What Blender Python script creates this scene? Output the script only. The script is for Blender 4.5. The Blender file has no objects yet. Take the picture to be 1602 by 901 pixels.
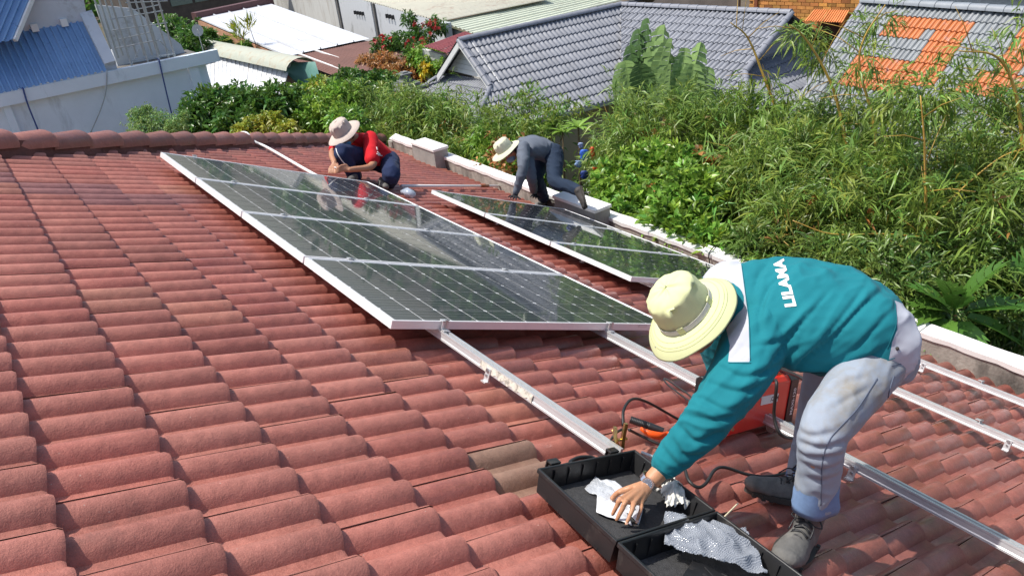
import bpy, bmesh, math, random
import numpy as np
from mathutils import Vector, Matrix, Quaternion
from mathutils.bvhtree import BVHTree

random.seed(7)
rng = np.random.default_rng(7)
sc = bpy.context.scene
COL = sc.collection

# ------------------------------------------------------------------ camera, sky, sun
CAM = np.array([-1.23785584, -2.85130801, 6.69262108])
RW = np.array([[0.79672142, -0.59585928, -0.10092918],
               [-0.35010089, -0.31893452, -0.88074408],
               [0.49260973, 0.73704307, -0.46271283]])   # rows: right, down, forward
FPX, PW, PH = 1207.28, 1602.0, 901.0                    # focal length and size of the photograph in pixels
cam_d = bpy.data.cameras.new('camera')
cam = bpy.data.objects.new('camera', cam_d)
COL.objects.link(cam)
cam_d.sensor_width = 36
cam_d.lens = FPX / PW * 36
cam_d.clip_start = 0.05
cam_d.clip_end = 1500
cam.matrix_world = Matrix(((RW[0][0], -RW[1][0], -RW[2][0], CAM[0]),
                           (RW[0][1], -RW[1][1], -RW[2][1], CAM[1]),
                           (RW[0][2], -RW[1][2], -RW[2][2], CAM[2]), (0, 0, 0, 1)))
sc.camera = cam

SUN = Vector((-0.5525, 0.44, 1.3406)).normalized()
wd = bpy.data.worlds.new('World')
sc.world = wd
wd.use_nodes = True
nt = wd.node_tree
sky = nt.nodes.new('ShaderNodeTexSky')
sky.sky_type = 'NISHITA'
sky.sun_disc = False
sky.sun_elevation = math.asin(SUN.z)
sky.sun_rotation = math.atan2(SUN.x, SUN.y)
sky.air_density = 1.0
sky.dust_density = 2.5
sky.ozone_density = 1.0
nt.links.new(sky.outputs[0], nt.nodes['Background'].inputs[0])
nt.nodes['Background'].inputs[1].default_value = 0.15
sl = bpy.data.lights.new('sun', 'SUN')
sl.energy = 4.6
sl.angle = math.radians(0.6)
sl.color = (1.0, 0.955, 0.88)
sun = bpy.data.objects.new('sun', sl)
COL.objects.link(sun)
sun.rotation_mode = 'QUATERNION'
sun.rotation_quaternion = SUN.to_track_quat('Z', 'Y')
sc.view_settings.view_transform = 'Standard'
sc.view_settings.look = 'None'
sc.view_settings.exposure = 0.17
sc.view_settings.gamma = 1.0
sc.cycles.max_bounces = 6
sc.cycles.transparent_max_bounces = 8

# ------------------------------------------------------------------ places: photo pixels to world points
AL = math.radians(24)                                    # pitch of the red roof
CA, SA = math.cos(AL), math.sin(AL)
ROOF = np.array([[CA, 0, SA], [0, 1, 0], [-SA, 0, CA]])  # roof frame (down, along, normal) to world
O5 = np.array([0, 0, 5.0])
ROOF_M = Matrix(((CA, 0, SA, 0), (0, 1, 0, 0), (-SA, 0, CA, 5.0), (0, 0, 0, 1)))


def RF(u, v, n): return ROOF @ np.array([u, v, n], float) + O5
def ray(px, py): return RW.T @ np.array([(px - PW / 2) / FPX, (py - PH / 2) / FPX, 1.0])
def P(px, py, D): return CAM + ray(px, py) * D
def AZ(px, py, z):
    d = ray(px, py)
    return CAM + d * (z - CAM[2]) / d[2]
def RP(px, py, n=-0.13):
    d = ROOF.T @ ray(px, py)
    c = ROOF.T @ (CAM - O5)
    return c + d * (n - c[2]) / d[2]
def PR(X):
    q = RW @ (np.asarray(X, float) - CAM)
    return PW / 2 + FPX * q[0] / q[2], PH / 2 + FPX * q[1] / q[2], q[2]
def lerp(a, b, t): return np.asarray(a, float) * (1 - t) + np.asarray(b, float) * t
def nrm(a):
    a = np.asarray(a, float)
    return a / (np.linalg.norm(a) + 1e-12)


# ------------------------------------------------------------------ tagging and building
def tag(o, label=None, cat=None, group=None, kind=None):
    if label: o['label'] = label
    if cat: o['category'] = cat
    if group: o['group'] = group
    if kind: o['kind'] = kind
    return o


def empty(name, loc=(0, 0, 0), **k):
    o = bpy.data.objects.new(name, None)
    o.empty_display_size = 0.1
    COL.objects.link(o)
    o.location = Vector(tuple(float(x) for x in loc))
    return tag(o, **k)


def link(o, parent=None):
    COL.objects.link(o)
    if parent is not None:
        o.parent = parent
        o.matrix_parent_inverse = parent.matrix_basis.inverted() if parent.type == 'EMPTY' else Matrix.Identity(4)
    return o


def frame(d):
    d = nrm(d)
    a = np.array([0, 0, 1.0]) if abs(d[2]) < 0.9 else np.array([1.0, 0, 0])
    x = nrm(np.cross(a, d))
    return x, np.cross(d, x), d


class MB:
    """Collects shapes and links them as one mesh object."""
    def __init__(s): s.v = []; s.f = []; s.m = []; s.mi = 0
    def add(s, vs, fs):
        b = len(s.v)
        s.v += [tuple(map(float, p)) for p in vs]
        s.f += [tuple(i + b for i in f) for f in fs]
        s.m += [s.mi] * len(fs)
    def box(s, c, size, R=None):
        h = np.array(size, float) / 2
        R = np.eye(3) if R is None else np.asarray(R)
        vs = [np.asarray(c, float) + R @ (h * np.array(k)) for k in ((-1, -1, -1), (1, -1, -1), (1, 1, -1), (-1, 1, -1), (-1, -1, 1), (1, -1, 1), (1, 1, 1), (-1, 1, 1))]
        s.add(vs, [(0, 3, 2, 1), (4, 5, 6, 7), (0, 1, 5, 4), (1, 2, 6, 5), (2, 3, 7, 6), (3, 0, 4, 7)])
    def bar(s, a, b, w, h, up=(0, 0, 1)):
        a, b = np.asarray(a, float), np.asarray(b, float)
        d = nrm(b - a)
        x = nrm(np.cross(d, up)); z = np.cross(x, d)
        s.box((a + b) / 2, (w, np.linalg.norm(b - a), h), np.array([x, d, z]).T)
    def slab(s, poly, t):
        """convex or simple polygon (list of 3d points, ccw seen from its front) given thickness t behind it"""
        p = [np.asarray(q, float) for q in poly]
        n = np.zeros(3)
        for i in range(len(p)): n += np.cross(p[i] - p[0], p[(i + 1) % len(p)] - p[0])
        n = nrm(n)
        k = len(p)
        s.add(p + [q - n * t for q in p], [tuple(range(k)), tuple(range(2 * k - 1, k - 1, -1))] + [(i, i + k, (i + 1) % k + k, (i + 1) % k) for i in range(k)])
    def loft(s, rings, cap=True, closed=True):
        k = len(rings[0]); b = []
        vs = [p for r in rings for p in r]
        fs = []
        for i in range(len(rings) - 1):
            for j in range(k if closed else k - 1):
                a, c = i * k + j, i * k + (j + 1) % k
                fs.append((a, c, c + k, a + k))
        if cap and closed:
            fs.append(tuple(range(k - 1, -1, -1)))
            fs.append(tuple((len(rings) - 1) * k + j for j in range(k)))
        s.add(vs, fs)
    def tube(s, path, r, n=8, cap=True):
        path = [np.asarray(p, float) for p in path]
        rs = r if hasattr(r, '__len__') else [r] * len(path)
        rings = []
        x = None
        for i, p in enumerate(path):
            d = nrm(path[min(i + 1, len(path) - 1)] - path[max(i - 1, 0)])
            if x is None: x = frame(d)[0]
            x = nrm(x - d * (x @ d)); y = np.cross(d, x)
            rings.append([p + rs[i] * (math.cos(t) * x + math.sin(t) * y) for t in (2 * math.pi * j / n for j in range(n))])
        s.loft(rings, cap)
    def ell(s, c, r, R=None, nu=12, nv=8):
        R = np.eye(3) if R is None else np.asarray(R)
        c = np.asarray(c, float); r = np.array(r if hasattr(r, '__len__') else [r] * 3, float)
        rings = [[c + R @ (r * np.array([math.sin(a) * math.cos(t), math.sin(a) * math.sin(t), -math.cos(a)])) for t in (2 * math.pi * j / nu for j in range(nu))] for a in (math.pi * (i + 0.08 * (i == 0) - 0.08 * (i == nv)) / nv for i in range(nv + 1))]
        s.loft(rings)
    def mesh(s, name, mats, smooth=False):
        me = bpy.data.meshes.new(name)
        me.from_pydata(s.v, [], s.f)
        for m in (mats if isinstance(mats, (list, tuple)) else [mats]): me.materials.append(m)
        me.polygons.foreach_set('material_index', s.m)
        if smooth: me.polygons.foreach_set('use_smooth', [True] * len(s.f))
        me.update()
        return me
    def build(s, name, mats, parent=None, smooth=False, bevel=0, **k):
        o = bpy.data.objects.new(name, s.mesh(name, mats, smooth))
        link(o, parent)
        if bevel:
            b = o.modifiers.new('b', 'BEVEL'); b.width = bevel; b.segments = 2; b.limit_method = 'ANGLE'; b.angle_limit = 0.6
        if smooth == 'auto':
            smooth_by_angle(o.data)
        return tag(o, **k)


def smooth_by_angle(me, ang=40):
    me.polygons.foreach_set('use_smooth', [True] * len(me.polygons))
    bm = bmesh.new(); bm.from_mesh(me)
    a = math.radians(ang)
    for e in bm.edges:
        e.smooth = not (len(e.link_faces) == 2 and e.calc_face_angle(0) > a)
    bm.to_mesh(me); bm.free()


def bez(pts, n=24):
    """smooth curve through points (Catmull-Rom)"""
    p = [np.asarray(q, float) for q in pts]
    p = [2 * p[0] - p[1]] + p + [2 * p[-1] - p[-2]]
    out = []
    seg = len(p) - 3
    for i in range(seg):
        k = max(2, n // seg)
        for j in range(k + (i == seg - 1)):
            t = j / k
            a, b, c, d = p[i:i + 4]
            out.append(0.5 * (2 * b + (c - a) * t + (2 * a - 5 * b + 4 * c - d) * t * t + (3 * b - a - 3 * c + d) * t ** 3))
    return out


# ------------------------------------------------------------------ materials
def mat(name, col, rough=0.6, metal=0.0, var=0.15, scale=6.0, bump=0.0, bscale=60.0, coat=0.0, coat_rough=0.1, spec=0.5,
        tint=False, dirt=None, dirt_scale=1.5, dirt_amt=0.0, trans=0.0, sss=0.0, streak=0.0, sheen=0.0, rvar=0.0):
    m = bpy.data.materials.new(name)
    m.use_nodes = True
    t = m.node_tree; N = t.nodes.new; L = t.links.new
    b = t.nodes['Principled BSDF']
    geo = N('ShaderNodeNewGeometry')
    base = N('ShaderNodeRGB'); base.outputs[0].default_value = (*col, 1)
    cur = base.outputs[0]
    if tint:
        oi = N('ShaderNodeObjectInfo'); at = N('ShaderNodeAttribute'); at.attribute_name = 'tint'
        for s in (oi.outputs['Color'], at.outputs['Color']):
            mx = N('ShaderNodeMix'); mx.data_type = 'RGBA'; mx.blend_type = 'MULTIPLY'; mx.inputs[0].default_value = 1
            L(cur, mx.inputs[6]); L(s, mx.inputs[7]); cur = mx.outputs[2]
    if var:
        no = N('ShaderNodeTexNoise'); no.inputs['Scale'].default_value = scale; no.inputs['Detail'].default_value = 6; no.inputs['Roughness'].default_value = 0.65
        L(geo.outputs['Position'], no.inputs['Vector'])
        mr = N('ShaderNodeMapRange'); mr.inputs[1].default_value = 0.3; mr.inputs[2].default_value = 0.7
        mr.inputs[3].default_value = 1 - var; mr.inputs[4].default_value = 1 + var
        L(no.outputs[0], mr.inputs[0])
        mx = N('ShaderNodeMix'); mx.data_type = 'RGBA'; mx.blend_type = 'MULTIPLY'; mx.inputs[0].default_value = 1
        L(cur, mx.inputs[6]); L(mr.outputs[0], mx.inputs[7]); cur = mx.outputs[2]
    if dirt is not None:
        no = N('ShaderNodeTexNoise'); no.inputs['Scale'].default_value = dirt_scale; no.inputs['Detail'].default_value = 9; no.inputs['Roughness'].default_value = 0.7
        if streak:
            mp = N('ShaderNodeMapping'); mp.inputs['Scale'].default_value = (1, 1, streak)
            L(geo.outputs['Position'], mp.inputs[0]); L(mp.outputs[0], no.inputs['Vector'])
        else: L(geo.outputs['Position'], no.inputs['Vector'])
        mr = N('ShaderNodeMapRange'); mr.inputs[1].default_value = 0.62 - dirt_amt * 0.3; mr.inputs[2].default_value = 0.75 - dirt_amt * 0.15
        L(no.outputs[0], mr.inputs[0])
        mx = N('ShaderNodeMix'); mx.data_type = 'RGBA'; L(mr.outputs[0], mx.inputs[0]); L(cur, mx.inputs[6]); mx.inputs[7].default_value = (*dirt, 1); cur = mx.outputs[2]
    L(cur, b.inputs['Base Color'])
    b.inputs['Roughness'].default_value = rough
    if rvar:
        no = N('ShaderNodeTexNoise'); no.inputs['Scale'].default_value = scale * 1.7; no.inputs['Detail'].default_value = 5
        L(geo.outputs['Position'], no.inputs['Vector'])
        mr = N('ShaderNodeMapRange'); mr.inputs[1].default_value = 0.3; mr.inputs[2].default_value = 0.7; mr.inputs[3].default_value = rough - rvar; mr.inputs[4].default_value = rough + rvar
        L(no.outputs[0], mr.inputs[0]); L(mr.outputs[0], b.inputs['Roughness'])
    b.inputs['Metallic'].default_value = metal
    b.inputs['Specular IOR Level'].default_value = spec
    b.inputs['Coat Weight'].default_value = coat
    b.inputs['Coat Roughness'].default_value = coat_rough
    if sss:
        b.inputs['Subsurface Weight'].default_value = sss; b.inputs['Subsurface Radius'].default_value = (0.012, 0.005, 0.003); b.inputs['Subsurface Scale'].default_value = 1.0
    if sheen: b.inputs['Sheen Weight'].default_value = sheen
    if bump:
        no = N('ShaderNodeTexNoise'); no.inputs['Scale'].default_value = bscale; no.inputs['Detail'].default_value = 5
        L(geo.outputs['Position'], no.inputs['Vector'])
        bp = N('ShaderNodeBump'); bp.inputs['Strength'].default_value = 1.0; bp.inputs['Distance'].default_value = bump
        L(no.outputs[0], bp.inputs['Height']); L(bp.outputs[0], b.inputs['Normal'])
    if trans:
        tr = N('ShaderNodeBsdfTranslucent'); L(cur, tr.inputs[0])
        ms = N('ShaderNodeMixShader'); ms.inputs[0].default_value = trans
        L(b.outputs[0], ms.inputs[1]); L(tr.outputs[0], ms.inputs[2]); L(ms.outputs[0], t.nodes['Material Output'].inputs[0])
    return m


def set_tint(me, cols):
    a = me.attributes.new('tint', 'FLOAT_COLOR', 'POINT')
    a.data.foreach_set('color', np.asarray(cols, np.float32).ravel())


# ------------------------------------------------------------------ roof tiles
def tile_profile(width, h, rolls, seg, phase=0.0):
    """across the tile: list of (y, z); flat pans between round rolls, an interlock step on one side"""
    out = []
    w = width / rolls
    for r in range(rolls):
        y0 = r * w
        for i in range(seg):
            t = i / seg
            out.append((y0 + t * w, prof_z((t + phase) % 1.0) * h))
    out.append((width, prof_z(phase % 1.0) * h))
    return out


def prof_z(t):
    return 0.0 if t < 0.30 else max(math.sin(math.pi * min((t - 0.30) / 0.69, 1.0)), 0.0) ** 0.62


def tile_mesh(name, m, width=0.306, length=0.36, h=0.043, lift=0.030, thick=0.018, seg=10, gap=0.0025, rolls=2, phase=0.0):
    """x runs down the slope from -length to 0 (the front lip), y across, z out of the roof"""
    pr = tile_profile(width - gap, h, rolls, seg, phase)
    vs = []; fs = []
    k = len(pr)
    for (x, dz, dy) in ((-length, -lift, 0), (-0.012, -0.001, 0), (0.0, -0.006, 0), (0.0, -thick - 0.012, 0)):
        for (y, z) in pr: vs.append((x, y + dy, z + dz))
    for i in range(3):
        for j in range(k - 1):
            a = i * k + j
            fs.append((a, a + k, a + k + 1, a + 1))
    # little edge walls on both sides so the joint reads as a recess
    for (j, s) in ((0, 1), (k - 1, -1)):
        b = len(vs)
        vs += [(-length, pr[j][0], pr[j][1] - lift - 0.02), (0, pr[j][0], pr[j][1] - 0.03)]
        a, c = j, 2 * k + j
        fs.append((a, b, b + 1, c) if s == 1 else (a, c, b + 1, b))
    me = bpy.data.meshes.new(name)
    me.from_pydata(vs, [], fs)
    me.materials.append(m)
    me.polygons.foreach_set('use_smooth', [True] * len(fs))
    me.update()
    smooth_by_angle(me, 50)
    set_tint(me, [(1, 1, 1, 1)] * len(vs))
    return me


def tile_field(parent, name, me, M, poly, course, width, u0, v0, colour, limit=300, stuff_name=None, stagger=0.0, cut=True, jitter=0.002, frame_only=True):
    """M: roof frame (x down, y along, z normal) -> world. poly: convex polygon in (u, v), ccw. Whole tiles nearest the camera become
    parts; the others are joined and trimmed at the polygon's edge."""
    poly = [np.array(p, float) for p in poly]
    if sum(poly[i][0] * poly[(i + 1) % len(poly)][1] - poly[(i + 1) % len(poly)][0] * poly[i][1] for i in range(len(poly))) < 0: poly = poly[::-1]
    def inside(u, v):
        for i in range(len(poly)):
            a, b = poly[i], poly[(i + 1) % len(poly)]
            if (b[0] - a[0]) * (v - a[1]) - (b[1] - a[1]) * (u - a[0]) < -1e-6: return False
        return True
    us = [p[0] for p in poly]; vv = [p[1] for p in poly]
    i0 = math.floor((min(us) - u0) / course) ; i1 = math.ceil((max(us) - u0) / course) + 1
    j0 = math.floor((min(vv) - v0) / width) - 1; j1 = math.ceil((max(vv) - v0) / width) + 1
    full, part = [], []
    L = 0.36 * course / 0.311
    for i in range(i0, i1 + 1):
        for j in range(j0, j1 + 1):
            u = u0 + i * course; v = v0 + j * width + (stagger if i % 2 else 0)
            cs = [(u, v), (u, v + width), (u - course, v), (u - course, v + width)]
            k = sum(inside(*c) for c in cs)
            if k == 4: full.append((i, j, u, v))
            elif k or inside(u - course / 2, v + width / 2): part.append((i, j, u, v))
    cand = []
    rest = []
    for q in full:
        X = M @ Vector((q[2] - course / 2, q[3] + width / 2, 0))
        x, y, D = PR(X)
        vis = D > 0.3 and -80 < x < PW + 80 and -80 < y < PH + 80
        if vis or not frame_only: cand.append((D, q))
        else: rest.append(q)
    cand.sort(key=lambda t: t[0])
    rest += [q for _, q in cand[limit:]]
    R = M.to_3x3()
    for D, (i, j, u, v) in cand[:limit]:
        o = bpy.data.objects.new(name, me)
        jr = Matrix.Rotation(random.gauss(0, 0.004), 4, 'Z') @ Matrix.Rotation(random.gauss(0, 0.004), 4, 'Y') if jitter else Matrix.Identity(4)
        mw = M @ Matrix.Translation((u + random.gauss(0, jitter), v, random.gauss(0, jitter * 0.5))) @ jr
        link(o, parent)
        o.matrix_parent_inverse = Matrix.Identity(4)
        o.matrix_basis = parent.matrix_basis.inverted() @ mw
        o.color = colour(i, j, u, v)
    if rest or part:
        base = np.array([p.co[:] for p in me.vertices]); polys = [tuple(p.vertices) for p in me.polygons]
        k = len(base)
        def joined(lst):
            V = []; F = []; T = []
            for n, (i, j, u, v) in enumerate(lst):
                V.append(base + np.array([u + random.gauss(0, jitter), v, random.gauss(0, jitter * 0.5)])); T += [colour(i, j, u, v)] * k
                F += [tuple(a + n * k for a in f) for f in polys]
            return np.concatenate(V), F, T
        mm = bpy.data.meshes.new(stuff_name or name)
        bm = bmesh.new()
        cl = bm.verts.layers.float_color.new('tint')
        def put(V, F, T):
            vs = [bm.verts.new(p) for p in V]
            for q, t in zip(vs, T): q[cl] = t
            for f in F: bm.faces.new([vs[a] for a in f]).smooth = True
        if part:
            put(*joined(part))
            for i in range(len(poly)):
                a, b = poly[i], poly[(i + 1) % len(poly)]
                d = b - a
                bmesh.ops.bisect_plane(bm, geom=bm.verts[:] + bm.edges[:] + bm.faces[:], plane_co=(a[0], a[1], 0), plane_no=(d[1], -d[0], 0), clear_outer=True)
        if rest: put(*joined(rest))
        for e in bm.edges:
            if len(e.link_faces) == 2 and e.calc_face_angle(0) > 0.87: e.smooth = False
        bm.transform(M)
        bm.to_mesh(mm); bm.free()
        mm.materials.append(me.materials[0])
        o = bpy.data.objects.new(stuff_name or name, mm)
        link(o, parent)
        tag(o, kind='stuff')
    return len(cand)


# ------------------------------------------------------------------ leaves
def leaf_mesh(name, m, base, dirs, L, W, ups=None, droop=0.25, fold=0.2, tint=None, parent=None, kind=None, blade=0.45):
    base = np.asarray(base, float); n = len(base)
    d = dirs / (np.linalg.norm(dirs, axis=1, keepdims=True) + 1e-9)
    if ups is None: ups = np.tile([0, 0, 1.0], (n, 1)) + rng.normal(0, 0.5, (n, 3))
    s = np.cross(d, ups); s /= (np.linalg.norm(s, axis=1, keepdims=True) + 1e-9)
    up = np.cross(s, d)
    L = np.broadcast_to(L, (n,))[:, None]; W = np.broadcast_to(W, (n,))[:, None]
    mid = base + d * L * blade - up * (0.04 * L)
    l = mid + s * W / 2 + up * fold * W; r = mid - s * W / 2 + up * fold * W
    tip = base + d * L - np.array([0, 0, 1.0]) * droop * L
    V = np.stack([base, l, mid, r, tip], 1).reshape(-1, 3)
    i = (np.arange(n) * 5)[:, None]
    F = np.concatenate([i + np.array([0, 2, 1]), i + np.array([0, 3, 2]), i + np.array([1, 2, 4]), i + np.array([2, 3, 4])], 1).reshape(-1, 3)
    me = bpy.data.meshes.new(name)
    me.vertices.add(len(V)); me.vertices.foreach_set('co', V.astype(np.float32).ravel())
    me.loops.add(F.size); me.loops.foreach_set('vertex_index', F.astype(np.int32).ravel())
    me.polygons.add(len(F)); me.polygons.foreach_set('loop_start', np.arange(0, F.size, 3, dtype=np.int32))
    me.update(calc_edges=True)
    if tint is None:
        g = rng.normal(1, 0.22, n).clip(0.45, 1.7); h = rng.normal(0, 0.12, n)
        tint = np.stack([g * (1 + h), g, g * (1 - h), np.ones(n)], 1)
    set_tint(me, np.repeat(tint, 5, 0))
    me.materials.append(m)
    o = bpy.data.objects.new(name, me)
    link(o, parent)
    return o


def in_blobs(blobs, n):
    """points in ellipsoids (centre, radii), denser toward the skin, with outward directions"""
    w = np.array([np.prod(b[1]) ** 0.67 for b in blobs]); w /= w.sum()
    idx = rng.choice(len(blobs), n, p=w)
    C = np.array([b[0] for b in blobs])[idx]; R = np.array([b[1] for b in blobs])[idx]
    q = rng.normal(size=(n, 3)); q /= np.linalg.norm(q, axis=1, keepdims=True)
    r = rng.random(n) ** 0.38 * (1 + rng.normal(0, 0.07, n))
    lump = 1 + 0.18 * np.sin(q[:, 0] * 7 + C[:, 0]) * np.sin(q[:, 1] * 6 + C[:, 1]) * np.sin(q[:, 2] * 5)
    return C + q * R * (r * lump)[:, None], q / R * R.mean(1, keepdims=True)

# ------------------------------------------------------------------ common materials
M_ALU = mat('aluminium', (0.66, 0.67, 0.68), rough=0.34, metal=0.5, var=0.06, scale=20)
M_WHITE = mat('white_paint', (0.80, 0.80, 0.78), rough=0.55, var=0.05, dirt=(0.35, 0.34, 0.30), dirt_scale=9, dirt_amt=0.05)
M_PVC = mat('pvc', (0.80, 0.80, 0.79), rough=0.35, var=0.03)
M_STEEL = mat('steel', (0.45, 0.46, 0.47), rough=0.35, metal=0.9, var=0.1)
M_BLACK = mat('black_plastic', (0.018, 0.018, 0.02), rough=0.42, var=0.1, bump=0.0004, bscale=900, dirt=(0.07, 0.065, 0.06), dirt_scale=22, dirt_amt=0.15)
M_RUBBER = mat('black_cable', (0.02, 0.02, 0.02), rough=0.5, var=0.1)
M_CEM = mat('cement', (0.34, 0.32, 0.28), rough=0.9, var=0.3, scale=7, bump=0.004, bscale=40, dirt=(0.09, 0.085, 0.075), dirt_scale=2.6, dirt_amt=0.55, streak=0.35)


def tile_material(name, dusty=(0.410, 0.150, 0.114), clean=(0.26, 0.064, 0.043)):
    m = bpy.data.materials.new(name); m.use_nodes = True
    t = m.node_tree; N = t.nodes.new; L = t.links.new; b = t.nodes['Principled BSDF']
    geo = N('ShaderNodeNewGeometry'); oi = N('ShaderNodeObjectInfo'); at = N('ShaderNodeAttribute'); at.attribute_name = 'tint'
    def noise(s, d=6, r=0.65):
        n = N('ShaderNodeTexNoise'); n.inputs['Scale'].default_value = s; n.inputs['Detail'].default_value = d; n.inputs['Roughness'].default_value = r
        L(geo.outputs['Position'], n.inputs['Vector']); return n.outputs[0]
    def rng_(x, a, c, d, e):
        n = N('ShaderNodeMapRange'); n.inputs[1].default_value = a; n.inputs[2].default_value = c; n.inputs[3].default_value = d; n.inputs[4].default_value = e
        L(x, n.inputs[0]); return n.outputs[0]
    def mul(a, c, op='MULTIPLY'):
        n = N('ShaderNodeMath'); n.operation = op; L(a, n.inputs[0])
        if isinstance(c, (int, float)): n.inputs[1].default_value = c
        else: L(c, n.inputs[1])
        return n.outputs[0]
    dust = mul(oi.outputs['Alpha'], at.outputs['Alpha'])
    dn = mul(mul(dust, rng_(noise(5, 8), 0.3, 0.7, -0.30, 0.30), 'ADD'), rng_(noise(160, 3), 0.35, 0.65, -0.16, 0.16), 'ADD')
    dn = rng_(dn, 0, 1, 0, 1)
    mx = N('ShaderNodeMix'); mx.data_type = 'RGBA'; L(dn, mx.inputs[0]); mx.inputs[6].default_value = (*clean, 1); mx.inputs[7].default_value = (*dusty, 1)
    cur = mx.outputs[2]
    for s in (oi.outputs['Color'], at.outputs['Color'], rng_(noise(24, 7), 0.3, 0.7, 0.84, 1.16), rng_(noise(420, 2), 0.3, 0.7, 0.90, 1.1), rng_(noise(1.1, 4), 0.35, 0.65, 0.92, 1.07)):
        q = N('ShaderNodeMix'); q.data_type = 'RGBA'; q.blend_type = 'MULTIPLY'; q.inputs[0].default_value = 1
        L(cur, q.inputs[6]); L(s, q.inputs[7]); cur = q.outputs[2]
    # pale lime specks and dark spots
    vo = N('ShaderNodeTexVoronoi'); vo.inputs['Scale'].default_value = 26; L(geo.outputs['Position'], vo.inputs['Vector'])
    sp = rng_(vo.outputs['Distance'], 0.035, 0.06, 0.55, 0.0)
    q = N('ShaderNodeMix'); q.data_type = 'RGBA'; L(sp, q.inputs[0]); L(cur, q.inputs[6]); q.inputs[7].default_value = (0.5, 0.42, 0.36, 1); cur = q.outputs[2]
    ds = rng_(noise(3.3, 10, 0.75), 0.60, 0.75, 0.0, 0.55)
    q = N('ShaderNodeMix'); q.data_type = 'RGBA'; L(ds, q.inputs[0]); L(cur, q.inputs[6]); q.inputs[7].default_value = (0.12, 0.06, 0.05, 1); cur = q.outputs[2]
    L(cur, b.inputs['Base Color'])
    rg = mul(rng_(dn, 0, 1, 0.28, 0.66), rng_(noise(11, 5), 0.3, 0.7, -0.06, 0.08), 'ADD')
    L(rg, b.inputs['Roughness'])
    L(rng_(dn, 0.25, 0.8, 0.7, 0.05), b.inputs['Coat Weight']); b.inputs['Coat Roughness'].default_value = 0.22
    b.inputs['Specular IOR Level'].default_value = 0.5
    bp = N('ShaderNodeBump'); bp.inputs['Distance'].default_value = 0.0016; L(noise(230, 4), bp.inputs['Height'])
    bp2 = N('ShaderNodeBump'); bp2.inputs['Distance'].default_value = 0.006; L(noise(9, 4), bp2.inputs['Height']); L(bp.outputs[0], bp2.inputs['Normal'])
    L(bp2.outputs[0], b.inputs['Normal'])
    return m


M_TILE = tile_material('red_roof_tile')

# ------------------------------------------------------------------ the red tiled roof we stand on
roof = empty('tiled_roof', (2.0, 1.0, 4.2), label='red double-roll tiled hip roof the three workers are standing on', cat='roof')
LV = -0.163                                              # level of the tiles' pans in the roof frame
RT = ROOF_M @ Matrix.Translation((0, 0, LV))
me_red = tile_mesh('roof_tile', M_TILE, width=0.306, length=0.36, h=0.044, lift=0.036, thick=0.026, seg=14, gap=0.0032, phase=0.73)
hip_a, hip_b = (-3.7, 1.464), (5.3, 9.93)                # hip line: v = 4.943 + 0.94 u


def red_colour(i, j, u, v):
    r = random.Random(i * 131 + j * 17)
    k = 1 + r.gauss(0, 0.055)
    g = 1 + r.gauss(0, 0.03)
    dust = 0.95 - 0.42 * min(max((u + 0.6) / 2.2, 0), 1) + r.gauss(0, 0.10)
    if v > 2.5: dust += 0.25
    dust = min(max(dust, 0.05), 1)
    c = [k, k * g, k * g]
    # band of purplish weathered tiles near the hip, some odd pale and mossy ones
    if abs(v - (2.80 + 0.10 * (u + 1.0) - 0.35 * math.sin((u + 1.2) * 1.3))) < 0.19 and -1.6 < u < 0.4 and r.random() < 0.75: c = [0.66, 0.78, 0.95]
    if v > 4.943 + 0.94 * u - 0.9 and r.random() < 0.4: c = [c[0] * 0.85, c[1] * 0.95, c[2] * 0.95]
    if (i, j) in MOSSY: c = [0.72, 1.15, 1.05]; dust = 0.9
    if r.random() < 0.03: c = [c[0] * 1.0, c[1] * 1.12, c[2] * 1.05]
    return (c[0], c[1], c[2], dust)


MOSSY = set()
U0, V0, CW, TW = -1.145, -0.935, 0.311, 0.306
for (x, y) in ((785, 702),):
    q = RP(x, y, -0.13)
    i = math.ceil((q[0] - U0) / CW)
    st = TW / 2 if i % 2 else 0
    j = math.floor((q[1] - V0 - st) / TW)
    MOSSY.add((i - 0, j))
nt_ = tile_field(roof, 'roof_tile', me_red, RT, [(-3.7, -4.5), (5.17, -4.5), (5.17, 9.803), (-3.7, 1.465)], CW, TW, U0, V0, red_colour, stagger=TW / 2)
print('red tiles in view', nt_)

# the slope beyond the hip, falling away from the camera
p2y, p2z = math.cos(AL), -math.sin(AL)
hipw_a, hipw_b = RF(hip_a[0], hip_a[1], LV), RF(hip_b[0], hip_b[1], LV)
Dy = nrm(np.array([0, CA, -SA])); Dx = np.array([1.0, 0, 0]); Dn = nrm(np.cross(Dy, -Dx))
# frame: x down (+y), y along (-x), z normal
B2 = Matrix(((0, -1, 0, hipw_b[0]), (Dy[1], 0, -Dy[2], hipw_b[1]), (Dy[2], 0, Dy[1], hipw_b[2]), (0, 0, 0, 1)))
tile_field(roof, 'far_slope_tiles', me_red, B2, [(0.0, 0.0), (0.0, 8.3), (-9.3, 8.3)], CW, TW, 0.0, 0.0, red_colour, limit=0, stagger=TW / 2)
# boards beneath the tiles so nothing shows through
b = MB(); b.slab([RF(-3.7, -4.5, LV - 0.075), RF(5.3, -4.5, LV - 0.075), RF(5.3, 9.9, LV - 0.075), RF(-3.7, 1.43, LV - 0.075)], 0.03)
b.slab([hipw_a + [0, 0, -.09], hipw_b + [0, 0, -.09], hipw_a * [1, 0, 1] + hipw_b * [0, 1, 0] + [0, 0, 0] - [0, 0, (hipw_a[2] - hipw_b[2]) + 0.09]], 0.03)
b.build('roof_deck', M_CEM, roof)

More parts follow.
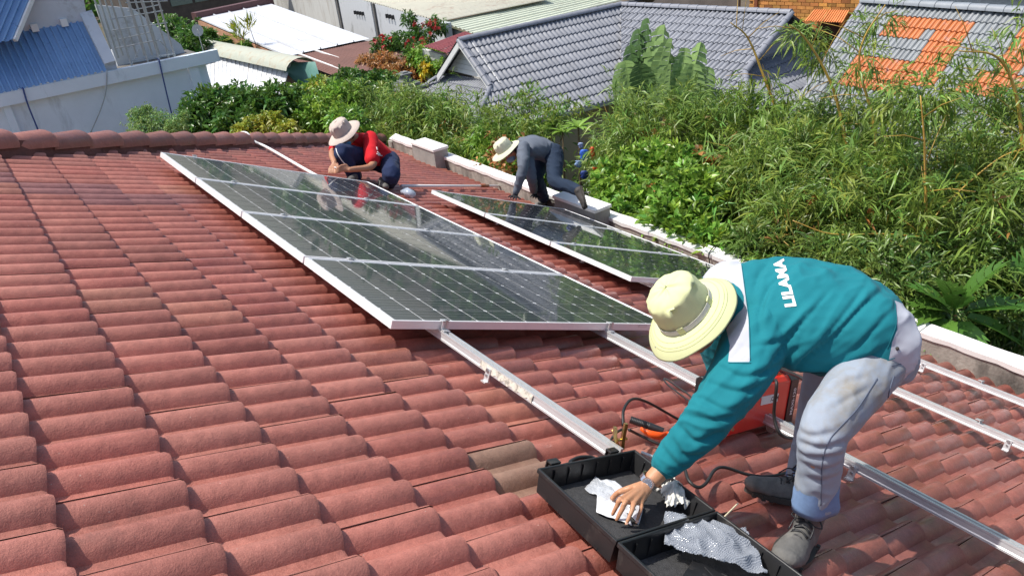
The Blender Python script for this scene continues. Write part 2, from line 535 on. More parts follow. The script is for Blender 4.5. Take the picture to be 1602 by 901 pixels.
# hip caps on mortar
capm = MB(); k = 12
rings = []
for (x, r, z) in ((-0.44, 0.105, -0.012), (-0.03, 0.125, 0.012), (0.0, 0.118, 0.012), (0.0, 0.100, 0.010)):
    rings.append([(x, r * 1.05 * math.cos(a), z + r * math.sin(a) * 0.95 - 0.02) for a in (math.radians(-12 + 204 * j / k) for j in range(k + 1))])
capm.loft(rings, cap=False, closed=False)
me_cap = capm.mesh('ridge_cap', M_TILE)
smooth_by_angle(me_cap, 50); set_tint(me_cap, [(1, 1, 1, 1)] * len(me_cap.vertices))
ha, hb = RF(hip_a[0], hip_a[1], LV + 0.02), RF(hip_b[0], hip_b[1], LV + 0.02)
hd = nrm(hb - ha); hy = nrm(np.cross([0, 0, 1], hd)); hz = np.cross(hd, hy)
n = 31; st = np.linalg.norm(hb - ha) / n
for i in range(n):
    c = ha + hd * st * (i + 1) + hz * 0.055
    o = bpy.data.objects.new('ridge_cap', me_cap); link(o, roof); o.matrix_parent_inverse = Matrix.Identity(4)
    mw = Matrix(((hd[0], hy[0], hz[0], c[0]), (hd[1], hy[1], hz[1], c[1]), (hd[2], hy[2], hz[2], c[2]), (0, 0, 0, 1))) @ Matrix.Rotation(random.gauss(0, 0.02), 4, 'Z')
    o.matrix_basis = roof.matrix_basis.inverted() @ mw
    g = random.gauss(0.80, 0.07)
    o.color = (g * 0.92, g * 1.02, g * 1.05, 0.8)
b = MB(); rr = []
for i in range(60):
    c = ha + (hb - ha) * i / 59
    w = 0.115 + 0.012 * math.sin(i * 1.9); h = 0.075 + 0.006 * math.sin(i * 2.7)
    rr.append([c + hy * w - hz * .05, c + hy * w * .85 + hz * h, c - hy * w * .85 + hz * h, c - hy * w - hz * .05])
b.loft(rr); b.build('hip_mortar', mat('red_mortar', (0.13, 0.055, 0.045), rough=0.95, var=0.3, bump=0.006, bscale=30), roof)

# a loose dark tile lifted out of place near the far corner
q = RP(640, 226, -0.10)
o = bpy.data.objects.new('loose_tile', me_red); link(o)
o.matrix_world = RT @ Matrix.Translation((q[0] + 0.2, q[1] - 0.1, 0.075)) @ Matrix.Rotation(math.radians(14), 4, 'Z') @ Matrix.Rotation(math.radians(-5), 4, 'Y')
o.color = (0.55, 0.85, 0.75, 0.5)
tag(o, 'single brown grey roof tile lying loose at the far corner below the ridge caps', 'roof tile')

# ------------------------------------------------------------------ parapet wall along the eave
par = empty('parapet_wall', (4.7, 2.0, 2.4), label='low grey cement parapet wall with white painted top along the lower edge of the red roof', cat='wall')
M_COPE = mat('white_coping', (0.78, 0.78, 0.76), rough=0.6, var=0.06, bump=0.002, bscale=18, dirt=(0.22, 0.21, 0.18), dirt_scale=5, dirt_amt=0.10)
XI, XO, ZT = 4.62, 4.79, 2.985
YF = 9.15
def rough_box(y0, y1, x0, x1, z0, z1, name, m, n=None, amp=0.004, parent=par):
    b = MB(); n = n or max(2, int((y1 - y0) / 0.12)); R = []
    for i in range(n + 1):
        y = y0 + (y1 - y0) * i / n
        a = [amp * math.sin(y * f + ph) for f, ph in ((7.1, 0), (11.3, 1), (5.7, 2), (17, 3))]
        R.append([(x0 + a[0], y, z0 + a[3] * 2), (x1 + a[1], y, z0), (x1 + a[1], y, z1 + a[2]), (x0 + a[0], y, z1 + a[3])])
    b.loft(R); return b.build(name, m, parent)
rough_box(-4.5, YF, XI + 0.012, XO - 0.012, 2.0, ZT - 0.035, 'wall_face', M_CEM, amp=0.003)
ys = [-4.5, -2.2, -0.2, 1.2, 2.05, 3.9, 5.6, 7.35, YF]
for a, c in zip(ys[:-1], ys[1:]):
    rough_box(a + 0.006, c - 0.006, XI, XO + 0.01, ZT - 0.045, ZT, 'coping', M_COPE, amp=0.004)
# return of the wall at the far corner
qf = AZ(603, 215, 2.93)
b = MB(); b.box(((qf[0] + XI) / 2, YF + 0.07, 2.6), (XI - qf[0], 0.14, 0.62)); b.build('wall_return', M_CEM, par)
b = MB(); b.slab([(qf[0], YF - .02, 2.93), (XO + .01, YF - .02, ZT + .004), (XO + .01, YF + 0.16, ZT + .004), (qf[0], YF + 0.16, 2.93)], 0.04); b.build('coping', M_COPE, par)
# raised box-shaped posts on the wall
M_BOX = mat('grey_box_side', (0.30, 0.30, 0.28), rough=0.85, var=0.15, scale=5, dirt=(0.16, 0.15, 0.14), dirt_scale=3, dirt_amt=0.3)
for (x0, x1, y0, y1) in ((4.45, 4.72, 7.41, 8.12), (4.40, 4.66, 3.63, 4.42)):
    b = MB(); b.box(((x0 + x1) / 2, (y0 + y1) / 2, 2.78), (x1 - x0 - 0.02, y1 - y0 - 0.02, 0.66)); pt = b.build('wall_post', M_BOX, par)
    b = MB(); b.box(((x0 + x1) / 2, (y0 + y1) / 2, 3.13), (x1 - x0 + 0.012, y1 - y0 + 0.012, 0.04)); b.build('post_cap', M_COPE, pt, bevel=0.004)
# wires tied round the wall
for y in (2.05, 1.2):
    t = bez([(XI - 0.01, y, 2.80), (XI - 0.008, y + 0.02, 2.93), (XI - 0.005, y + 0.03, 2.995), (XO, y + 0.09, 2.996), (XO + 0.03, y + 0.09, 2.8)], 16)
    b = MB(); b.tube(t, 0.006, 6); tag(b.build('tie_wire', M_RUBBER, None, smooth=True), 'dark wire looped over the white parapet top ' + ('nearer the teal worker' if y < 2 else 'farther along toward the raised post'), 'wire')

# ------------------------------------------------------------------ ground
M_SOIL = mat('soil', (0.10, 0.075, 0.05), rough=0.95, var=0.35, scale=1.3, bump=0.03, bscale=9, dirt=(0.05, 0.07, 0.02), dirt_scale=0.5, dirt_amt=0.6)
b = MB(); S = 700
gx = np.concatenate([[-S, -100], np.linspace(-30, 70, 21), [120, S]])
gy = np.concatenate([[-S, -100], np.linspace(-30, 90, 25), [140, S]])
vs = [(x, y, 0.05 * math.sin(x * 0.5) * math.cos(y * 0.4)) for y in gy for x in gx]
fs = [(j * len(gx) + i, j * len(gx) + i + 1, (j + 1) * len(gx) + i + 1, (j + 1) * len(gx) + i) for j in range(len(gy) - 1) for i in range(len(gx) - 1)]
b.add(vs, fs); b.build('ground', M_SOIL, None, kind='structure')
# walls of the house below the red roof
b = MB(); b.box((0.5, -0.2, 1.2), (8.1, 18.4, 2.3)); b.build('house_wall', M_WHITE, roof)

# ------------------------------------------------------------------ solar panels
def cell_material():
    m = bpy.data.materials.new('solar_cell'); m.use_nodes = True
    t = m.node_tree; N = t.nodes.new; L = t.links.new; b = t.nodes['Principled BSDF']
    tc = N('ShaderNodeTexCoord'); sp = N('ShaderNodeSeparateXYZ'); L(tc.outputs['Object'], sp.inputs[0])
    def m2(op, a, c):
        n = N('ShaderNodeMath'); n.operation = op
        if isinstance(a, (int, float)): n.inputs[0].default_value = a
        else: L(a, n.inputs[0])
        if isinstance(c, (int, float)): n.inputs[1].default_value = c
        else: L(c, n.inputs[1])
        return n.outputs[0]
    s = m2('DIVIDE', sp.outputs['Y'], 0.0388)
    fr = m2('ABSOLUTE', m2('SUBTRACT', m2('FRACT', s, 0), 0.5), 0)
    bus = m2('LESS_THAN', fr, 0.021)
    f2 = m2('LESS_THAN', m2('FRACT', m2('DIVIDE', sp.outputs['X'], 0.002), 0), 0.1)
    k = m2('MAXIMUM', bus, m2('MULTIPLY', f2, 0.04))
    mx = N('ShaderNodeMix'); mx.data_type = 'RGBA'; L(k, mx.inputs[0]); mx.inputs[6].default_value = (0.010, 0.013, 0.020, 1); mx.inputs[7].default_value = (0.33, 0.34, 0.35, 1)
    L(mx.outputs[2], b.inputs['Base Color'])
    b.inputs['Roughness'].default_value = 0.35; b.inputs['Specular IOR Level'].default_value = 0.3
    b.inputs['Coat Weight'].default_value = 1.0; b.inputs['Coat Roughness'].default_value = 0.035; b.inputs['Coat IOR'].default_value = 1.40
    return m


M_CELL = cell_material()
M_BACK = mat('white_backsheet', (0.85, 0.86, 0.88), rough=0.5, var=0.02, coat=1.0, coat_rough=0.035)
M_FRAME = mat('panel_frame', (0.80, 0.80, 0.81), rough=0.38, metal=0.2, var=0.04, scale=10)
M_LABEL = mat('label_grey', (0.35, 0.35, 0.36), rough=0.6, var=0)
cs = 0.0769; ch = 0.008
bc = MB()
bc.add([(-cs + ch, -cs, 0), (cs - ch, -cs, 0), (cs, -cs + ch, 0), (cs, cs - ch, 0), (cs - ch, cs, 0), (-cs + ch, cs, 0), (-cs, cs - ch, 0), (-cs, -cs + ch, 0)], [tuple(range(8))])
me_cell = bc.mesh('cell', M_CELL)
PWD, PLN, GAP = 0.992, 1.956, 0.020
bf = MB()
for (c, s) in (((PLN / 2, 0.006, -0.02), (PLN, 0.012, 0.04)), ((PLN / 2, PWD - 0.006, -0.02), (PLN, 0.012, 0.04)),
               ((0.006, PWD / 2, -0.02), (0.012, PWD - 0.024, 0.04)), ((PLN - 0.006, PWD / 2, -0.02), (0.012, PWD - 0.024, 0.04))): bf.box(c, s)
me_frame = bf.mesh('frame', M_FRAME)
bb = MB(); bb.box((PLN / 2, PWD / 2, -0.0065), (PLN - 0.02, PWD - 0.02, 0.005)); me_back = bb.mesh('backsheet', M_BACK)


def solar_panel(u, v, label):
    t = empty('solar_panel', (0, 0, 0), label=label, cat='solar panel', group='solar panels mounted in two rows on the red roof')
    t.matrix_basis = ROOF_M @ Matrix.Translation((u, v, 0))
    for nm, me in (('frame', me_frame), ('backsheet', me_back)):
        o = bpy.data.objects.new(nm, me); COL.objects.link(o); o.parent = t
    for i in range(12):
        for j in range(6):
            o = bpy.data.objects.new('cell', me_cell); COL.objects.link(o); o.parent = t
            o.location = (0.0240 + 0.0795 + i * 0.159, 0.0190 + 0.0795 + j * 0.159, -0.0028)
    return t


lab1 = ['nearest panel of the long left row, its silver front edge facing the camera', 'second panel back in the long left row with green and brown reflections',
        'third panel back in the long left row mirroring the red shirt', 'farthest panel of the left row, right in front of the squatting worker in red']
pan = []
for i in range(4): pan.append(solar_panel(0, i * (PWD + GAP), lab1[i]))
A2U, A2V = 2.756, 1.072
lab2 = ['nearest panel of the right row, partly behind the pale yellow hat', 'middle panel of the three in the right row', 'farthest panel of the right row under the gloved hands of the grey worker']
for i in range(3): pan.append(solar_panel(A2U, A2V + i * (PWD + GAP), lab2[i]))
b = MB(); b.box((1.72, -0.001, -0.012), (0.07, 0.001, 0.011))
o = b.build('sticker', M_LABEL); o.parent = pan[0]
b = MB(); b.box((1.72, -0.0018, -0.012), (0.066, 0.001, 0.008)); o = b.build('sticker', M_FRAME); o.parent = pan[0]

# ------------------------------------------------------------------ mounting rails
def rail(u, v0, v1, feet, label, w=0.045, clamps=()):
    t = empty('mounting_rail', RF(u, v0, -0.06), label=label, cat='rail', group='aluminium mounting rails running across the red tiles')
    pf = [(-w / 2, -0.042), (w / 2, -0.042), (w / 2, 0), (0.009, 0), (0.009, -0.012), (0.014, -0.012), (0.014, -0.026), (-0.014, -0.026), (-0.014, -0.012), (-0.009, -0.012), (-0.009, 0), (-w / 2, 0),
          (-w / 2, -0.008), (-w / 2 + 0.003, -0.012), (-w / 2 + 0.003, -0.030), (-w / 2, -0.034)]
    b = MB(); b.loft([[RF(u + x, v, -0.0405 + z) for x, z in pf] for v in (v0, v1)])
    # concave n-gon caps are fine for the ends
    b.build('rail_bar', M_ALU, t)
    for v in feet:
        s = -1 if u < 2.5 else 1
        b = MB()
        b.box(RF(u - (w / 2 + 0.004), v, -0.088), (0.005, 0.032, 0.062), ROOF)
        b.box(RF(u - (w / 2 + 0.008), v, -0.119), (0.026, 0.032, 0.006), ROOF)
        f = b.build('bracket_foot', M_ALU, t)
        b = MB(); b.tube([RF(u - w / 2 - 0.014, v, -0.066), RF(u - w / 2 - 0.002, v, -0.066)], 0.009, 6)
        b.tube([RF(u - w / 2 - 0.012, v, -0.09), RF(u - w / 2 - 0.004, v, -0.09)], 0.006, 6); b.build('bolt', M_STEEL, f)
    for v, z in clamps:
        b = MB(); b.box(RF(u, v, z - 0.016), (0.036, 0.004, 0.044), ROOF); b.box(RF(u, v + 0.012, z + 0.005), (0.036, 0.028, 0.004), ROOF); b.box(RF(u, v - 0.012, z - 0.036), (0.036, 0.028, 0.004), ROOF)
        c = b.build('clamp', M_ALU, t)
        b = MB(); b.tube([RF(u, v - 0.004, -0.04), RF(u, v - 0.004, z + 0.012)], 0.0045, 6); b.tube([RF(u, v - 0.004, z + 0.004), RF(u, v - 0.004, z + 0.014)], 0.009, 6); b.build('bolt', M_STEEL, c)
    return t


seam1 = [PWD + GAP / 2 + i * (PWD + GAP) for i in range(3)]
seam2 = [A2V + s for s in seam1[:2]]
rail(0.285, -1.21, 4.06, [-0.43, 0.9, 2.2, 3.5], 'leftmost aluminium rail with flaking tape, running from the left panels to the black case', clamps=[(-0.014, 0.0)] + [(s, 0.0) for s in seam1] + [(4.052, 0.0)])
rail(1.43, -4.4, 4.06, [-2.55, -1.55, 0.5, 2.2, 3.5], 'aluminium rail passing beneath the red welder and behind the near jeans leg', w=0.052, clamps=[(-0.014, 0.0)] + [(s, 0.0) for s in seam1])
rail(3.05, -4.4, 4.1, [-1.62, 1.9, 3.2], 'third rail from the left, bare across the tiles right of the bent worker', clamps=[(s, 0.0) for s in seam2] + [(-1.45, -0.03)])
rail(4.26, -4.4, 4.1, [-0.62, 1.9, 3.2], 'rail closest to the parapet wall', clamps=[(s, 0.0) for s in seam2] + [(-1.02, -0.03)])
# peeling printed tape on the first rail
M_TAPE = mat('old_tape', (0.62, 0.58, 0.50), rough=0.7, var=0.15, scale=40, dirt=(0.05, 0.045, 0.04), dirt_scale=34, dirt_amt=0.45)
b = MB()
R = []
for i in range(26):
    v = -0.36 - i * 0.015; a = 0.0015 + 0.002 * abs(math.sin(i * 2.1)); e = 0.006 * math.sin(i * 1.7)
    R.append([RF(0.285 - 0.0225 - a, v, -0.044 - 0.002), RF(0.285 - 0.0225 - a, v, -0.075 + e), RF(0.285 - 0.0225 - a + 0.0007, v, -0.075 + e), RF(0.285 - 0.0225 - a + 0.0007, v, -0.046)])
b.loft(R); tag(b.build('peeling_tape', M_TAPE, None), 'strip of flaking stained white tape stuck along the left rail', 'tape')

# ------------------------------------------------------------------ conduits and scraps on the roof
q0 = RP(488, 271, -0.09); q1 = RP(420, 232, -0.09); q2 = RP(398, 223, -0.08)
pts = [RF(q0[0] + 0.02, q0[1] - 0.7, -0.095), RF(*q0), RF(*q1), RF(q2[0], q2[1], -0.07)]
d = nrm(pts[3] - pts[2])
top = AZ(383, 207, pts[3][2] + 0.10)
pts += [top - np.array([0, 0, 0.005]), top + np.array([-0.1, 0.35, -0.1])]
b = MB(); b.tube(bez(pts, 30), 0.016, 8); tag(b.build('conduit_pipe', M_PVC, None, smooth=True), 'white plastic conduit bending over the ridge caps behind the left panels', 'pipe')
a = RP(628, 291, -0.085); c = RP(803, 291, -0.085)
b = MB(); b.tube([RF(*a), RF(*lerp(a, c, 0.5)) + [0, 0, -0.004], RF(*c)], 0.017, 8)
pp = b.build('loose_pipe', M_PVC, None, smooth=True, label='white plastic pipe lying straight across the tiles behind the right panels', cat='pipe')
b = MB(); b.tube([RF(*lerp(a, c, 0.64)), RF(*lerp(a, c, 0.72))], 0.021, 8); b.build('brown_tape', mat('brown_tape', (0.25, 0.09, 0.03), rough=0.5), pp, smooth=True)

# ------------------------------------------------------------------ neighbouring buildings
def onwall(px, py, A, d):
    """where the line of sight through a photo pixel meets the upright plane through A along d"""
    n = np.array([d[1], -d[0], 0.0]); r = ray(px, py)
    return CAM + r * ((A - CAM) @ n) / (r @ n)


def onplane(px, py, A, n):
    r = ray(px, py)
    return CAM + r * ((A - CAM) @ n) / (r @ n)


def corrugated(parent, name, m, q, ribs, amp, sheets=1, prof=((0, 0), (0.55, 0), (0.65, 1), (0.9, 1)), thick=0.0, wav=False):
    """q: four corners; ribs run from edge q0-q1 to edge q3-q2"""
    q = [np.asarray(p, float) for p in q]
    n = nrm(np.cross(q[1] - q[0], q[3] - q[0])); n = n if n[2] > 0 else -n
    per = max(1, ribs // sheets)
    for s in range(sheets):
        b = MB(); ra, rb = [], []
        for k in range(per * len(prof) + 1):
            i, j = divmod(k, len(prof))
            t = (s * per + i + prof[j][0]) / (per * sheets) if i < per else (s + 1) / sheets
            h = n * (prof[j][1] * amp + (s % 2) * 0.006)
            ra.append(lerp(q[0], q[1], min(t, 1)) + h); rb.append(lerp(q[3], q[2], min(t, 1)) + h)
        b.loft([ra, lerp(ra, rb, 0.5), rb], cap=False, closed=False)
        b.build(name, m, parent)


M_GT = mat('grey_roof_tile', (0.225, 0.237, 0.268), rough=0.5, var=0.10, scale=9, tint=True, bump=0.001, bscale=120, dirt=(0.33, 0.34, 0.36), dirt_scale=3, dirt_amt=0.1)
M_GWALL = mat('gable_boards', (0.74, 0.74, 0.73), rough=0.6, var=0.04)
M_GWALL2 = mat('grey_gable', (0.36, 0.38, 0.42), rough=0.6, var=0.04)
M_DARK = mat('dark_wall', (0.10, 0.095, 0.085), rough=0.9, var=0.3)  # dark grey-brown shed walls, mottled by noise
me_grey = tile_mesh('roof_tile', M_GT, width=0.240, length=0.29, h=0.036, lift=0.036, thick=0.028, seg=6)
me_grey_s = tile_mesh('roof_tile', M_GT, width=0.192, length=0.26, h=0.030, lift=0.032, thick=0.026, seg=6)


def plane_frame(A, B, V):
    """ridge from A to B, V a point lower down on the slope: frame with x down the slope, y along the ridge, z out"""
    y = nrm(B - A); x = (V - A) - y * ((V - A) @ y); x = nrm(x)
    z = np.cross(x, y)
    if z[2] < 0: y = -y; z = -z
    return Matrix(((x[0], y[0], z[0], A[0]), (x[1], y[1], z[1], A[1]), (x[2], y[2], z[2], A[2]), (0, 0, 0, 1)))


def uv_of(M, X):
    q = M.inverted() @ Vector(tuple(X)); return (q.x, q.y)


def caps(parent, A, B, m, size=0.26, r=0.075, name='ridge_cap', col=(0.95, 0.95, 0.97, 1)):
    A, B = np.asarray(A, float), np.asarray(B, float); L = np.linalg.norm(B - A); n = max(1, round(L / size)); d = (B - A) / L
    y = nrm(np.cross([0, 0, 1], d)); z = np.cross(d, y)
    b = MB(); k = 7; s = L / n
    b.loft([[(x, rr * math.cos(a), rr * math.sin(a) - 0.02) for a in (math.pi * j / k for j in range(k + 1))] for x, rr in ((-s * 1.06, r * 0.88), (0, r), (0.001, r * 0.8))], cap=False, closed=False)
    me = b.mesh(name, m); set_tint(me, [(1, 1, 1, 1)] * len(me.vertices)); smooth_by_angle(me, 50)
    for i in range(n):
        c = A + d * s * (i + 1)
        o = bpy.data.objects.new(name, me); link(o, parent); o.matrix_parent_inverse = Matrix.Identity(4)
        o.matrix_basis = parent.matrix_basis.inverted() @ Matrix(((d[0], y[0], z[0], c[0]), (d[1], y[1], z[1], c[1]), (d[2], y[2], z[2], c[2]), (0, 0, 0, 1)))
        o.color = col


def grey_col(i, j, u, v):
    r = random.Random(i * 91 + j * 7); g = 1 + r.gauss(0, 0.05)
    return (g, g, g, 1)


# --- L-shaped house with the grey tiled roof
ZR = 3.8
gA, gB, gC = AZ(718, 64, ZR), AZ(972, 8, ZR), AZ(1238, 21, ZR)
gd1, gd2 = nrm(gB - gA), nrm(gC - gB)
gV = onwall(767, 135, gA, np.array([gd1[1], -gd1[0], 0])); gV2 = onwall(1166, 112, gC, np.array([gd2[1], -gd2[0], 0]))
n1 = nrm(np.cross(gB - gA, gV - gA)); n2 = nrm(np.cross(gC - gB, gV2 - gB))
gE = onplane(972, 152, gA, n1)
house = empty('grey_roof_house', (gE[0] + 1, gE[1] + 2, 0), label='house with grey tiled roof in two wings and white gable, behind the fan palm', cat='house')
M1 = plane_frame(gA, gB, gV)
def split_field(par, M, top, v_left, v_right, bottom, lim):
    # top edge, then the two sides at the level where the verge turns into a hip, then the eave
    u0 = 0.02 + 0.25 * round((v_left[0] - 0.02) / 0.25)
    lt, rt = top; lb, rb = bottom
    ll = (u0, v_left[1]); rr = (u0, rt[1] + (rb[1] - rt[1]) * (u0 - rt[0]) / (rb[0] - rt[0])) if v_right is None else (u0, v_right[1])
    if v_left is v_right: pass
    tile_field(par, 'roof_tile', me_grey, M, [lt, rt, rr, ll], 0.250, 0.240, 0.02, 0.0, grey_col, limit=lim, stuff_name='roof_tiles_edge', jitter=0.001)
    tile_field(par, 'roof_tile', me_grey, M, [ll, rr, rb, lb], 0.250, 0.240, 0.02, 0.0, grey_col, limit=lim, stuff_name='roof_tiles_edge', jitter=0.001)
split_field(house, M1, (uv_of(M1, gA), uv_of(M1, gB)), uv_of(M1, gV), None, (uv_of(M1, onplane(733, 215, gA, n1)), uv_of(M1, gE)), 95)
# wing 2: between the valley and the right gable
M2 = plane_frame(gB, gC, gV2)
n2 = np.array(M2.to_3x3().col[2])
vB = onplane(972, 158, gB, n2); h2a = onplane(1172, 176, gB, n2)
split_field(house, M2, (uv_of(M2, gC), uv_of(M2, gB)), uv_of(M2, gV2), None, (uv_of(M2, h2a), uv_of(M2, vB)), 50)
# far slope of wing 1 and the back of wing 2
p1 = np.array([gd1[1], -gd1[0], 0]); p2 = np.array([gd2[1], -gd2[0], 0])
pit1 = math.atan2(gA[2] - gV[2], (gV - gA) @ p1)
gF = onwall(683, 120, gA, p1)
b = MB(); b.slab([gA, gA + (gF - gA) * 1.0, gF + gd1 * 6, gB + gd1 * 1.2], 0.05)
b.slab([gC, gC - p2 * 0 + (gC - gV2) * [1, 1, -1], gB + (gC - gV2) * [1, 1, -1], gB], 0.05)
b.build('rear_slopes', M_GT, house)
set_tint(house.children[-1].data, [(1, 1, 1, 1)] * len(house.children[-1].data.vertices))
caps(house, gA + [0, 0, 0.02], gB + [0, 0, 0.02], M_GT, r=0.08)
caps(house, gB + [0, 0, 0.02], gC + [0, 0, 0.02], M_GT, r=0.08)
caps(house, gA + [0, 0, 0.01], gV + [0, 0, 0.01], M_GT, r=0.07)
caps(house, gC + [0, 0, 0.01], gV2 + [0, 0, 0.01], M_GT, r=0.07)
caps(house, gV2, h2a, M_GT, r=0.07)
# left gable: boards, skirt roof, barge
gi = gA + gd1 * 0.28
zb = gV[2] + 0.02
w1, w2 = gV + gd1 * 0.28, gF + gd1 * 0.28
nb = 7
for i in range(nb):
    z0 = zb + (gi[2] - 0.05 - zb) * i / nb; z1 = zb + (gi[2] - 0.05 - zb) * (i + 1) / nb - 0.012
    def at_z(z, e): t = (gi[2] - z) / (gi[2] - e[2]); return np.array([*(gi + (e - gi) * t)[:2], z])
    a_, b_, c_, d_ = at_z(z0, w1), at_z(z0, w2), at_z(z1, w2), at_z(z1, w1)
    b = MB(); b.slab([a_ - gd1 * 0.012, b_ - gd1 * 0.012, c_, d_], 0.02); b.build('gable_board', M_GWALL, house)
b = MB()
for (X, Y) in ((gA, gV), (gA, gF)):
    d = nrm(Y - X); b.bar(X - [0, 0, .07], Y + d * 0.05 - [0, 0, .07], 0.04, 0.11)
b.build('barge_board', M_GWALL, house)
sk_t1, sk_t2 = gV + gd1 * 0.28, gF + gd1 * 0.28
nsk = nrm(np.cross(sk_t2 - sk_t1, -gd1 * 0.8 - np.array([0, 0, 0.45])))
MS = plane_frame(sk_t1, sk_t2, sk_t1 - gd1 * 0.85 - np.array([0, 0, 0.48]))
nS = np.array(MS.to_3x3().col[2])
corner_l, corner_r = onplane(648, 145, sk_t1, nS), onplane(733, 215, sk_t1, nS)
tile_field(house, 'roof_tile', me_grey_s, MS, [uv_of(MS, X) for X in (sk_t1, sk_t2, corner_l, corner_r)], 0.225, 0.192, 0.02, 0.0, grey_col, limit=60, stuff_name='roof_tiles_edge', jitter=0.001)
caps(house, sk_t2 - gd1 * 0.28, corner_l, M_GT, r=0.06)
caps(house, gV, onplane(733, 215, gA, n1), M_GT, r=0.06)
# right gable: grey wall and skirt roof in its shade
wr1 = onwall(1187, 100, gC, p2) ; wr2 = onwall(1264, 78, gC, p2)
cB = gC - gd2 * 0.3
k1, k2 = onwall(1187, 98, cB, p2), onwall(1266, 76, cB, p2)
nb = 5; zb = min(k1[2], k2[2])
for i in range(nb):
    z0 = zb + (cB[2] - 0.06 - zb) * i / nb; z1 = zb + (cB[2] - 0.06 - zb) * (i + 1) / nb - 0.012
    e1, e2 = cB + (gV2 - gC), cB - (gV2 - gC) * [1, 1, -1]
    def at_z(z, e): t = (cB[2] - z) / (cB[2] - e[2]); return np.array([*(cB + (e - cB) * t)[:2], z])
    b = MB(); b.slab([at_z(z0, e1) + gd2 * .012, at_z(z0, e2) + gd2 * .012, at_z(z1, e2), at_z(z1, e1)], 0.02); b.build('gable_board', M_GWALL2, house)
st1, st2 = gV2 - gd2 * 0.25, (gC - (gV2 - gC) * [1, 1, -1]) - gd2 * 0.25
MS2 = plane_frame(st1, st2, st1 + gd2 * 0.9 - np.array([0, 0, 0.5])); nS2 = np.array(MS2.to_3x3().col[2])
c1, c2 = onplane(1172, 178, st1, nS2), onplane(1310, 137, st1, nS2)
tile_field(house, 'roof_tile', me_grey, MS2, [uv_of(MS2, X) for X in (st1, st2, c2, c1)], 0.250, 0.240, 0.02, 0.0, grey_col, limit=40, stuff_name='roof_tiles_edge', jitter=0.001)
# walls under the eaves
b = MB()
def prism(b, pts, z0, z1): b.loft([[(p[0], p[1], z0) for p in pts], [(p[0], p[1], z1) for p in pts]])
eL = onplane(733, 215, gA, n1)
ww = [eL + gd1 * 0.35 - p1 * 0.35, gE - p1 * 0.35 + gd1 * 0.2, h2a + (gC - h2a) * [.2, .2, 0] , gC + [0.2, 0, 0], gB + [2, 1, 0], gF + gd1 * 0.3]
prism(b, ww, 0, min(gE[2], h2a[2]) - 0.12)
M_TAN = mat('tan_house_wall', (0.40, 0.36, 0.26), rough=0.85, var=0.1, scale=1.5)
b.build('wall', M_TAN, house)
b = MB(); b.bar(eL - [0, 0, .05], gE - [0, 0, .05], 0.04, 0.1); b.bar(gE - [0, 0, .05], h2a - [0, 0, .05], 0.04, 0.1); b.build('fascia', M_GWALL2, house)

# --- roof patterned in orange and grey
ZO = 4.0
oA, oB = AZ(1350, 3, ZO), AZ(1602, 20, ZO)
od = nrm(oB - oA); oP = np.array([od[1], -od[0], 0])
oV = onwall(1220, 200, oA, oP)
MO = plane_frame(oA, oB, oV); nO = np.array(MO.to_3x3().col[2])
oh = empty('orange_patterned_roof_house', (oV[0] + 1.5, oV[1] - 1.5, 0), label='house whose grey tiled roof carries orange tiles laid as big letter shapes, beyond the bamboo', cat='house')
def opx(px, py): return uv_of(MO, onplane(px, py, oA, nO))
def poly_uv(l): return [opx(*p) for p in l]
ORANGE = [poly_uv(l) for l in ([(1390, 21), (1526, 29), (1507, 57), (1375, 50)], [(1461, 54), (1509, 57), (1468, 128), (1412, 124)], [(1338, 93), (1475, 104), (1455, 140), (1300, 140)],
                               [(1590, 42), (1660, 44), (1600, 112), (1556, 108)], [(1535, 104), (1590, 110), (1568, 152), (1490, 148)], [(1590, 112), (1640, 112), (1560, 160), (1500, 150)])]
def in_poly(u, v, poly):
    c = False
    for i in range(len(poly)):
        a, b_ = poly[i], poly[i - 1]
        if (a[1] > v) != (b_[1] > v) and u < (b_[0] - a[0]) * (v - a[1]) / (b_[1] - a[1]) + a[0]: c = not c
    return c
def or_col(i, j, u, v):
    r = random.Random(i * 91 + j * 7); g = 1 + r.gauss(0, 0.05)
    if any(in_poly(u - 0.11, v + 0.096, p) for p in ORANGE): return (2.1 * g, 0.62 * g, 0.17 * g, 1)
    return (1.02 * g, 1.05 * g, 0.98 * g, 1)
Lo = [uv_of(MO, oA), uv_of(MO, oB + od * 1.5), uv_of(MO, oB + od * 1.5 + (oV - oA) * 1.25), uv_of(MO, oA + (oV - oA) * 1.25)]
tile_field(oh, 'roof_tile', me_grey_s, MO, Lo, 0.222, 0.192, 0.02, 0.0, or_col, limit=290, stuff_name='roof_tiles_rest', jitter=0.001)
caps(oh, oA + [0, 0, .02], oB + od * 1.5 + [0, 0, .02], M_GT, size=0.3, r=0.1, col=(1.05, 1.1, 1.08, 1))
caps(oh, oA, oA + (oV - oA) * 1.25, M_GT, size=0.24, r=0.06)
b = MB(); q4 = oA + (oV - oA) * 1.25; b.slab([oA - nO * .09, q4 - nO * .09, q4 + od * 6 - nO * .09, oA + od * 6 - nO * .09], 0.03)
b.slab([oA, oA - (oV - oA) * [1, 1, -1], oA - (oV - oA) * [1, 1, -1] + od * 6, oA + od * 6][::-1], 0.03)
b.build('roof_deck', M_GT, oh); set_tint(oh.children[-1].data, [(1, 1, 1, 1)] * len(oh.children[-1].data.vertices))
b = MB(); prism(b, [oV + od * .4, oV + od * 6, oA - (oV - oA) * [1, 1, 0] + od * 6, oA - (oV - oA) * [1, 1, 0] + od * .4], 0, oV[2] - 0.6); b.build('wall', M_TAN, oh)
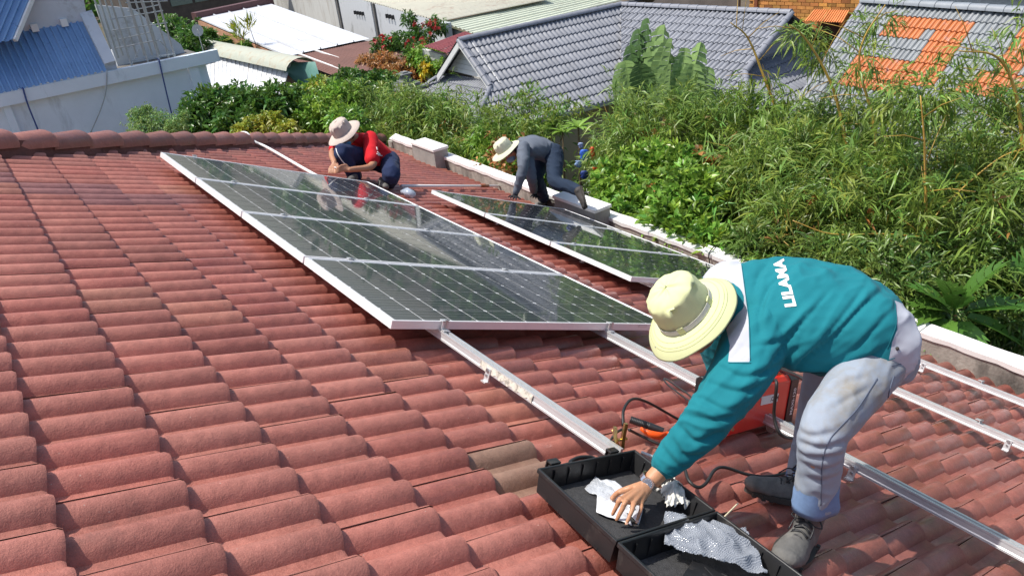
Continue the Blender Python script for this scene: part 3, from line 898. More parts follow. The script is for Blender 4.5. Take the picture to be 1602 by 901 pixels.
# pale green corrugated roof just behind its ridge
M_PGREEN = mat('pale_green_sheet', (0.36, 0.55, 0.44), rough=0.5, var=0.06)
gs = empty('green_sheet_roof', (oA[0] + 3, oA[1], 0), label='pale green corrugated roof showing behind the ridge of the orange patterned roof', cat='roof')
qa, qb = oA - oP * 1.4 + [0, 0, .0], oB - oP * 1.2 + od * 2
corrugated(gs, 'sheet', M_PGREEN, [qa, qb, qb - oP * 4 + [0, 0, 1.0], qa - oP * 4 + [0, 0, 1.0]], 44, 0.03, 4)
b = MB(); prism(b, [qa - oP * .3, qb - oP * .3, qb - oP * 4, qa - oP * 4], 0, ZO - 0.1); b.build('wall', M_GWALL, gs)

# --- ochre brick building
bA = AZ(1160, 62, 1.9) + [1.0, 0.5, 0]
bd = nrm(np.array([0.12, -1, 0])); 
bh = empty('brick_building', (bA[0] + 1, bA[1] - 2, 0), label='ochre brick building with a small tiled awning over its window, between the two grey roofs', cat='building')
M_BRICK = mat('ochre_brick', (0.52, 0.23, 0.06), rough=0.8, var=0.2, scale=14, tint=True)
M_MORT = mat('brick_mortar', (0.30, 0.16, 0.06), rough=0.9, var=0.2)
bme = MB(); bme.box((0, 0, 0), (0.245, 0.03, 0.088)); me_brick = bme.mesh('brick', M_BRICK); set_tint(me_brick, [(1, 1, 1, 1)] * 8)
bn = np.array([bd[1], -bd[0], 0]); bn = bn if bn @ (CAM - bA) > 0 else -bn
Rb = np.array([bd, -bn, [0, 0, 1]]).T
w0, w1_ = onwall(1172, 0, bA, bd), onwall(1345, 30, bA, bd)
zt, z0 = 5.2, 1.2
s0, s1 = (w0 - bA) @ bd, (w1_ - bA) @ bd + 1.5
b = MB(); b.box(bA * [1, 1, 0] + bd * (s0 + s1) / 2 - bn * 1.03 + [0, 0, zt / 2], (s1 - s0, 2.0, zt), Rb); b.build('wall', M_MORT, bh)
win = onwall(1298, 57, bA, bd)
cnt = 0; row = 0; z = z0
while z < zt - 0.05:
    s = s0 + (0.13 if row % 2 else 0.0)
    while s < s1 - 0.2:
        c = bA * [1, 1, 0] + bd * (s + 0.13) + [0, 0, z + 0.05] - bn * 0.012
        x, y, D = PR(c)
        if not (abs((c - win) @ bd) < 0.35 and abs(z - win[2]) < 0.5) and -15 < y < 95 and 1160 < x < 1345 and not (x < 1232 and y > 36) and cnt < 300:
            o = bpy.data.objects.new('brick', me_brick); link(o, bh); o.matrix_parent_inverse = Matrix.Identity(4)
            T = Matrix(((Rb[0][0], Rb[0][1], Rb[0][2], c[0]), (Rb[1][0], Rb[1][1], Rb[1][2], c[1]), (Rb[2][0], Rb[2][1], Rb[2][2], c[2]), (0, 0, 0, 1)))
            o.matrix_basis = bh.matrix_basis.inverted() @ T
            g = random.choice((0.55, 0.8, 0.95, 1.05, 1.2, 1.3)); o.color = (g, g * random.uniform(0.85, 1.15), g, 1); cnt += 1
        s += 0.26
    z += 0.1; row += 1
print('bricks', cnt)
b = MB(); b.box(win - bn * 0.02, (0.66, 0.03, 0.95), Rb); b.build('window', mat('dark_window', (0.05, 0.02, 0.015), rough=0.3, var=0), bh)
aw = win + [0, 0, 0.47]
aq = [aw - bd * 0.52 + bn * 0.02 + [0, 0, 0.24], aw + bd * 0.52 + bn * 0.02 + [0, 0, 0.24], aw + bd * 0.56 + bn * 0.45, aw - bd * 0.56 + bn * 0.45]
M_ORT = mat('orange_tile', (0.60, 0.22, 0.07), rough=0.7, var=0.12)
corrugated(bh, 'awning_tile', M_ORT, aq, 16, 0.03, 4)
b = MB(); xx = onwall(1184, 0, bA, bd); b.box([xx[0], xx[1], 3.2], (0.10, 0.12, 4.2), Rb); b.build('drain_pipe', mat('brown_pipe', (0.22, 0.07, 0.03), rough=0.6), bh)
# dim plain wall at the back, left of the brick building
bw = empty('dull_back_wall', AZ(1100, 5, 0), label='dull brown grey wall rising behind the middle of the grey ridge', cat='wall')
wa, wb_ = AZ(985, 30, 2.6), AZ(1175, 30, 2.6); dd = nrm(wb_ - wa)
b = MB(); b.box((wa + wb_) / 2 * [1, 1, 0] + [2.0, 2.0, 2.2], (np.linalg.norm(wb_ - wa), 0.2, 4.4), np.array([dd, np.cross([0, 0, 1], dd), [0, 0, 1]]).T); b.build('wall_face', mat('dull_wall', (0.19, 0.16, 0.14), rough=0.95, var=0.25, scale=2), bw)

# --- blue roofed house on the left
ZF = 4.2
M_BW = mat('pale_blue_wall', (0.74, 0.82, 0.88), rough=0.75, var=0.05, scale=2, dirt=(0.48, 0.54, 0.58), dirt_scale=2.5, dirt_amt=0.15, streak=.25)
M_PALE = mat('pale_render', (0.58, 0.62, 0.66), rough=0.8, var=0.06, scale=2, dirt=(0.26, 0.25, 0.23), dirt_scale=1.4, dirt_amt=0.25)
M_BLUE = mat('blue_sheet', (0.17, 0.32, 0.55), rough=0.42, var=0.09, scale=2.5, dirt=(0.06, 0.13, 0.26), dirt_scale=9, dirt_amt=0.1)
f0, f1 = AZ(0, 147, ZF), AZ(335, 79, ZF)
fd = nrm(f1 - f0); fn = np.array([fd[1], -fd[0], 0])      # fn toward the camera
fa = f0 - fd * 3
bl = empty('blue_roof_house', (f0[0] + 1.5, f0[1] + 1.5, 0), label='pale blue rendered building with a blue corrugated roof behind its parapet band', cat='house')
zfl = onwall(150, 137, f0, fd)[2]
Rf = np.array([fd, -fn, [0, 0, 1]]).T
Lf = np.linalg.norm(f1 - fa)
b = MB(); b.box((fa + f1) / 2 * [1, 1, 0] + fd * .02 - fn * 0.08 + [0, 0, (ZF + zfl) / 2], (Lf + .1, 0.16, ZF - zfl), Rf); b.build('parapet_band', M_BW, bl)
wr = onwall(324, 104, f0 - fn * 0.1, fd)
Lw = (wr - fa) @ fd
b = MB(); b.box(fa * [1, 1, 0] + fd * Lw / 2 - fn * 0.22 + [0, 0, zfl / 2], (Lw, 0.1, zfl), Rf); b.build('wall', M_BW, bl)
for (xa, xb) in ((-3, 10), (309, 324)):
    A_, B_ = onwall(xa, 150, f0, fd), onwall(xb, 150, f0, fd)
    b = MB(); b.box((A_ + B_) / 2 * [1, 1, 0] - fn * 0.13 + [0, 0, zfl / 2], (abs((B_ - A_) @ fd), 0.11, zfl - 0.004), Rf); b.build('pilaster', M_BW, bl)
b = MB(); b.box(wr * [1, 1, 0] - fn * 2.2 + [0, 0, ZF / 2 - .3] - fd * .05, (0.1, 4, ZF - .6), Rf); b.build('wall', M_BW, bl)
cR = onwall(167, 110, f0, fd); Q = onwall(129, 34, cR, np.array([fn[0], fn[1], 0]))
up = nrm(Q - cR)
gl = f0 - fd * 3
QL = gl + (Q - cR) * 1.0
corrugated(bl, 'roof_sheet', M_BLUE, [cR - [0, 0, .02], gl - [0, 0, .02], QL, Q], 40, 0.035, 8)
b = MB(); w_ = onwall(184, 105, f0, fd)
b.slab([cR + [0, 0, .12], Q + [0, 0, .16], Q + (w_ - cR) * 1.1 + [0, 0, .16], w_ + [0, 0, .12]][::-1], 0.3); b.build('roof_kerb', M_PALE, bl)
# upright pale wall above the blue roof
qb_ = onwall(34, 52, Q, fd)
b = MB(); b.slab([qb_ - fd * 2, Q + fd * .1, Q + fd * .45 + [0, 0, 2.4], qb_ - fd * 2 + [0, 0, 2.4]], 0.12); b.build('upper_wall', M_PALE, bl)
for px_, py_ in ((100, 36), (54, 44)):
    c = onwall(px_, py_, Q + fn * .05, fd); b = MB(); b.box(c, (0.12, 0.12, 0.14), Rf); b.build('wall_bracket', M_WHITE, bl)
# higher blue roof with a white verge running over the corner
u0_ = onwall(20, 64, Q + fn * 0.7, fd); u1_ = onwall(50, 0, Q + fn * .2, fd) + [0, 0, 0.05]
uu = nrm(u1_ - u0_)
corrugated(bl, 'roof_sheet', M_BLUE, [u0_ - fd * 3.2, u0_, u0_ + uu * 2.2, u0_ - fd * 3.2 + uu * 2.2], 24, 0.035, 4)
b = MB(); b.bar(u0_ + fd * .03, u0_ + uu * 2.2 + fd * .03, 0.08, 0.07); b.build('verge', M_WHITE, bl)
# stepped side wall and stained flat roof behind the parapet
g1 = f0 - fn * 1.9
b = MB(); b.slab([onwall(178, 84, g1, fd) - [0, 0, .4], onwall(292, 72, g1, fd) - [0, 0, .5], onwall(283, 70, g1, fd), onwall(208, 14, g1, fd), onwall(150, 8, g1, fd)], 0.15); b.build('sloping_side_wall', M_PALE, bl)
M_FLAT = mat('stained_slab', (0.15, 0.14, 0.13), rough=0.9, var=0.35, scale=3, dirt=(0.06, 0.06, 0.055), dirt_scale=1.5, dirt_amt=0.5)
b = MB(); b.box((cR + f1) / 2 * [1, 1, 0] - fn * 1.32 + [0, 0, ZF - 0.25] + fd * .1, (np.linalg.norm(f1 - cR) - .1, 2.0, 0.1), Rf); b.build('flat_roof', M_FLAT, bl)
# steel frame standing on it
sf = empty('steel_frame', cR + fd * 1.2 - fn, label='tall open frame of thin steel rods standing on the pale blue building', cat='frame')
M_ROD = mat('galvanised_rod', (0.42, 0.44, 0.44), rough=0.45, metal=0.6, var=0.1)
for (px_, py_, off) in ((183, 84, 1.2), (206, 103, .25), (224, 80, 1.1), (247, 78, 1.0), (250, 96, .2), (274, 90, .3), (190, 80, 1.5), (212, 82, 1.3), (236, 79, 1.25), (262, 84, .6), (232, 99, .22), (171, 70, 1.7)):
    base = onwall(px_, py_, f0 - fn * off, fd)
    b = MB(); b.tube([base - [0, 0, .1], base + [0, 0, 2.6]], 0.020, 6); b.build('rod', M_ROD, sf)
for (pa, pb, off) in (((172, 31), (255, 17), .6), ((181, 76), (248, 63), .9), ((200, 18), (250, 8), 1.1), ((250, 64), (272, 88), .3), ((218, 77), (206, 103), .5), ((176, 48), (262, 36), .8), ((186, 62), (240, 50), 1.0), ((206, 96), (274, 84), .28), ((196, 5), (262, 2), .5)):
    b = MB(); b.tube([onwall(*pa, f0 - fn * off, fd), onwall(*pb, f0 - fn * off, fd)], 0.012, 6); b.build('cross_rod', M_ROD, sf)
M_BCAB = mat('blue_cable', (0.03, 0.06, 0.22), rough=0.5, var=0)
for pts_, r_, m_, lb in (([(36, 139), (44, 165), (63, 212)], 0.014, M_BCAB, 'blue cable hanging down the pale wall, nearest the left edge'), ([(167, 112), (166, 140), (158, 170), (140, 212)], 0.011, M_ROD, 'thin grey cable curving down the pale wall from the corner of the blue roof'),
                         ([(249, 95), (258, 135), (269, 180), (279, 212)], 0.014, M_BCAB, 'blue cable hanging down the pale wall beside the feathery shrub')):
    P0 = [onwall(px_, py_, f0 + fn * 0.02, fd) for px_, py_ in pts_]
    b = MB(); b.tube([P0[0] - fn * .12 + [0, 0, .03]] + bez(P0, 14), r_, 6); tag(b.build('cable', m_, None, smooth=True), lb, 'cable')

# --- satellite dish
dc = AZ(309, 48, 3.2); dc = CAM + (dc - CAM) * 0.8
ds = empty('satellite_dish', dc - [0, 0, 1], label='grey satellite dish on a thin post beyond the corner of the pale blue building', cat='satellite dish')
b = MB(); ax = nrm(CAM - dc + np.array([1.5, 0, 1.0])); fx, fy, fz = frame(ax)
rr = [[dc + fx * r_ * math.cos(a) + fy * r_ * math.sin(a) * 1.1 + fz * (r_ * r_ * 0.8) for a in (2 * math.pi * j / 20 for j in range(20))] for r_ in (0.01, 0.06, 0.11, 0.15)]
b.loft(rr, cap=False); b.build('dish', mat('dish_grey', (0.42, 0.43, 0.43), rough=0.5, var=0.05), ds, smooth=True)
b = MB(); b.tube([dc - fz * .02, dc - fz * .06 - [0, 0, .1], dc - [0, 0, .8]], 0.012, 6); b.build('post', M_ROD, ds)
b = MB(); b.tube([dc + fy * -.14, dc + fz * .15], 0.006, 5); b.ell(dc + fz * .15, 0.018); b.build('feed_arm', M_ROD, ds)

# --- old low shed with lime-streaked ridge, white sheets and green end
M_OLD = mat('old_ridge_sheet', (0.40, 0.42, 0.35), rough=0.8, var=0.12, scale=4, dirt=(0.32, 0.25, 0.17), dirt_scale=4, dirt_amt=0.4)
M_WSH = mat('white_sheet', (0.60, 0.62, 0.64), rough=0.5, var=0.04, dirt=(0.30, 0.31, 0.31), dirt_scale=1.2, dirt_amt=0.15)
M_GREEN = mat('green_sheet', (0.10, 0.24, 0.20), rough=0.5, var=0.12)
s_a, s_b = AZ(290, 66, 3.15), AZ(470, 102, 3.15)
shed = empty('old_shed', s_b, label='low shed with moss-streaked rounded ridge, bright white sheets and a green curled end sheet', cat='shed')
sdv = nrm(s_b - s_a); sw1 = AZ(335, 145, 2.5); sw2 = AZ(440, 150, 2.5)
corrugated(shed, 'white_sheet', M_WSH, [s_a + [0, 0, .0], s_b - sdv * .5, sw2, sw1 - sdv * 2.2], 24, 0.02, 6)
b = MB(); sp = np.array([sdv[1], -sdv[0], 0]); sp = sp if sp @ (CAM - s_a) > 0 else -sp
b.loft([[s_ + sp * 0.42 * math.cos(a) + np.array([0, 0, 1]) * (0.30 * math.sin(a) - 0.12) for a in (math.radians(10 + 150 * j / 8) for j in range(9))] for s_ in (s_a - sdv, lerp(s_a, s_b, .3), lerp(s_a, s_b, .7), s_b)], cap=False, closed=False)
b.build('ridge_sheet', M_OLD, shed, smooth=True)
g_ = [onplane(455, 98, s_b, np.array([0, 0, 1.0])), AZ(493, 97, 3.2), AZ(503, 128, 2.8), AZ(472, 136, 2.55), AZ(443, 112, 3.0)]
b = MB(); c_ = sum(g_) / 5 + [0, 0, .12]
b.add(g_ + [c_], [(0, 1, 5), (1, 2, 5), (2, 3, 5), (3, 4, 5), (4, 0, 5)]); b.build('green_end_sheet', M_GREEN, shed, smooth=True)
b = MB(); b.slab([AZ(440, 112, 2.85), AZ(490, 132, 2.5), AZ(480, 150, 1.9), AZ(430, 145, 2.1)], 0.05); b.build('gable_wall', mat('stained_banner', (0.30, 0.26, 0.26), rough=0.8, var=0.2, dirt=(0.25, 0.05, 0.07), dirt_scale=3, dirt_amt=0.4), shed)

# --- white roof with brick side wall
zw = 3.0
wq = [AZ(423, 6, zw + .3), AZ(578, 61, zw), AZ(447, 89, zw), AZ(308, 29, zw + .3)]
wh = empty('white_roof_shed', lerp(wq[2], wq[3], .5), label='long shed with a smooth white sheet roof and a bare brick side wall', cat='shed')
corrugated(wh, 'roof_sheet', mat('bright_white_sheet', (0.58, 0.60, 0.64), rough=0.45, var=0.03, dirt=(0.5, 0.5, 0.52), dirt_scale=.6, dirt_amt=0.3), [wq[0], wq[3], wq[2], wq[1]][::1], 5, 0.05, 5, prof=((0, 0), (0.94, 0), (0.95, 1), (0.99, 1)))
b = MB(); b.slab([wq[2] - [0, 0, .06], wq[3] - [0, 0, .06], wq[3] * [1, 1, 0], wq[2] * [1, 1, 0]], 0.12)
b.build('brick_wall', mat('pink_brick', (0.42, 0.22, 0.13), rough=0.9, var=0.25, scale=3), wh)
b = MB(); b.slab([wq[0] * [1, 1, 0] + [0, 0, zw], wq[1] - [0, 0, .1], wq[1] * [1, 1, 0], wq[0] * [1, 1, 0]], 0.12); b.slab([wq[1] - [0, 0, .1], wq[2] - [0, 0, .1], wq[2] * [1, 1, 0], wq[1] * [1, 1, 0]], 0.12); b.build('wall', M_DARK, wh)
b = MB(); ga, gb_ = AZ(304, 27, zw + .35), AZ(424, 2, zw + .38); b.bar(ga, gb_, 0.4, 0.3); b.build('gutter', mat('maroon_gutter', (0.10, 0.04, 0.04), rough=0.6), wh)
# --- maroon low roof
M_MAR = mat('maroon_sheet', (0.17, 0.085, 0.07), rough=0.75, var=0.12, scale=2)
zm = 2.76
mq = [AZ(449, 91, zm + .25), AZ(592, 62, zm + .25), AZ(735, 92, zm), AZ(520, 118, zm - .05)]
mr = empty('maroon_roof_shed', mq[3], label='low brown maroon sheet roof with two thin white battens, in front of the white roof', cat='shed')
corrugated(mr, 'roof_sheet', M_MAR, [mq[0], mq[1], mq[2], mq[3]], 40, 0.015, 5)
b = MB(); b.slab([mq[0] - [0, 0, .1], mq[3] - [0, 0, .1], mq[3] * [1, 1, 0], mq[0] * [1, 1, 0]], 0.1); b.slab([mq[3] - [0, 0, .1], mq[2] - [0, 0, .1], mq[2] * [1, 1, 0], mq[3] * [1, 1, 0]], 0.1); b.build('wall', M_DARK, mr)
nm_ = nrm(np.cross(mq[1] - mq[0], mq[3] - mq[0])); nm_ = nm_ if nm_[2] > 0 else -nm_
for (pa, pb) in (((468, 86), (537, 112)), ((492, 80), (560, 103))):
    A_, B_ = onplane(*pa, mq[0], nm_), onplane(*pb, mq[0], nm_); b = MB(); b.bar(A_ + nm_ * .03, B_ + nm_ * .03, 0.05, 0.03); b.build('batten', M_WHITE, mr)
# --- warehouse with panelled wall and cream sheet roofs
M_CONC = mat('warehouse_panel', (0.52, 0.52, 0.50), rough=0.85, var=0.06, scale=1.5, dirt=(0.33, 0.30, 0.26), dirt_scale=1.6, dirt_amt=0.35, streak=0.3)
M_CREAM = mat('cream_sheet', (0.56, 0.54, 0.44), rough=0.6, var=0.06, scale=1.5, dirt=(0.38, 0.26, 0.20), dirt_scale=1.6, dirt_amt=0.25)
M_CREAM2 = mat('pale_lime_sheet', (0.50, 0.54, 0.43), rough=0.6, var=0.06, scale=1.5, dirt=(0.36, 0.36, 0.28), dirt_scale=2, dirt_amt=0.15)
zq = 3.4
e0, e1 = AZ(560, -3, zq), AZ(690, 33, zq)
ed = nrm(e1 - e0); en = np.array([ed[1], -ed[0], 0]); en = en if en @ (CAM - e1) > 0 else -en
wr_ = empty('warehouse', e1, label='warehouse with tall grey wall panels, slit vents and long cream sheet roofs', cat='warehouse')
for (xa, xb) in ((425, 533), (535, 588), (590, 700)):
    A_, B_ = onwall(xa, 30, e0, ed), onwall(xb, 30, e0, ed)
    b = MB(); b.box((A_ + B_) / 2 * [1, 1, 0] + [0, 0, zq / 2 + (.4 if xa < 500 else 0)], (abs((B_ - A_) @ ed) - 0.02, 0.2, zq + (.8 if xa < 500 else -.02)), np.array([ed, np.cross([0, 0, 1], ed), [0, 0, 1]]).T); b.build('wall_panel', M_CONC if xa < 500 else M_WSH, wr_)
for (xa) in (533.5, 588.5):
    A_ = onwall(xa, 30, e0 + en * .12, ed); b = MB(); b.box(A_ * [1, 1, 0] + [0, 0, zq / 2], (0.16, 0.1, zq), np.array([ed, np.cross([0, 0, 1], ed), [0, 0, 1]]).T); b.build('joint_post', M_FLAT, wr_)
for px_, py_ in ((556, 20), (560, 20.6), (564, 21.2), (568, 22), (606, 25.5), (610.5, 26.3), (615, 27.5)):
    c = onwall(px_, py_, e0 + en * .13, ed); b = MB(); b.box(c, (0.09, 0.12, 0.13), np.array([ed, np.cross([0, 0, 1], ed), [0, 0, 1]]).T); b.build('vent', M_BLACK, wr_)
r0 = e1 + ed * .1; r1 = AZ(850, -2, zq + .25); r2 = AZ(690, -60, zq + 1.3); r3 = AZ(520, -22, zq + .55)
corrugated(wr_, 'roof_sheet', M_CREAM, [e0 - ed * 6 + en * .1, r0 + en * .1, AZ(862, -1, zq + .04), AZ(700, -45, zq + .25)], 60, 0.03, 6)
corrugated(wr_, 'lower_roof_sheet', M_CREAM2, [AZ(690, 35, zq - .06), AZ(748, 56, zq - .22), AZ(1010, -8, zq - .22), AZ(858, 0, zq - .06)], 10, 0.03, 3)
b = MB(); _a, _b = AZ(690, 38, zq - .2), AZ(748, 59, zq - .34); b.slab([_a, _b, _b * [1, 1, 0], _a * [1, 1, 0]], 0.1)
A_, B_ = AZ(748, 59, zq - .34), AZ(1010, -5, zq - .34); b.slab([A_, B_, B_ * [1, 1, 0], A_ * [1, 1, 0]], 0.1); b.build('side_wall', M_CONC, wr_)
# --- small pinkish red sheet roof
rr_ = empty('red_sheet_roof', AZ(700, 72, 1), label='small faded red sheet roof left of the grey gable', cat='roof')
corrugated(rr_, 'sheet', mat('faded_red_sheet', (0.42, 0.14, 0.14), rough=0.6, var=0.08), [AZ(662, 73, 3.3), AZ(700, 84, 3.2), AZ(752, 62, 3.25), AZ(728, 50, 3.4)], 12, 0.02, 3)
b = MB(); _a, _b = AZ(665, 76, 3.2), AZ(700, 86, 3.1); b.slab([_a, _b, _b * [1, 1, 0], _a * [1, 1, 0]], 0.1); b.build('wall', M_CONC, rr_)
# --- dark building with glass front at the top left
dk = empty('dark_glass_building', AZ(280, 20, 0), label='dark building with a greenish glazed front behind the white roof', cat='building')
A_, B_ = AZ(212, 48, 2.2), AZ(420, 8, 2.2); dd = nrm(B_ - A_); Rk = np.array([dd, np.cross([0, 0, 1], dd), [0, 0, 1]]).T; nn = -Rk[:, 1] if -Rk[:, 1] @ (CAM - A_) > 0 else Rk[:, 1]
Lk = np.linalg.norm(B_ - A_)
b = MB(); b.box((A_ + B_) / 2 * [1, 1, 0] - nn * 2 + [0, 0, 2.6], (Lk, 4, 5.2), Rk); b.build('wall', mat('dark_brown_wall', (0.08, 0.065, 0.055), rough=0.9, var=0.3, scale=2), dk)
for k_ in range(4):
    c = lerp(A_, B_, 0.36 + 0.17 * k_) * [1, 1, 0] + nn * 0.02 + [0, 0, 3.6]
    b = MB(); b.box(c, (Lk * 0.15, 0.05, 1.3), Rk); b.build('window', mat('green_glass', (0.10, 0.15, 0.13) if k_ != 3 else (0.3, 0.32, 0.33), rough=0.15, var=0.05), dk)
# --- small stepped grey stone pillar
ps = AZ(636, 138, 2.8)
stn = empty('stone_pillar', ps - [0, 0, 2.8], label='small grey stepped stone pillar cap among the shrubs left of the grey roof', cat='pillar')
M_STONE = mat('grey_stone', (0.17, 0.18, 0.18), rough=0.85, var=0.2, scale=8)
for (w_, z_, h_) in ((0.42, -1.3, 2.8), (0.62, 0.06, 0.06), (0.5, 0.13, 0.08), (0.30, 0.2, 0.06), (0.2, 0.29, 0.12), (0.28, 0.37, 0.035), (0.14, 0.40, 0.04)):
    b = MB(); b.box(ps + [0, 0, z_ - .05], (w_, w_, h_)); b.build('stone_course', M_STONE, stn, bevel=0.006)

# ------------------------------------------------------------------ plants
def leafmat(name, col, trans=0.35, rough=0.45, coat=0.0):
    m = mat(name, col, rough=rough, var=0.18, scale=3.0, tint=True, trans=trans, coat=coat, coat_rough=0.3)
    return m
M_BAM = leafmat('bamboo_leaf', (0.195, 0.295, 0.052), rough=0.38)
M_BAMD = leafmat('bamboo_leaf_dark', (0.13, 0.215, 0.045), rough=0.36)
M_LF1 = leafmat('glossy_leaf', (0.085, 0.185, 0.03), rough=0.32)
M_LF2 = leafmat('bright_leaf', (0.21, 0.36, 0.05), rough=0.35)
M_LF3 = leafmat('yellow_green_leaf', (0.30, 0.34, 0.04))
M_LF4 = leafmat('feather_leaf', (0.20, 0.33, 0.09))
M_DRY = leafmat('dry_leaf', (0.36, 0.17, 0.05))
M_REDF = leafmat('red_flower', (0.50, 0.06, 0.05))
M_YEL = leafmat('yellow_leaf', (0.62, 0.50, 0.04))
M_BARK = mat('bark', (0.13, 0.095, 0.06), rough=0.9, var=0.3, scale=9, bump=0.004, bscale=60)
M_CULM = mat('bamboo_culm', (0.46, 0.30, 0.06), rough=0.45, var=0.2, scale=5, dirt=(0.30, 0.14, 0.05), dirt_scale=4, dirt_amt=0.35)


def B(px, py, D, r, ry=None, rz=None):
    return (P(px, py, D), np.array([r, ry or r, rz or r * 0.8]))


def stems(parent, base, blobs, m, r0=0.05, name='stem', each=True, top=0.6, n=6, wob=0.12):
    k = 0
    for c, R in blobs:
        c = c + np.array([0, 0, R[2] * top])
        b0 = np.array([base[0] + random.gauss(0, .12), base[1] + random.gauss(0, .12), 0.0])
        mid = lerp(b0, c, 0.55) + np.array([random.gauss(0, wob), random.gauss(0, wob), 0.25])
        path = bez([b0, mid, c], 8)
        rs = [r0 * (1 - 0.8 * i / (len(path) - 1)) for i in range(len(path))]
        b = MB(); b.tube(path, rs, n)
        for q in range(4):
            i = random.randrange(3, len(path) - 1); d = nrm(np.array([random.gauss(0, 1), random.gauss(0, 1), 0.6])) * R.mean() * 0.8
            b.tube([path[i], path[i] + d * 0.5 + [0, 0, .05], path[i] + d], [rs[i] * 0.6, rs[i] * 0.4, rs[i] * 0.15], 5)
        b.build(name, m, parent, smooth=True)


def fans(blobs, n, k, L, W, spread=0.9, droop=0.35, up=0.1, outward=0.8, clump=0):
    if clump:
        c, cd = in_blobs(blobs, max(1, n // clump)); cd = cd / np.linalg.norm(cd, axis=1, keepdims=True)
        c = np.repeat(c, clump, 0)[:n]; cd = np.repeat(cd, clump, 0)[:n]; n = len(c)
        s = rng.random((n, 1)) ; side = cd + rng.normal(0, .35, (n, 3)) + [0, 0, .25]
        p = c + side * s * 0.42 - np.array([0, 0, .22]) * s * s + rng.normal(0, .05, (n, 3)); d = cd * .8 - np.array([0, 0, .45]) * s
    else: p, d = in_blobs(blobs, n)
    d = d * outward + rng.normal(0, 0.45, (n, 3)) + np.array([0, 0, up])
    d /= np.linalg.norm(d, axis=1, keepdims=True)
    pp = np.repeat(p, k, 0); dd = np.repeat(d, k, 0)
    a = rng.normal(0, spread, (n * k, 3)); dd = dd + a
    dd /= np.linalg.norm(dd, axis=1, keepdims=True)
    pp = pp + dd * 0.01 + rng.normal(0, L * 0.12, (n * k, 3))
    Ls = L * rng.uniform(0.6, 1.2, n * k); Ws = Ls * W / L
    g = np.repeat(rng.normal(1, 0.2, n), k).clip(0.5, 1.6) * rng.normal(1, 0.1, n * k); h = np.repeat(rng.normal(0, 0.14, n), k)
    tint = np.stack([g * (1 + h), g, g * (1 - h * .5), np.ones(n * k)], 1)
    return pp, dd, Ls, Ws, tint


def bush(name, label, cat, base, blobs, n, k, L, W, m, group=None, spread=0.9, droop=0.3, up=0.2, blade=0.45, stem_m=None, r0=0.04, extra=None, sname='stem', fold=0.2, twigs=0):
    t = empty(name, (base[0], base[1], 0), label=label, cat=cat, group=group)
    stems(t, base, blobs, stem_m or M_BARK, r0=r0, name=sname)
    pp, dd, Ls, Ws, tint = fans(blobs, n, k, L, W, spread, droop, up, clump=14 if twigs else 0)
    leaf_mesh('foliage', m, pp, dd, Ls, Ws, droop=droop, tint=tint, parent=t, blade=blade, fold=fold)
    if twigs:
        b = MB(); tp_, td_ = in_blobs(blobs, twigs)
        for q, d in zip(tp_, td_):
            d = nrm(nrm(d) + rng.normal(0, .5, 3) + [0, 0, .15]); l = random.uniform(.3, .75)
            b.tube([q - d * l * .5, q + [0, 0, .05], q + d * l * .5 - np.array([0, 0, l * .12])], [.006, .0045, .002], 4)
        tag(b.build('twigs', M_CULM, t), kind='stuff')
        extra = (extra or []) + [('dry_foliage', blobs, 70, 5, .16, .03, M_DRY)]
    for (nm, bl, n2, k2, L2, W2, m2) in (extra or []):
        pp, dd, Ls, Ws, tint = fans(bl, n2, k2, L2, W2, spread, droop, up)
        tag(leaf_mesh(nm, m2, pp, dd, Ls, Ws, droop=droop, tint=tint, parent=t), kind='stuff')
    return t


TW_ = 90
# bamboo masses
bA_ = [B(1430, 320, 8.6, 0.95), B(1345, 272, 9.2, 0.75), B(1530, 265, 8.5, 0.8), B(1590, 345, 7.6, 0.75), B(1330, 345, 8.3, 0.75), B(1440, 410, 7.7, 0.65), B(1265, 300, 9.0, 0.65), B(1600, 270, 8.6, 0.6), B(1240, 372, 8.0, 0.42), B(1400, 225, 9.4, 0.42), B(1290, 232, 9.4, .35)]
bush('bamboo_clump', 'largest bamboo clump with orange yellow culms, filling the right side behind the bent worker', 'bamboo', P(1440, 330, 9)[:2], bA_, 4800, 7, 0.24, 0.022, M_BAM, spread=0.55, droop=0.30, stem_m=M_CULM, r0=0.035, sname='culm', group='bamboo clumps beyond the parapet', twigs=TW_)
bB_ = [B(1100, 238, 10.6, 0.66), B(1190, 245, 10.2, 0.68), B(1035, 222, 11.0, 0.56), B(1260, 250, 10.2, 0.5), B(1225, 215, 10.2, .3), B(1150, 290, 9.6, 0.5), B(1010, 235, 10.8, 0.42), B(1200, 305, 9.4, 0.5), B(978, 205, 11.4, 0.34)]
bush('bamboo_clump', 'bamboo clump with pale drooping leaf fans directly in front of the fan palm', 'bamboo', P(1130, 260, 10.8)[:2], bB_, 3900, 7, 0.245, 0.022, M_BAM, spread=0.55, droop=0.32, stem_m=M_CULM, r0=0.03, sname='culm', group='bamboo clumps beyond the parapet', twigs=TW_)
bC_ = [B(655, 200, 15.4, 0.72), B(710, 220, 14.6, 0.45), B(612, 190, 16.0, 0.62), B(580, 188, 16.2, 0.5), B(745, 230, 14.0, 0.36), B(685, 205, 15.0, 0.5)]
bush('bamboo_clump', 'rounded light green bamboo clump behind the hat of the worker in red', 'bamboo', P(660, 195, 15.6)[:2], bC_, 3300, 6, 0.24, 0.026, M_BAM, spread=0.75, droop=0.35, stem_m=M_CULM, r0=0.03, sname='culm', group='bamboo clumps beyond the parapet', twigs=TW_)
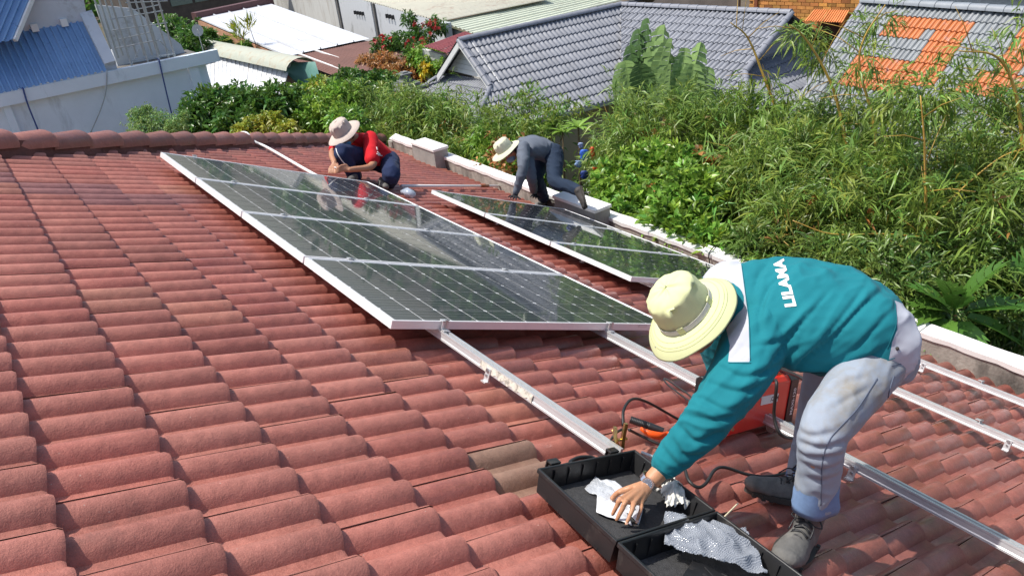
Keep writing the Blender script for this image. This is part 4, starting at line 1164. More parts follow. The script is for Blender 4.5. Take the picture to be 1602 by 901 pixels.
bD_ = [B(775, 222, 13.6, 0.5), B(820, 230, 13.2, 0.5), B(782, 245, 13.2, 0.42), B(755, 222, 13.8, 0.34), B(815, 255, 12.7, 0.42), B(845, 262, 12.3, 0.3)]
bush('leafy_shrub', 'loose mid green shrub directly behind the hat of the worker in grey', 'shrub', P(800, 250, 12.4)[:2], bD_, 2600, 5, 0.12, 0.030, M_LF2, spread=0.8, extra=[('dry_foliage', [B(790, 250, 12, .5)], 60, 4, .14, .05, M_DRY)])
bE_ = [B(800, 170, 13.2, 0.32), B(830, 155, 13.4, 0.28), B(870, 178, 12.9, 0.3), B(775, 190, 13.0, 0.35), B(850, 195, 12.7, 0.35), B(745, 165, 13.4, 0.22), B(905, 170, 13.0, 0.22), B(810, 205, 12.7, 0.35)]
bush('slender_sapling', 'slender sapling with open feathery sprays in front of the grey roof', 'sapling', P(810, 230, 13)[:2], bE_, 560, 6, 0.15, 0.024, M_BAM, spread=0.7, droop=0.2, r0=0.022)
# loose bamboo culms rising over the orange roof
def culm_spray(name, label, path, D, pts, n, group):
    t = empty(name, P(path[0][0], path[0][1], D) * [1, 1, 0], label=label, cat='bamboo', group=group)
    pw = bez([P(x, y, D - 0.15 * i) for i, (x, y) in enumerate(path)], 18)
    b = MB(); b.tube(pw, [0.024 * (1 - 0.75 * i / (len(pw) - 1)) for i in range(len(pw))], 6)
    for i in range(2, len(pw) - 1, 2):
        q = pw[i]; d = nrm(rng.normal(0, 1, 3) + [0, 0, .5]); b.tube([q, q + d * .25 + [0, 0, .03], q + d * .5], [0.006, .004, .002], 4)
    b.build('culm', M_CULM, t, smooth=True)
    bl = [B(x, y, D + random.gauss(0, .2), r) for x, y, r in pts]
    pp, dd, Ls, Ws, tint = fans(bl, n, 6, 0.17, 0.022, 0.6, 0.35, -0.1)
    leaf_mesh('foliage', M_BAM, pp, dd, Ls, Ws, droop=0.4, tint=tint, parent=t)
G = 'single bamboo culms arching above the clumps'
culm_spray('bamboo_culm', 'bamboo culm leaning in front of the orange patterned roof, knotted with yellow nodes', [(1372, 330), (1368, 200), (1345, 110), (1352, 60), (1385, 8)], 8.8, [(1345, 45, .16), (1380, 35, .2), (1350, 90, .2), (1330, 130, .2), (1385, 150, .2), (1360, 180, .3)], 150, G)
culm_spray('bamboo_culm', 'arching culm whose tip droops over the right gable of the grey house', [(1330, 260), (1310, 160), (1285, 100), (1255, 55), (1235, 40)], 9.2, [(1248, 50, .16), (1265, 65, .2), (1285, 85, .18), (1275, 100, .12), (1310, 160, .2)], 100, G)
culm_spray('bamboo_culm', 'culm with dark hanging leaf fans over the right end of the orange pattern', [(1602, 250), (1590, 150), (1560, 90), (1500, 80)], 8.0, [(1590, 48, .22), (1545, 88, .2), (1515, 78, .16), (1560, 95, .16), (1540, 140, .2), (1600, 150, .25), (1570, 200, .3), (1600, 225, .3)], 120, G)
culm_spray('bamboo_culm', 'upright thick orange yellow culm standing clear in the middle of the largest bamboo clump', [(1452, 440), (1450, 380), (1448, 300), (1446, 220), (1440, 150)], 7.6, [(1440, 150, .35), (1470, 140, .3), (1410, 170, .3)], 160, G)
culm_spray('bamboo_culm', 'thin bare yellow culm crossing low over the grey tiles above the fan palm', [(1225, 200), (1195, 120), (1170, 60), (1143, 36)], 10.2, [(1215, 165, .15)], 12, G)
# long side branches arching out of the big clump
for (pt, lb) in (([(1452, 372), (1380, 366), (1300, 366), (1240, 345)], 'left'), ([(1452, 350), (1500, 300), (1560, 250), (1602, 232)], 'right')):
    pw = bez([P(x, y, 7.5) for x, y in pt], 16); b = MB(); b.tube(pw, [0.011 * (1 - .6 * i / len(pw)) for i in range(len(pw))], 5)
    tag(b.build('bamboo_branch', M_CULM, None, smooth=True), 'long yellow bamboo side branch arching to the %s from the upright culm' % lb, 'branch')

bush('glossy_bush', 'bright glossy green bush hanging over the parapet beside the far raised post', 'bush', P(1010, 320, 10.2)[:2],
     [B(975, 285, 10.3, 0.42), B(1015, 312, 9.8, 0.45), B(960, 322, 10.1, 0.3), B(1065, 350, 9.0, 0.40), B(1080, 305, 9.3, 0.45), B(1015, 265, 10.2, 0.40), B(1108, 378, 8.6, 0.28), B(1035, 350, 9.4, 0.32), B(950, 345, 10.0, .24), B(1060, 265, 9.8, .34)], 2100, 8, 0.125, 0.050, M_LF2, spread=0.8, droop=0.15)
bush('dark_shrub', 'deep green shrub low behind the teal worker, along the parapet', 'shrub', P(1330, 430, 7.4)[:2],
     [B(1380, 440, 7.3, 0.5), B(1300, 415, 7.6, 0.4), B(1490, 420, 7.4, 0.5), B(1440, 470, 7.1, 0.35), B(1570, 420, 7.4, 0.6), B(1590, 490, 7.0, 0.4), B(1180, 380, 8.2, 0.25)], 2700, 6, 0.15, 0.026, M_BAMD, spread=0.8, droop=0.3)
bush('glossy_shrub', 'dark glossy shrub above the ridge caps, right of the pale blue wall', 'shrub', P(350, 180, 14.4)[:2],
     [B(335, 175, 14.2, 0.55), B(395, 178, 14.0, 0.55), B(310, 192, 13.8, 0.4), B(430, 165, 14.5, 0.5), B(365, 165, 14.6, .45), B(370, 200, 13.5, .45)], 1900, 7, 0.15, 0.055, M_LF1, spread=0.9, droop=0.25)
bush('feathery_shrub', 'pale green feathery shrub in front of the pale blue wall', 'shrub', P(240, 200, 13)[:2], [B(240, 198, 13.0, 0.42, .42, .26), B(215, 180, 13.0, 0.16), B(275, 200, 12.8, 0.2), B(228, 172, 13.0, .1), B(288, 182, 12.9, .1)], 1500, 7, 0.045, 0.016, M_LF4, spread=1.0, r0=0.02)
bush('yellow_green_bush', 'small yellow green bush touching the ridge caps left of the white conduit', 'bush', P(410, 203, 12)[:2], [B(395, 200, 12.2, 0.22), B(425, 196, 12.2, 0.24), B(450, 205, 12, .18), B(380, 207, 12, .14)], 500, 7, 0.09, 0.04, M_LF3, spread=0.9, r0=0.02)
bush('variegated_shrub', 'shrub with pale yellow young leaves in front of the green end of the old shed', 'shrub', P(500, 150, 16)[:2],
     [B(500, 142, 16.5, 0.32), B(470, 160, 15.8, 0.42), B(530, 160, 16, 0.5), B(450, 180, 15, .4), B(500, 185, 14.5, .5), B(545, 195, 14, .4)], 1700, 7, 0.14, 0.05, M_LF2, extra=[('pale_foliage', [B(500, 140, 16.3, .3), B(480, 158, 15.6, .3)], 110, 6, .13, .05, M_LF3)], droop=0.25)
bush('round_shrub', 'dense dark green shrub between the maroon roof and the stone pillar', 'shrub', P(570, 140, 18)[:2], [B(545, 130, 19, 0.42), B(590, 140, 18.4, 0.5), B(610, 150, 17.8, 0.35), B(560, 155, 17, .5), B(522, 146, 18, .3)], 1800, 6, 0.14, 0.06, M_LF1)
bush('flowering_shrub', 'tall thin shrub dotted with red flowers against the white warehouse wall', 'shrub', P(640, 90, 21)[:2],
     [B(625, 72, 21.5, 0.45), B(655, 60, 21.5, 0.4), B(640, 30, 21.5, 0.22), B(680, 42, 21.5, 0.32), B(600, 72, 21.5, 0.35), B(655, 90, 21, .5), B(600, 90, 21.5, .4)], 1050, 6, 0.14, 0.05, M_LF1, extra=[('flowers', [B(640, 33, 21.2, .2), B(678, 36, 21.2, .3), B(600, 66, 21.2, .25), B(650, 75, 21, .4)], 45, 7, .09, .08, M_REDF)], r0=0.03)
bush('dry_shrub', 'dried orange brown shrub in front of the maroon roof', 'shrub', P(620, 115, 20.5)[:2], [B(600, 102, 20.5, 0.42), B(640, 112, 20.2, 0.45), B(575, 100, 20.8, 0.3), B(665, 118, 20, 0.3), B(610, 122, 20, .4)], 950, 6, 0.15, 0.045, M_DRY, r0=0.03, droop=0.5)
bush('green_shrub', 'fresh green shrub with one bright yellow leaf cluster beside the white gable', 'shrub', P(680, 105, 19.5)[:2], [B(672, 95, 19.8, 0.42), B(690, 110, 19.2, 0.3), B(655, 90, 20, .3)], 800, 6, 0.12, 0.05, M_LF2, extra=[('yellow_leaves', [B(667, 109, 19.0, .15)], 26, 6, .14, .07, M_YEL)], r0=0.03)
bush('far_bush', 'bush peeping between the dish and the dark glass building', 'bush', P(270, 60, 24)[:2], [B(275, 52, 24, 0.6), B(300, 62, 23, 0.45), B(262, 40, 24.5, .4)], 500, 6, 0.17, 0.07, M_LF1, r0=0.04)
bush('far_bush', 'bush growing at the foot of the bare brick wall beside the white roof', 'bush', P(340, 62, 25)[:2], [B(325, 57, 26, 0.3), B(385, 76, 24.5, 0.22), B(415, 86, 24, .2), B(352, 66, 25, .2)], 420, 6, 0.17, 0.06, M_LF1, r0=0.04)
bush('young_palm', 'yellow green young palm tip standing before the white roof', 'palm', P(378, 70, 24)[:2], [B(374, 54, 23.5, 0.12, .12, .3), B(390, 42, 23.5, .08, .08, .15)], 34, 4, 0.36, 0.045, M_LF3, r0=0.03, spread=0.35, up=1.2, droop=0.1)
bush('ridge_tree', 'treetop showing above the far end of the grey ridge', 'tree', P(905, -5, 27)[:2], [B(905, -6, 27, 0.75), B(925, 0, 27, 0.5), B(880, -10, 27, .5)], 700, 6, 0.2, 0.08, M_LF1, r0=0.06, sname='trunk')

# broad under-storey so no bare ground shows between the plants
def cover(name, x0, x1, y0, y1, n, m, L, W, zmax, label=None):
    p = np.stack([rng.uniform(x0, x1, n), rng.uniform(y0, y1, n), rng.uniform(0.02, 1, n) ** 1.5 * zmax], 1)
    d = rng.normal(0, 1, (n, 3)) + [0, 0, 0.7]
    o = leaf_mesh(name, m, p, d, L * rng.uniform(.6, 1.3, n), W, droop=0.3)
    tag(o, kind='stuff')
cover('undergrowth', 5.1, 9.5, -3, 9.8, 15000, M_BAMD, 0.22, 0.05, 1.5)
cover('ground_cover', 1.0, 12, 10.5, 20, 12000, M_LF1, 0.22, 0.07, 1.0)

# rosette plants
def rosette(label, px, py, D, n, L, W, m=M_LF2, tilt=0.6, grp=None, stemh=0.6):
    c = P(px, py, D)
    t = empty('rosette_plant', c * [1, 1, 0], label=label, cat='plant', group=grp)
    b = MB(); b.tube([c * [1, 1, 0], c - [0.03, 0, stemh], c], [0.03, 0.02, 0.014], 6); b.build('stem', M_BARK, t, smooth=True)
    for i in range(n):
        a = i * 2.399 + random.gauss(0, .1); e = 0.15 + tilt * (i / n) + random.gauss(0, .05)
        d = np.array([math.cos(a) * math.cos(e), math.sin(a) * math.cos(e), math.sin(e)])
        s = nrm(np.cross(d, [0, 0, 1])); u = np.cross(s, d); l = L * random.uniform(.8, 1.1)
        ctr, ed_l, ed_r = [], [], []
        for k in range(7):
            q = k / 6; w = W * math.sin(math.pi * min(q * 0.9 + 0.08, 1)) ** 0.8 / 2 * (0.05 if k == 6 else 1)
            p0 = c + d * l * q - np.array([0, 0, 1]) * l * 0.28 * q * q
            ctr.append(p0); ed_l.append(p0 + s * w + u * w * .35); ed_r.append(p0 - s * w + u * w * .35)
        b = MB(); b.loft([[x, y, z] for x, y, z in zip(ed_l, ctr, ed_r)], cap=False, closed=False)
        o = b.build('leaf', m, t, smooth=True); set_tint(o.data, [(1, 1, 1, 1)] * len(o.data.vertices)); g = random.uniform(.75, 1.25); o.color = (g, g, g, 1)
gr = 'rosette plants behind the worker in grey'
rosette('bright rosette plant, the rightmost of those behind the worker in grey', 905, 200, 12.2, 15, 0.34, 0.07, grp=gr)
rosette('rosette plant between the grey worker and the brightest rosette', 880, 207, 12.4, 13, 0.28, 0.06, grp=gr)
rosette('small low rosette plant by the lower left corner of the grey roof eave', 862, 196, 12.8, 11, 0.26, 0.06, grp=gr)
rosette('spiky rosette of narrow dark leaves at the right edge above the parapet', 1586, 512, 6.9, 14, 0.32, 0.035, m=M_LF1, grp=None)

# breadfruit plant with big lobed leaves
def lobed_leaf(parent, c, d, L, W, m, roll=0.0):
    s = nrm(np.cross(d, [0, 0, 1])); u = np.cross(s, d)
    b = MB(); nl = 6
    def pt(q, lat):
        return c + d * L * q + s * lat + u * (abs(lat) * 0.25 - 0.3 * L * q * q * 0.7) + np.array([0, 0, -1]) * 0.12 * L * q * q
    for sgn in (-1, 1):
        for i in range(nl):
            q0, q1 = 0.10 + i * 0.13, 0.10 + (i + 1) * 0.13
            w = W / 2 * math.sin(math.pi * (0.22 + 0.68 * (i + .5) / nl))
            qt = q1 + 0.16
            vs = [pt(q0, 0), pt(q1, 0), pt(q0 + 0.02, w * .25 * sgn), pt(q1 + 0.005, w * .25 * sgn), pt(q0 + 0.07, w * .75 * sgn), pt(q1 + 0.07, w * .62 * sgn), pt(qt, w * sgn)]
            b.add(vs, [(0, 2, 3, 1), (2, 4, 5, 3), (4, 6, 5)] if sgn > 0 else [(0, 1, 3, 2), (2, 3, 5, 4), (4, 5, 6)])
    b.add([pt(0.88, 0), pt(0.86, W * .09), pt(1.05, 0), pt(0.86, -W * .09)], [(0, 1, 2, 3)])
    b.tube([pt(-.25, 0), pt(0.02, 0), pt(0.5, 0) + u * .003, pt(0.98, 0) + u * .002], [0.007, 0.006, 0.004, 0.002], 5)
    o = b.build('leaf', m, parent); set_tint(o.data, [(1, 1, 1, 1)] * len(o.data.vertices)); g = random.uniform(.8, 1.3); o.color = (g * random.uniform(.9, 1.25), g, g, 1)
M_BF = leafmat('breadfruit_leaf', (0.075, 0.19, 0.03), trans=0.3, rough=0.3)
bc = P(1492, 492, 6.75)
bf_ = empty('breadfruit_plant', bc * [1, 1, 0], label='young tree with big deeply lobed leaves just beyond the parapet at the right', cat='tree')
b = MB(); b.tube([bc * [1, 1, 0], bc - [0, 0.03, .7], bc], [0.05, 0.04, 0.025], 8); b.build('trunk', mat('orange_bark', (0.25, 0.11, 0.05), rough=0.8, var=0.2), bf_, smooth=True)
for (px, py, Lr) in ((1455, 450, 1), (1490, 430, 1.0), (1530, 430, 1.15), (1560, 470, 1.2), (1560, 505, 1.2), (1525, 530, 1.0), (1470, 520, .9), (1435, 490, 1.0), (1450, 470, .9), (1505, 450, .8)):
    tp = P(px, py, 6.75 - random.uniform(.05, .35)); d = nrm(tp - bc); lobed_leaf(bf_, bc + d * .05, d, np.linalg.norm(tp - bc) * 1.15 * Lr + .08, 0.26, M_BF)
bc2 = P(1590, 455, 7.0)
for (px, py) in ((1550, 420), (1602, 410), (1640, 440), (1560, 455), (1570, 480)):
    tp = P(px, py, 6.9); d = nrm(tp - bc2); lobed_leaf(bf_, bc2 + d * .04, d, np.linalg.norm(tp - bc2) * 1.1 + .08, 0.24, M_BF)
b = MB(); b.ell(P(1502, 462, 6.5), (0.012, 0.012, 0.05), None); b.build('bud', M_YEL, bf_, smooth=True); set_tint(bf_.children[-1].data, [(.7, .9, 1, 1)] * len(bf_.children[-1].data.vertices))

# fan palm with tall torn paddle leaves
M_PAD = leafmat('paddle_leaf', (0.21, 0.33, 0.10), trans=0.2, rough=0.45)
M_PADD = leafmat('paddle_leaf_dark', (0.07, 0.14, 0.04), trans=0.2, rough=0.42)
fb = P(1045, 190, 13.6)
fp = empty('fan_palm', fb * [1, 1, 0], label='tall fan palm with upright torn paddle leaves, standing before the grey roof', cat='palm')
b = MB(); b.tube([fb * [1, 1, 0], fb], [0.16, 0.12], 10); b.build('trunk', M_BARK, fp, smooth=True)
def paddle(p0, p1, W, m, face, fold=0.5, seed=0, bend=0.0):
    r = random.Random(seed); d = p1 - p0; L = np.linalg.norm(d); d = d / L
    s = nrm(np.cross(d, face)); u = nrm(np.cross(s, d)); b = MB(); n = 15
    side = bend
    for sg in (-1, 1):
        for i in range(n):
            q0, q1 = i / n, (i + 0.95) / n
            def wd(q): return W / 2 * math.sin(math.pi * (.07 + .86 * q)) ** 0.6
            dr = r.uniform(0, .012) + 0.012; lift = (.13 if i % 2 else -.10) + r.uniform(-.05, .05) + fold
            def pp(q, f, dr_): 
                c_ = p0 + d * L * q + u * side * math.sin(math.pi * q) * L * 0.2
                w = wd(q) * f
                return c_ + s * sg * w * math.cos(lift) + u * w * math.sin(lift) * (1 if f < .9 else .8) - d * L * dr_ * f
            vs = [pp(q0, 0, 0), pp(q1, 0, 0), pp(q1, .5, dr), pp(q0, .5, dr), pp(q1, 1, dr * 1.6), pp(q0, 1, dr * 1.6)]
            b.add(vs, [(0, 1, 2, 3), (3, 2, 4, 5)] if sg > 0 else [(0, 3, 2, 1), (3, 5, 4, 2)])
    b.tube([p0 - d * L * .4, p0, p0 + d * L * .97], [0.022, 0.018, 0.005], 6)
    o = b.build('leaf', m, fp); set_tint(o.data, [(1, 1, 1, 1)] * len(o.data.vertices)); g = r.uniform(.85, 1.2); o.color = (g, g, g, 1)
toc = nrm(CAM - fb)
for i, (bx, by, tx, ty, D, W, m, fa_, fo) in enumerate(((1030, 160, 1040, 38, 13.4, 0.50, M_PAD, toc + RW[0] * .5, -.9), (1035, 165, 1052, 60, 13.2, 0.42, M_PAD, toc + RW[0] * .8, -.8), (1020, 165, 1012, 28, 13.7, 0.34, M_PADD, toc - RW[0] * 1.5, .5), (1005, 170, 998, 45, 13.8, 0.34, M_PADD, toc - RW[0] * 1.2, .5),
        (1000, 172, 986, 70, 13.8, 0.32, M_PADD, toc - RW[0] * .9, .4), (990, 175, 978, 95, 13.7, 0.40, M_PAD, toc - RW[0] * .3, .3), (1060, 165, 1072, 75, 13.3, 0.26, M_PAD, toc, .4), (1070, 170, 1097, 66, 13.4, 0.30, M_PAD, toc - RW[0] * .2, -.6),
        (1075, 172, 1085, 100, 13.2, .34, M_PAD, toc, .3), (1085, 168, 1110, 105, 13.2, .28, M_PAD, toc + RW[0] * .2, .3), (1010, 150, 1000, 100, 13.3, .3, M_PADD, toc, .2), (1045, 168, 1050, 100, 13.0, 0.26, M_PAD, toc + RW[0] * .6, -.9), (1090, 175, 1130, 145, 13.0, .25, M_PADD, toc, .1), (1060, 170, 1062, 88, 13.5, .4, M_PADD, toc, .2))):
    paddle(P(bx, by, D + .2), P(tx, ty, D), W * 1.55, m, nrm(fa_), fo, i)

# chain link fence and things hung on it
fA, fB = np.array([6.05, 6.9, 0]), np.array([9.0, 4.6, 0])
fe = empty('chain_link_fence', fA, label='chain link fence seen through the leaves right of the worker in grey', cat='fence')
fdv = nrm(fB - fA); Lfe = np.linalg.norm(fB - fA); H = 1.95
b = MB(); sp = 0.055
for k in range(int((Lfe + H) / sp)):
    for sg in (0, 1):
        s0_ = k * sp - H; a0, a1 = max(s0_, 0), min(s0_ + H, Lfe)
        if a1 <= a0: continue
        z0_, z1_ = a0 - s0_, a1 - s0_
        if sg: z0_, z1_ = H - z0_, H - z1_
        b.bar(fA + fdv * a0 + [0, 0, z0_ + .05] + np.array([fdv[1], -fdv[0], 0]) * .004 * sg, fA + fdv * a1 + [0, 0, z1_ + .05] + np.array([fdv[1], -fdv[0], 0]) * .004 * sg, 0.005, 0.005)
b.build('wire_mesh', M_ROD, fe)
for s_ in (0, 0.33, 0.66, 1.0):
    b = MB(); q = lerp(fA, fB, s_); b.tube([q, q + [0, 0, H + .1]], 0.02, 8); b.build('post', M_ROD, fe, smooth=True)
for z_ in (0.06, 1.0, H + .05):
    b = MB(); b.tube([fA + [0, 0, z_], fB + [0, 0, z_]], 0.014, 6); b.build('rail', M_ROD, fe, smooth=True)
def rag(label, px, py, D, w, h, col, cat='cloth', n=7):
    c = P(px, py, D); r = random.Random(px); b = MB(); R = []
    for i in range(n + 1):
        t = i / n; ww = w * (0.35 + 0.65 * math.sin(math.pi * (0.2 + .7 * t)))
        R.append([c + RW[0] * ww * math.cos(a) * (1 + r.uniform(-.25, .25)) + RW[2] * ww * .6 * math.sin(a) * (1 + r.uniform(-.3, .3)) + np.array([r.uniform(-.01, .01), 0, h * (0.5 - t)]) for a in (2 * math.pi * j / 9 for j in range(9))])
    b.loft(R); tag(b.build('hanging_' + cat, mat('rag_' + str(px), col, rough=0.5, var=0.25, scale=20), None, smooth=True), label, cat)
rag('blue plastic bag hung on the fence right of the grey worker', 914, 243, 10.8, 0.06, 0.16, (0.03, 0.12, 0.55), 'bag')
rag('pale blue crumpled cloth low on the fence beneath the blue bag', 905, 257, 10.8, 0.05, 0.10, (0.25, 0.38, 0.6))
rag('dark blue scrap hanging lowest on the fence', 914, 274, 10.8, 0.05, 0.12, (0.03, 0.06, 0.25))
rag('small grey blue rag at the top of the fence', 909, 228, 10.9, 0.04, 0.08, (0.25, 0.32, 0.5))
rag('orange plastic bucket half hidden in leaves at the fence', 937, 266, 10.7, 0.08, 0.13, (0.65, 0.12, 0.02), 'bucket')
rag('thin orange strip of cloth tangled in the leaves above the bucket', 927, 240, 10.8, 0.03, 0.18, (0.60, 0.10, 0.03))
# dry leaves caught in the foliage
for (px, py, D) in ((790, 265, 11.4), (1095, 238, 9.8), (1115, 252, 9.6), (1090, 300, 9.4), (1015, 298, 9.6)):
    pp, dd, Ls, Ws, ti = fans([B(px, py, D, .05)], 5, 3, .13, .09, 1.0, .3)
    tag(leaf_mesh('dry_leaf', M_DRY, pp, dd, Ls, Ws, droop=.3, tint=ti), {790: 'curled orange dry leaf below the hat of the grey worker', 1095: 'small orange dry leaf high in the middle bamboo', 1115: 'dull brown dry leaf beside the small orange one', 1090: 'dry leaf low in the bamboo right of the glossy bush', 1015: 'pinkish dry leaf on the glossy bush'}[px], 'leaf')

# far trees and roofs beyond the frame, seen only in reflections
bl = []
for k in range(90):
    a = math.radians(random.uniform(-70, 150)); r = random.uniform(55, 110); s = random.uniform(2.5, 5)
    bl.append((np.array([r * math.sin(a), r * math.cos(a), s * .7]), np.array([s * 1.3, s * 1.3, s])))
pp, dd, Ls, Ws, ti = fans(bl, 9000, 3, 1.4, 0.9, 1.0)
tag(leaf_mesh('distant_trees', M_LF1, pp, dd, Ls, Ws, tint=ti), kind='stuff')

# ------------------------------------------------------------------ people
from mathutils import noise as mnoise


def limb(b, pts, rad, n=14, k=6, flat=None):
    """rounded tapered limb through joints; flat=(axis, factor) squashes it along an axis"""
    pts = [np.asarray(p, float) for p in pts]
    path = bez(pts, k * (len(pts) - 1)) if len(pts) > 2 else [lerp(pts[0], pts[1], i / k) for i in range(k + 1)]
    rr = list(np.interp(np.linspace(0, len(pts) - 1, len(path)), range(len(pts)), rad))
    b.tube(path, rr, n)
    b.ell(pts[0], rad[0]); b.ell(pts[-1], rad[-1])


def ering(c, lat, th, rx, ry, n=22, p=2.3):
    out = []
    for j in range(n):
        a = 2 * math.pi * j / n; x, y = math.cos(a), math.sin(a)
        x = math.copysign(abs(x) ** (2 / p), x); y = math.copysign(abs(y) ** (2 / p), y)
        out.append(np.asarray(c) + lat * rx * x + th * ry * y)
    return out


def remesh(b, name, mats, parent, voxel, smooth=4, disp=None, factor=0.5):
    o = b.build(name, mats, parent)
    m = o.modifiers.new('r', 'REMESH'); m.mode = 'VOXEL'; m.voxel_size = voxel
    s = o.modifiers.new('s', 'SMOOTH'); s.iterations = smooth; s.factor = factor
    dg = bpy.context.evaluated_depsgraph_get()
    me = bpy.data.meshes.new_from_object(o.evaluated_get(dg))
    o.modifiers.clear(); o.data = me
    me.polygons.foreach_set('use_smooth', [True] * len(me.polygons))
    if disp is not None:
        n = len(me.vertices)
        co = np.empty(n * 3); me.vertices.foreach_get('co', co); co = co.reshape(-1, 3)
        no = np.array([v.normal[:] for v in me.vertices])
        co = co + no * (disp(co, no) if disp.__code__.co_argcount == 2 else disp(co))[:, None]
        E = np.empty(len(me.edges) * 2, np.int32); me.edges.foreach_get('vertices', E); E = E.reshape(-1, 2)
        deg = np.bincount(E.ravel(), minlength=n)[:, None]
        for _ in range(2):
            acc = np.zeros_like(co); np.add.at(acc, E[:, 0], co[E[:, 1]]); np.add.at(acc, E[:, 1], co[E[:, 0]]); co = co * .5 + acc / deg * .5
        me.vertices.foreach_set('co', co.ravel()); me.update()
    return o


def ridged(co, f, a1, sf, sa, amp, sharp=2.0, off=0.0):
    """long folds running along direction f; sa folds per metre across"""
    f = nrm(f); h = nrm(np.cross(f, a1)); g = np.cross(h, f)
    x, y, z = co @ f, co @ g, co @ h
    out = np.empty(len(co))
    for i in range(len(co)):
        v = mnoise.noise(Vector((x[i] * sf + off, y[i] * sa, z[i] * sa)))
        out[i] = (1 - abs(v) * 2.0) 
    return amp * np.sign(out) * np.abs(out) ** sharp


def cloth(name, col, **k):
    m = mat(name, col, rough=k.pop('rough', 0.85), var=k.pop('var', 0.06), scale=k.pop('scale', 5), sheen=0.03, spec=0.25, **k)
    return m


M_SKIN = mat('skin', (0.48, 0.235, 0.125), rough=0.5, var=0.08, scale=14, sss=0.12, bump=0.0004, bscale=260)
M_TEAL = cloth('teal_cloth', (0.009, 0.175, 0.212), bump=0.0005, bscale=500)
M_SGREY = cloth('grey_cloth', (0.46, 0.48, 0.54), bump=0.0005, bscale=500)
M_JEAN = cloth('pale_jeans', (0.285, 0.33, 0.395), bump=0.0006, bscale=700, dirt=(0.27, 0.25, 0.215), dirt_scale=4.5, dirt_amt=0.36)
M_BOOT = mat('grey_boot', (0.125, 0.122, 0.115), rough=0.75, var=0.2, scale=30, bump=0.002, bscale=120, dirt=(0.20, 0.19, 0.17), dirt_scale=12, dirt_amt=0.35)
M_SOLE = mat('boot_sole', (0.045, 0.04, 0.035), rough=0.85, var=0.2)
M_HAT = cloth('pale_lime_cloth', (0.62, 0.66, 0.36), bump=0.0004, bscale=600, var=0.05)
M_HAT2 = cloth('beige_cloth', (0.50, 0.42, 0.37), var=0.06)
M_HAT3 = cloth('pale_sage_cloth', (0.56, 0.57, 0.42), var=0.06)
M_HAIR = mat('black_hair', (0.012, 0.010, 0.009), rough=0.5, var=0.1)


def two_tone(name, a, b_, **k):
    """cloth whose second colour shows where the vertex value 'panel' is above zero"""
    m = cloth(name, a, **k); t = m.node_tree; N = t.nodes.new; L = t.links.new
    bs = t.nodes['Principled BSDF']; src = bs.inputs['Base Color'].links[0].from_socket
    at = N('ShaderNodeAttribute'); at.attribute_name = 'panel'
    mr = N('ShaderNodeMapRange'); mr.inputs[1].default_value = -0.0006; mr.inputs[2].default_value = 0.0006; L(at.outputs['Fac'], mr.inputs[0])
    mx = N('ShaderNodeMix'); mx.data_type = 'RGBA'; L(mr.outputs[0], mx.inputs[0]); L(src, mx.inputs[6]); mx.inputs[7].default_value = (*b_, 1)
    L(mx.outputs[2], bs.inputs['Base Color'])
    return m


def set_panel(o, fn):
    me = o.data; n = len(me.vertices); co = np.empty(n * 3); me.vertices.foreach_get('co', co); co = co.reshape(-1, 3)
    a = me.attributes.new('panel', 'FLOAT', 'POINT'); a.data.foreach_set('value', np.asarray(fn(co), np.float32))


def PRa(co):
    q = (co - CAM) @ RW.T
    return PW / 2 + FPX * q[:, 0] / q[:, 2], PH / 2 + FPX * q[:, 1] / q[:, 2], q[:, 2]


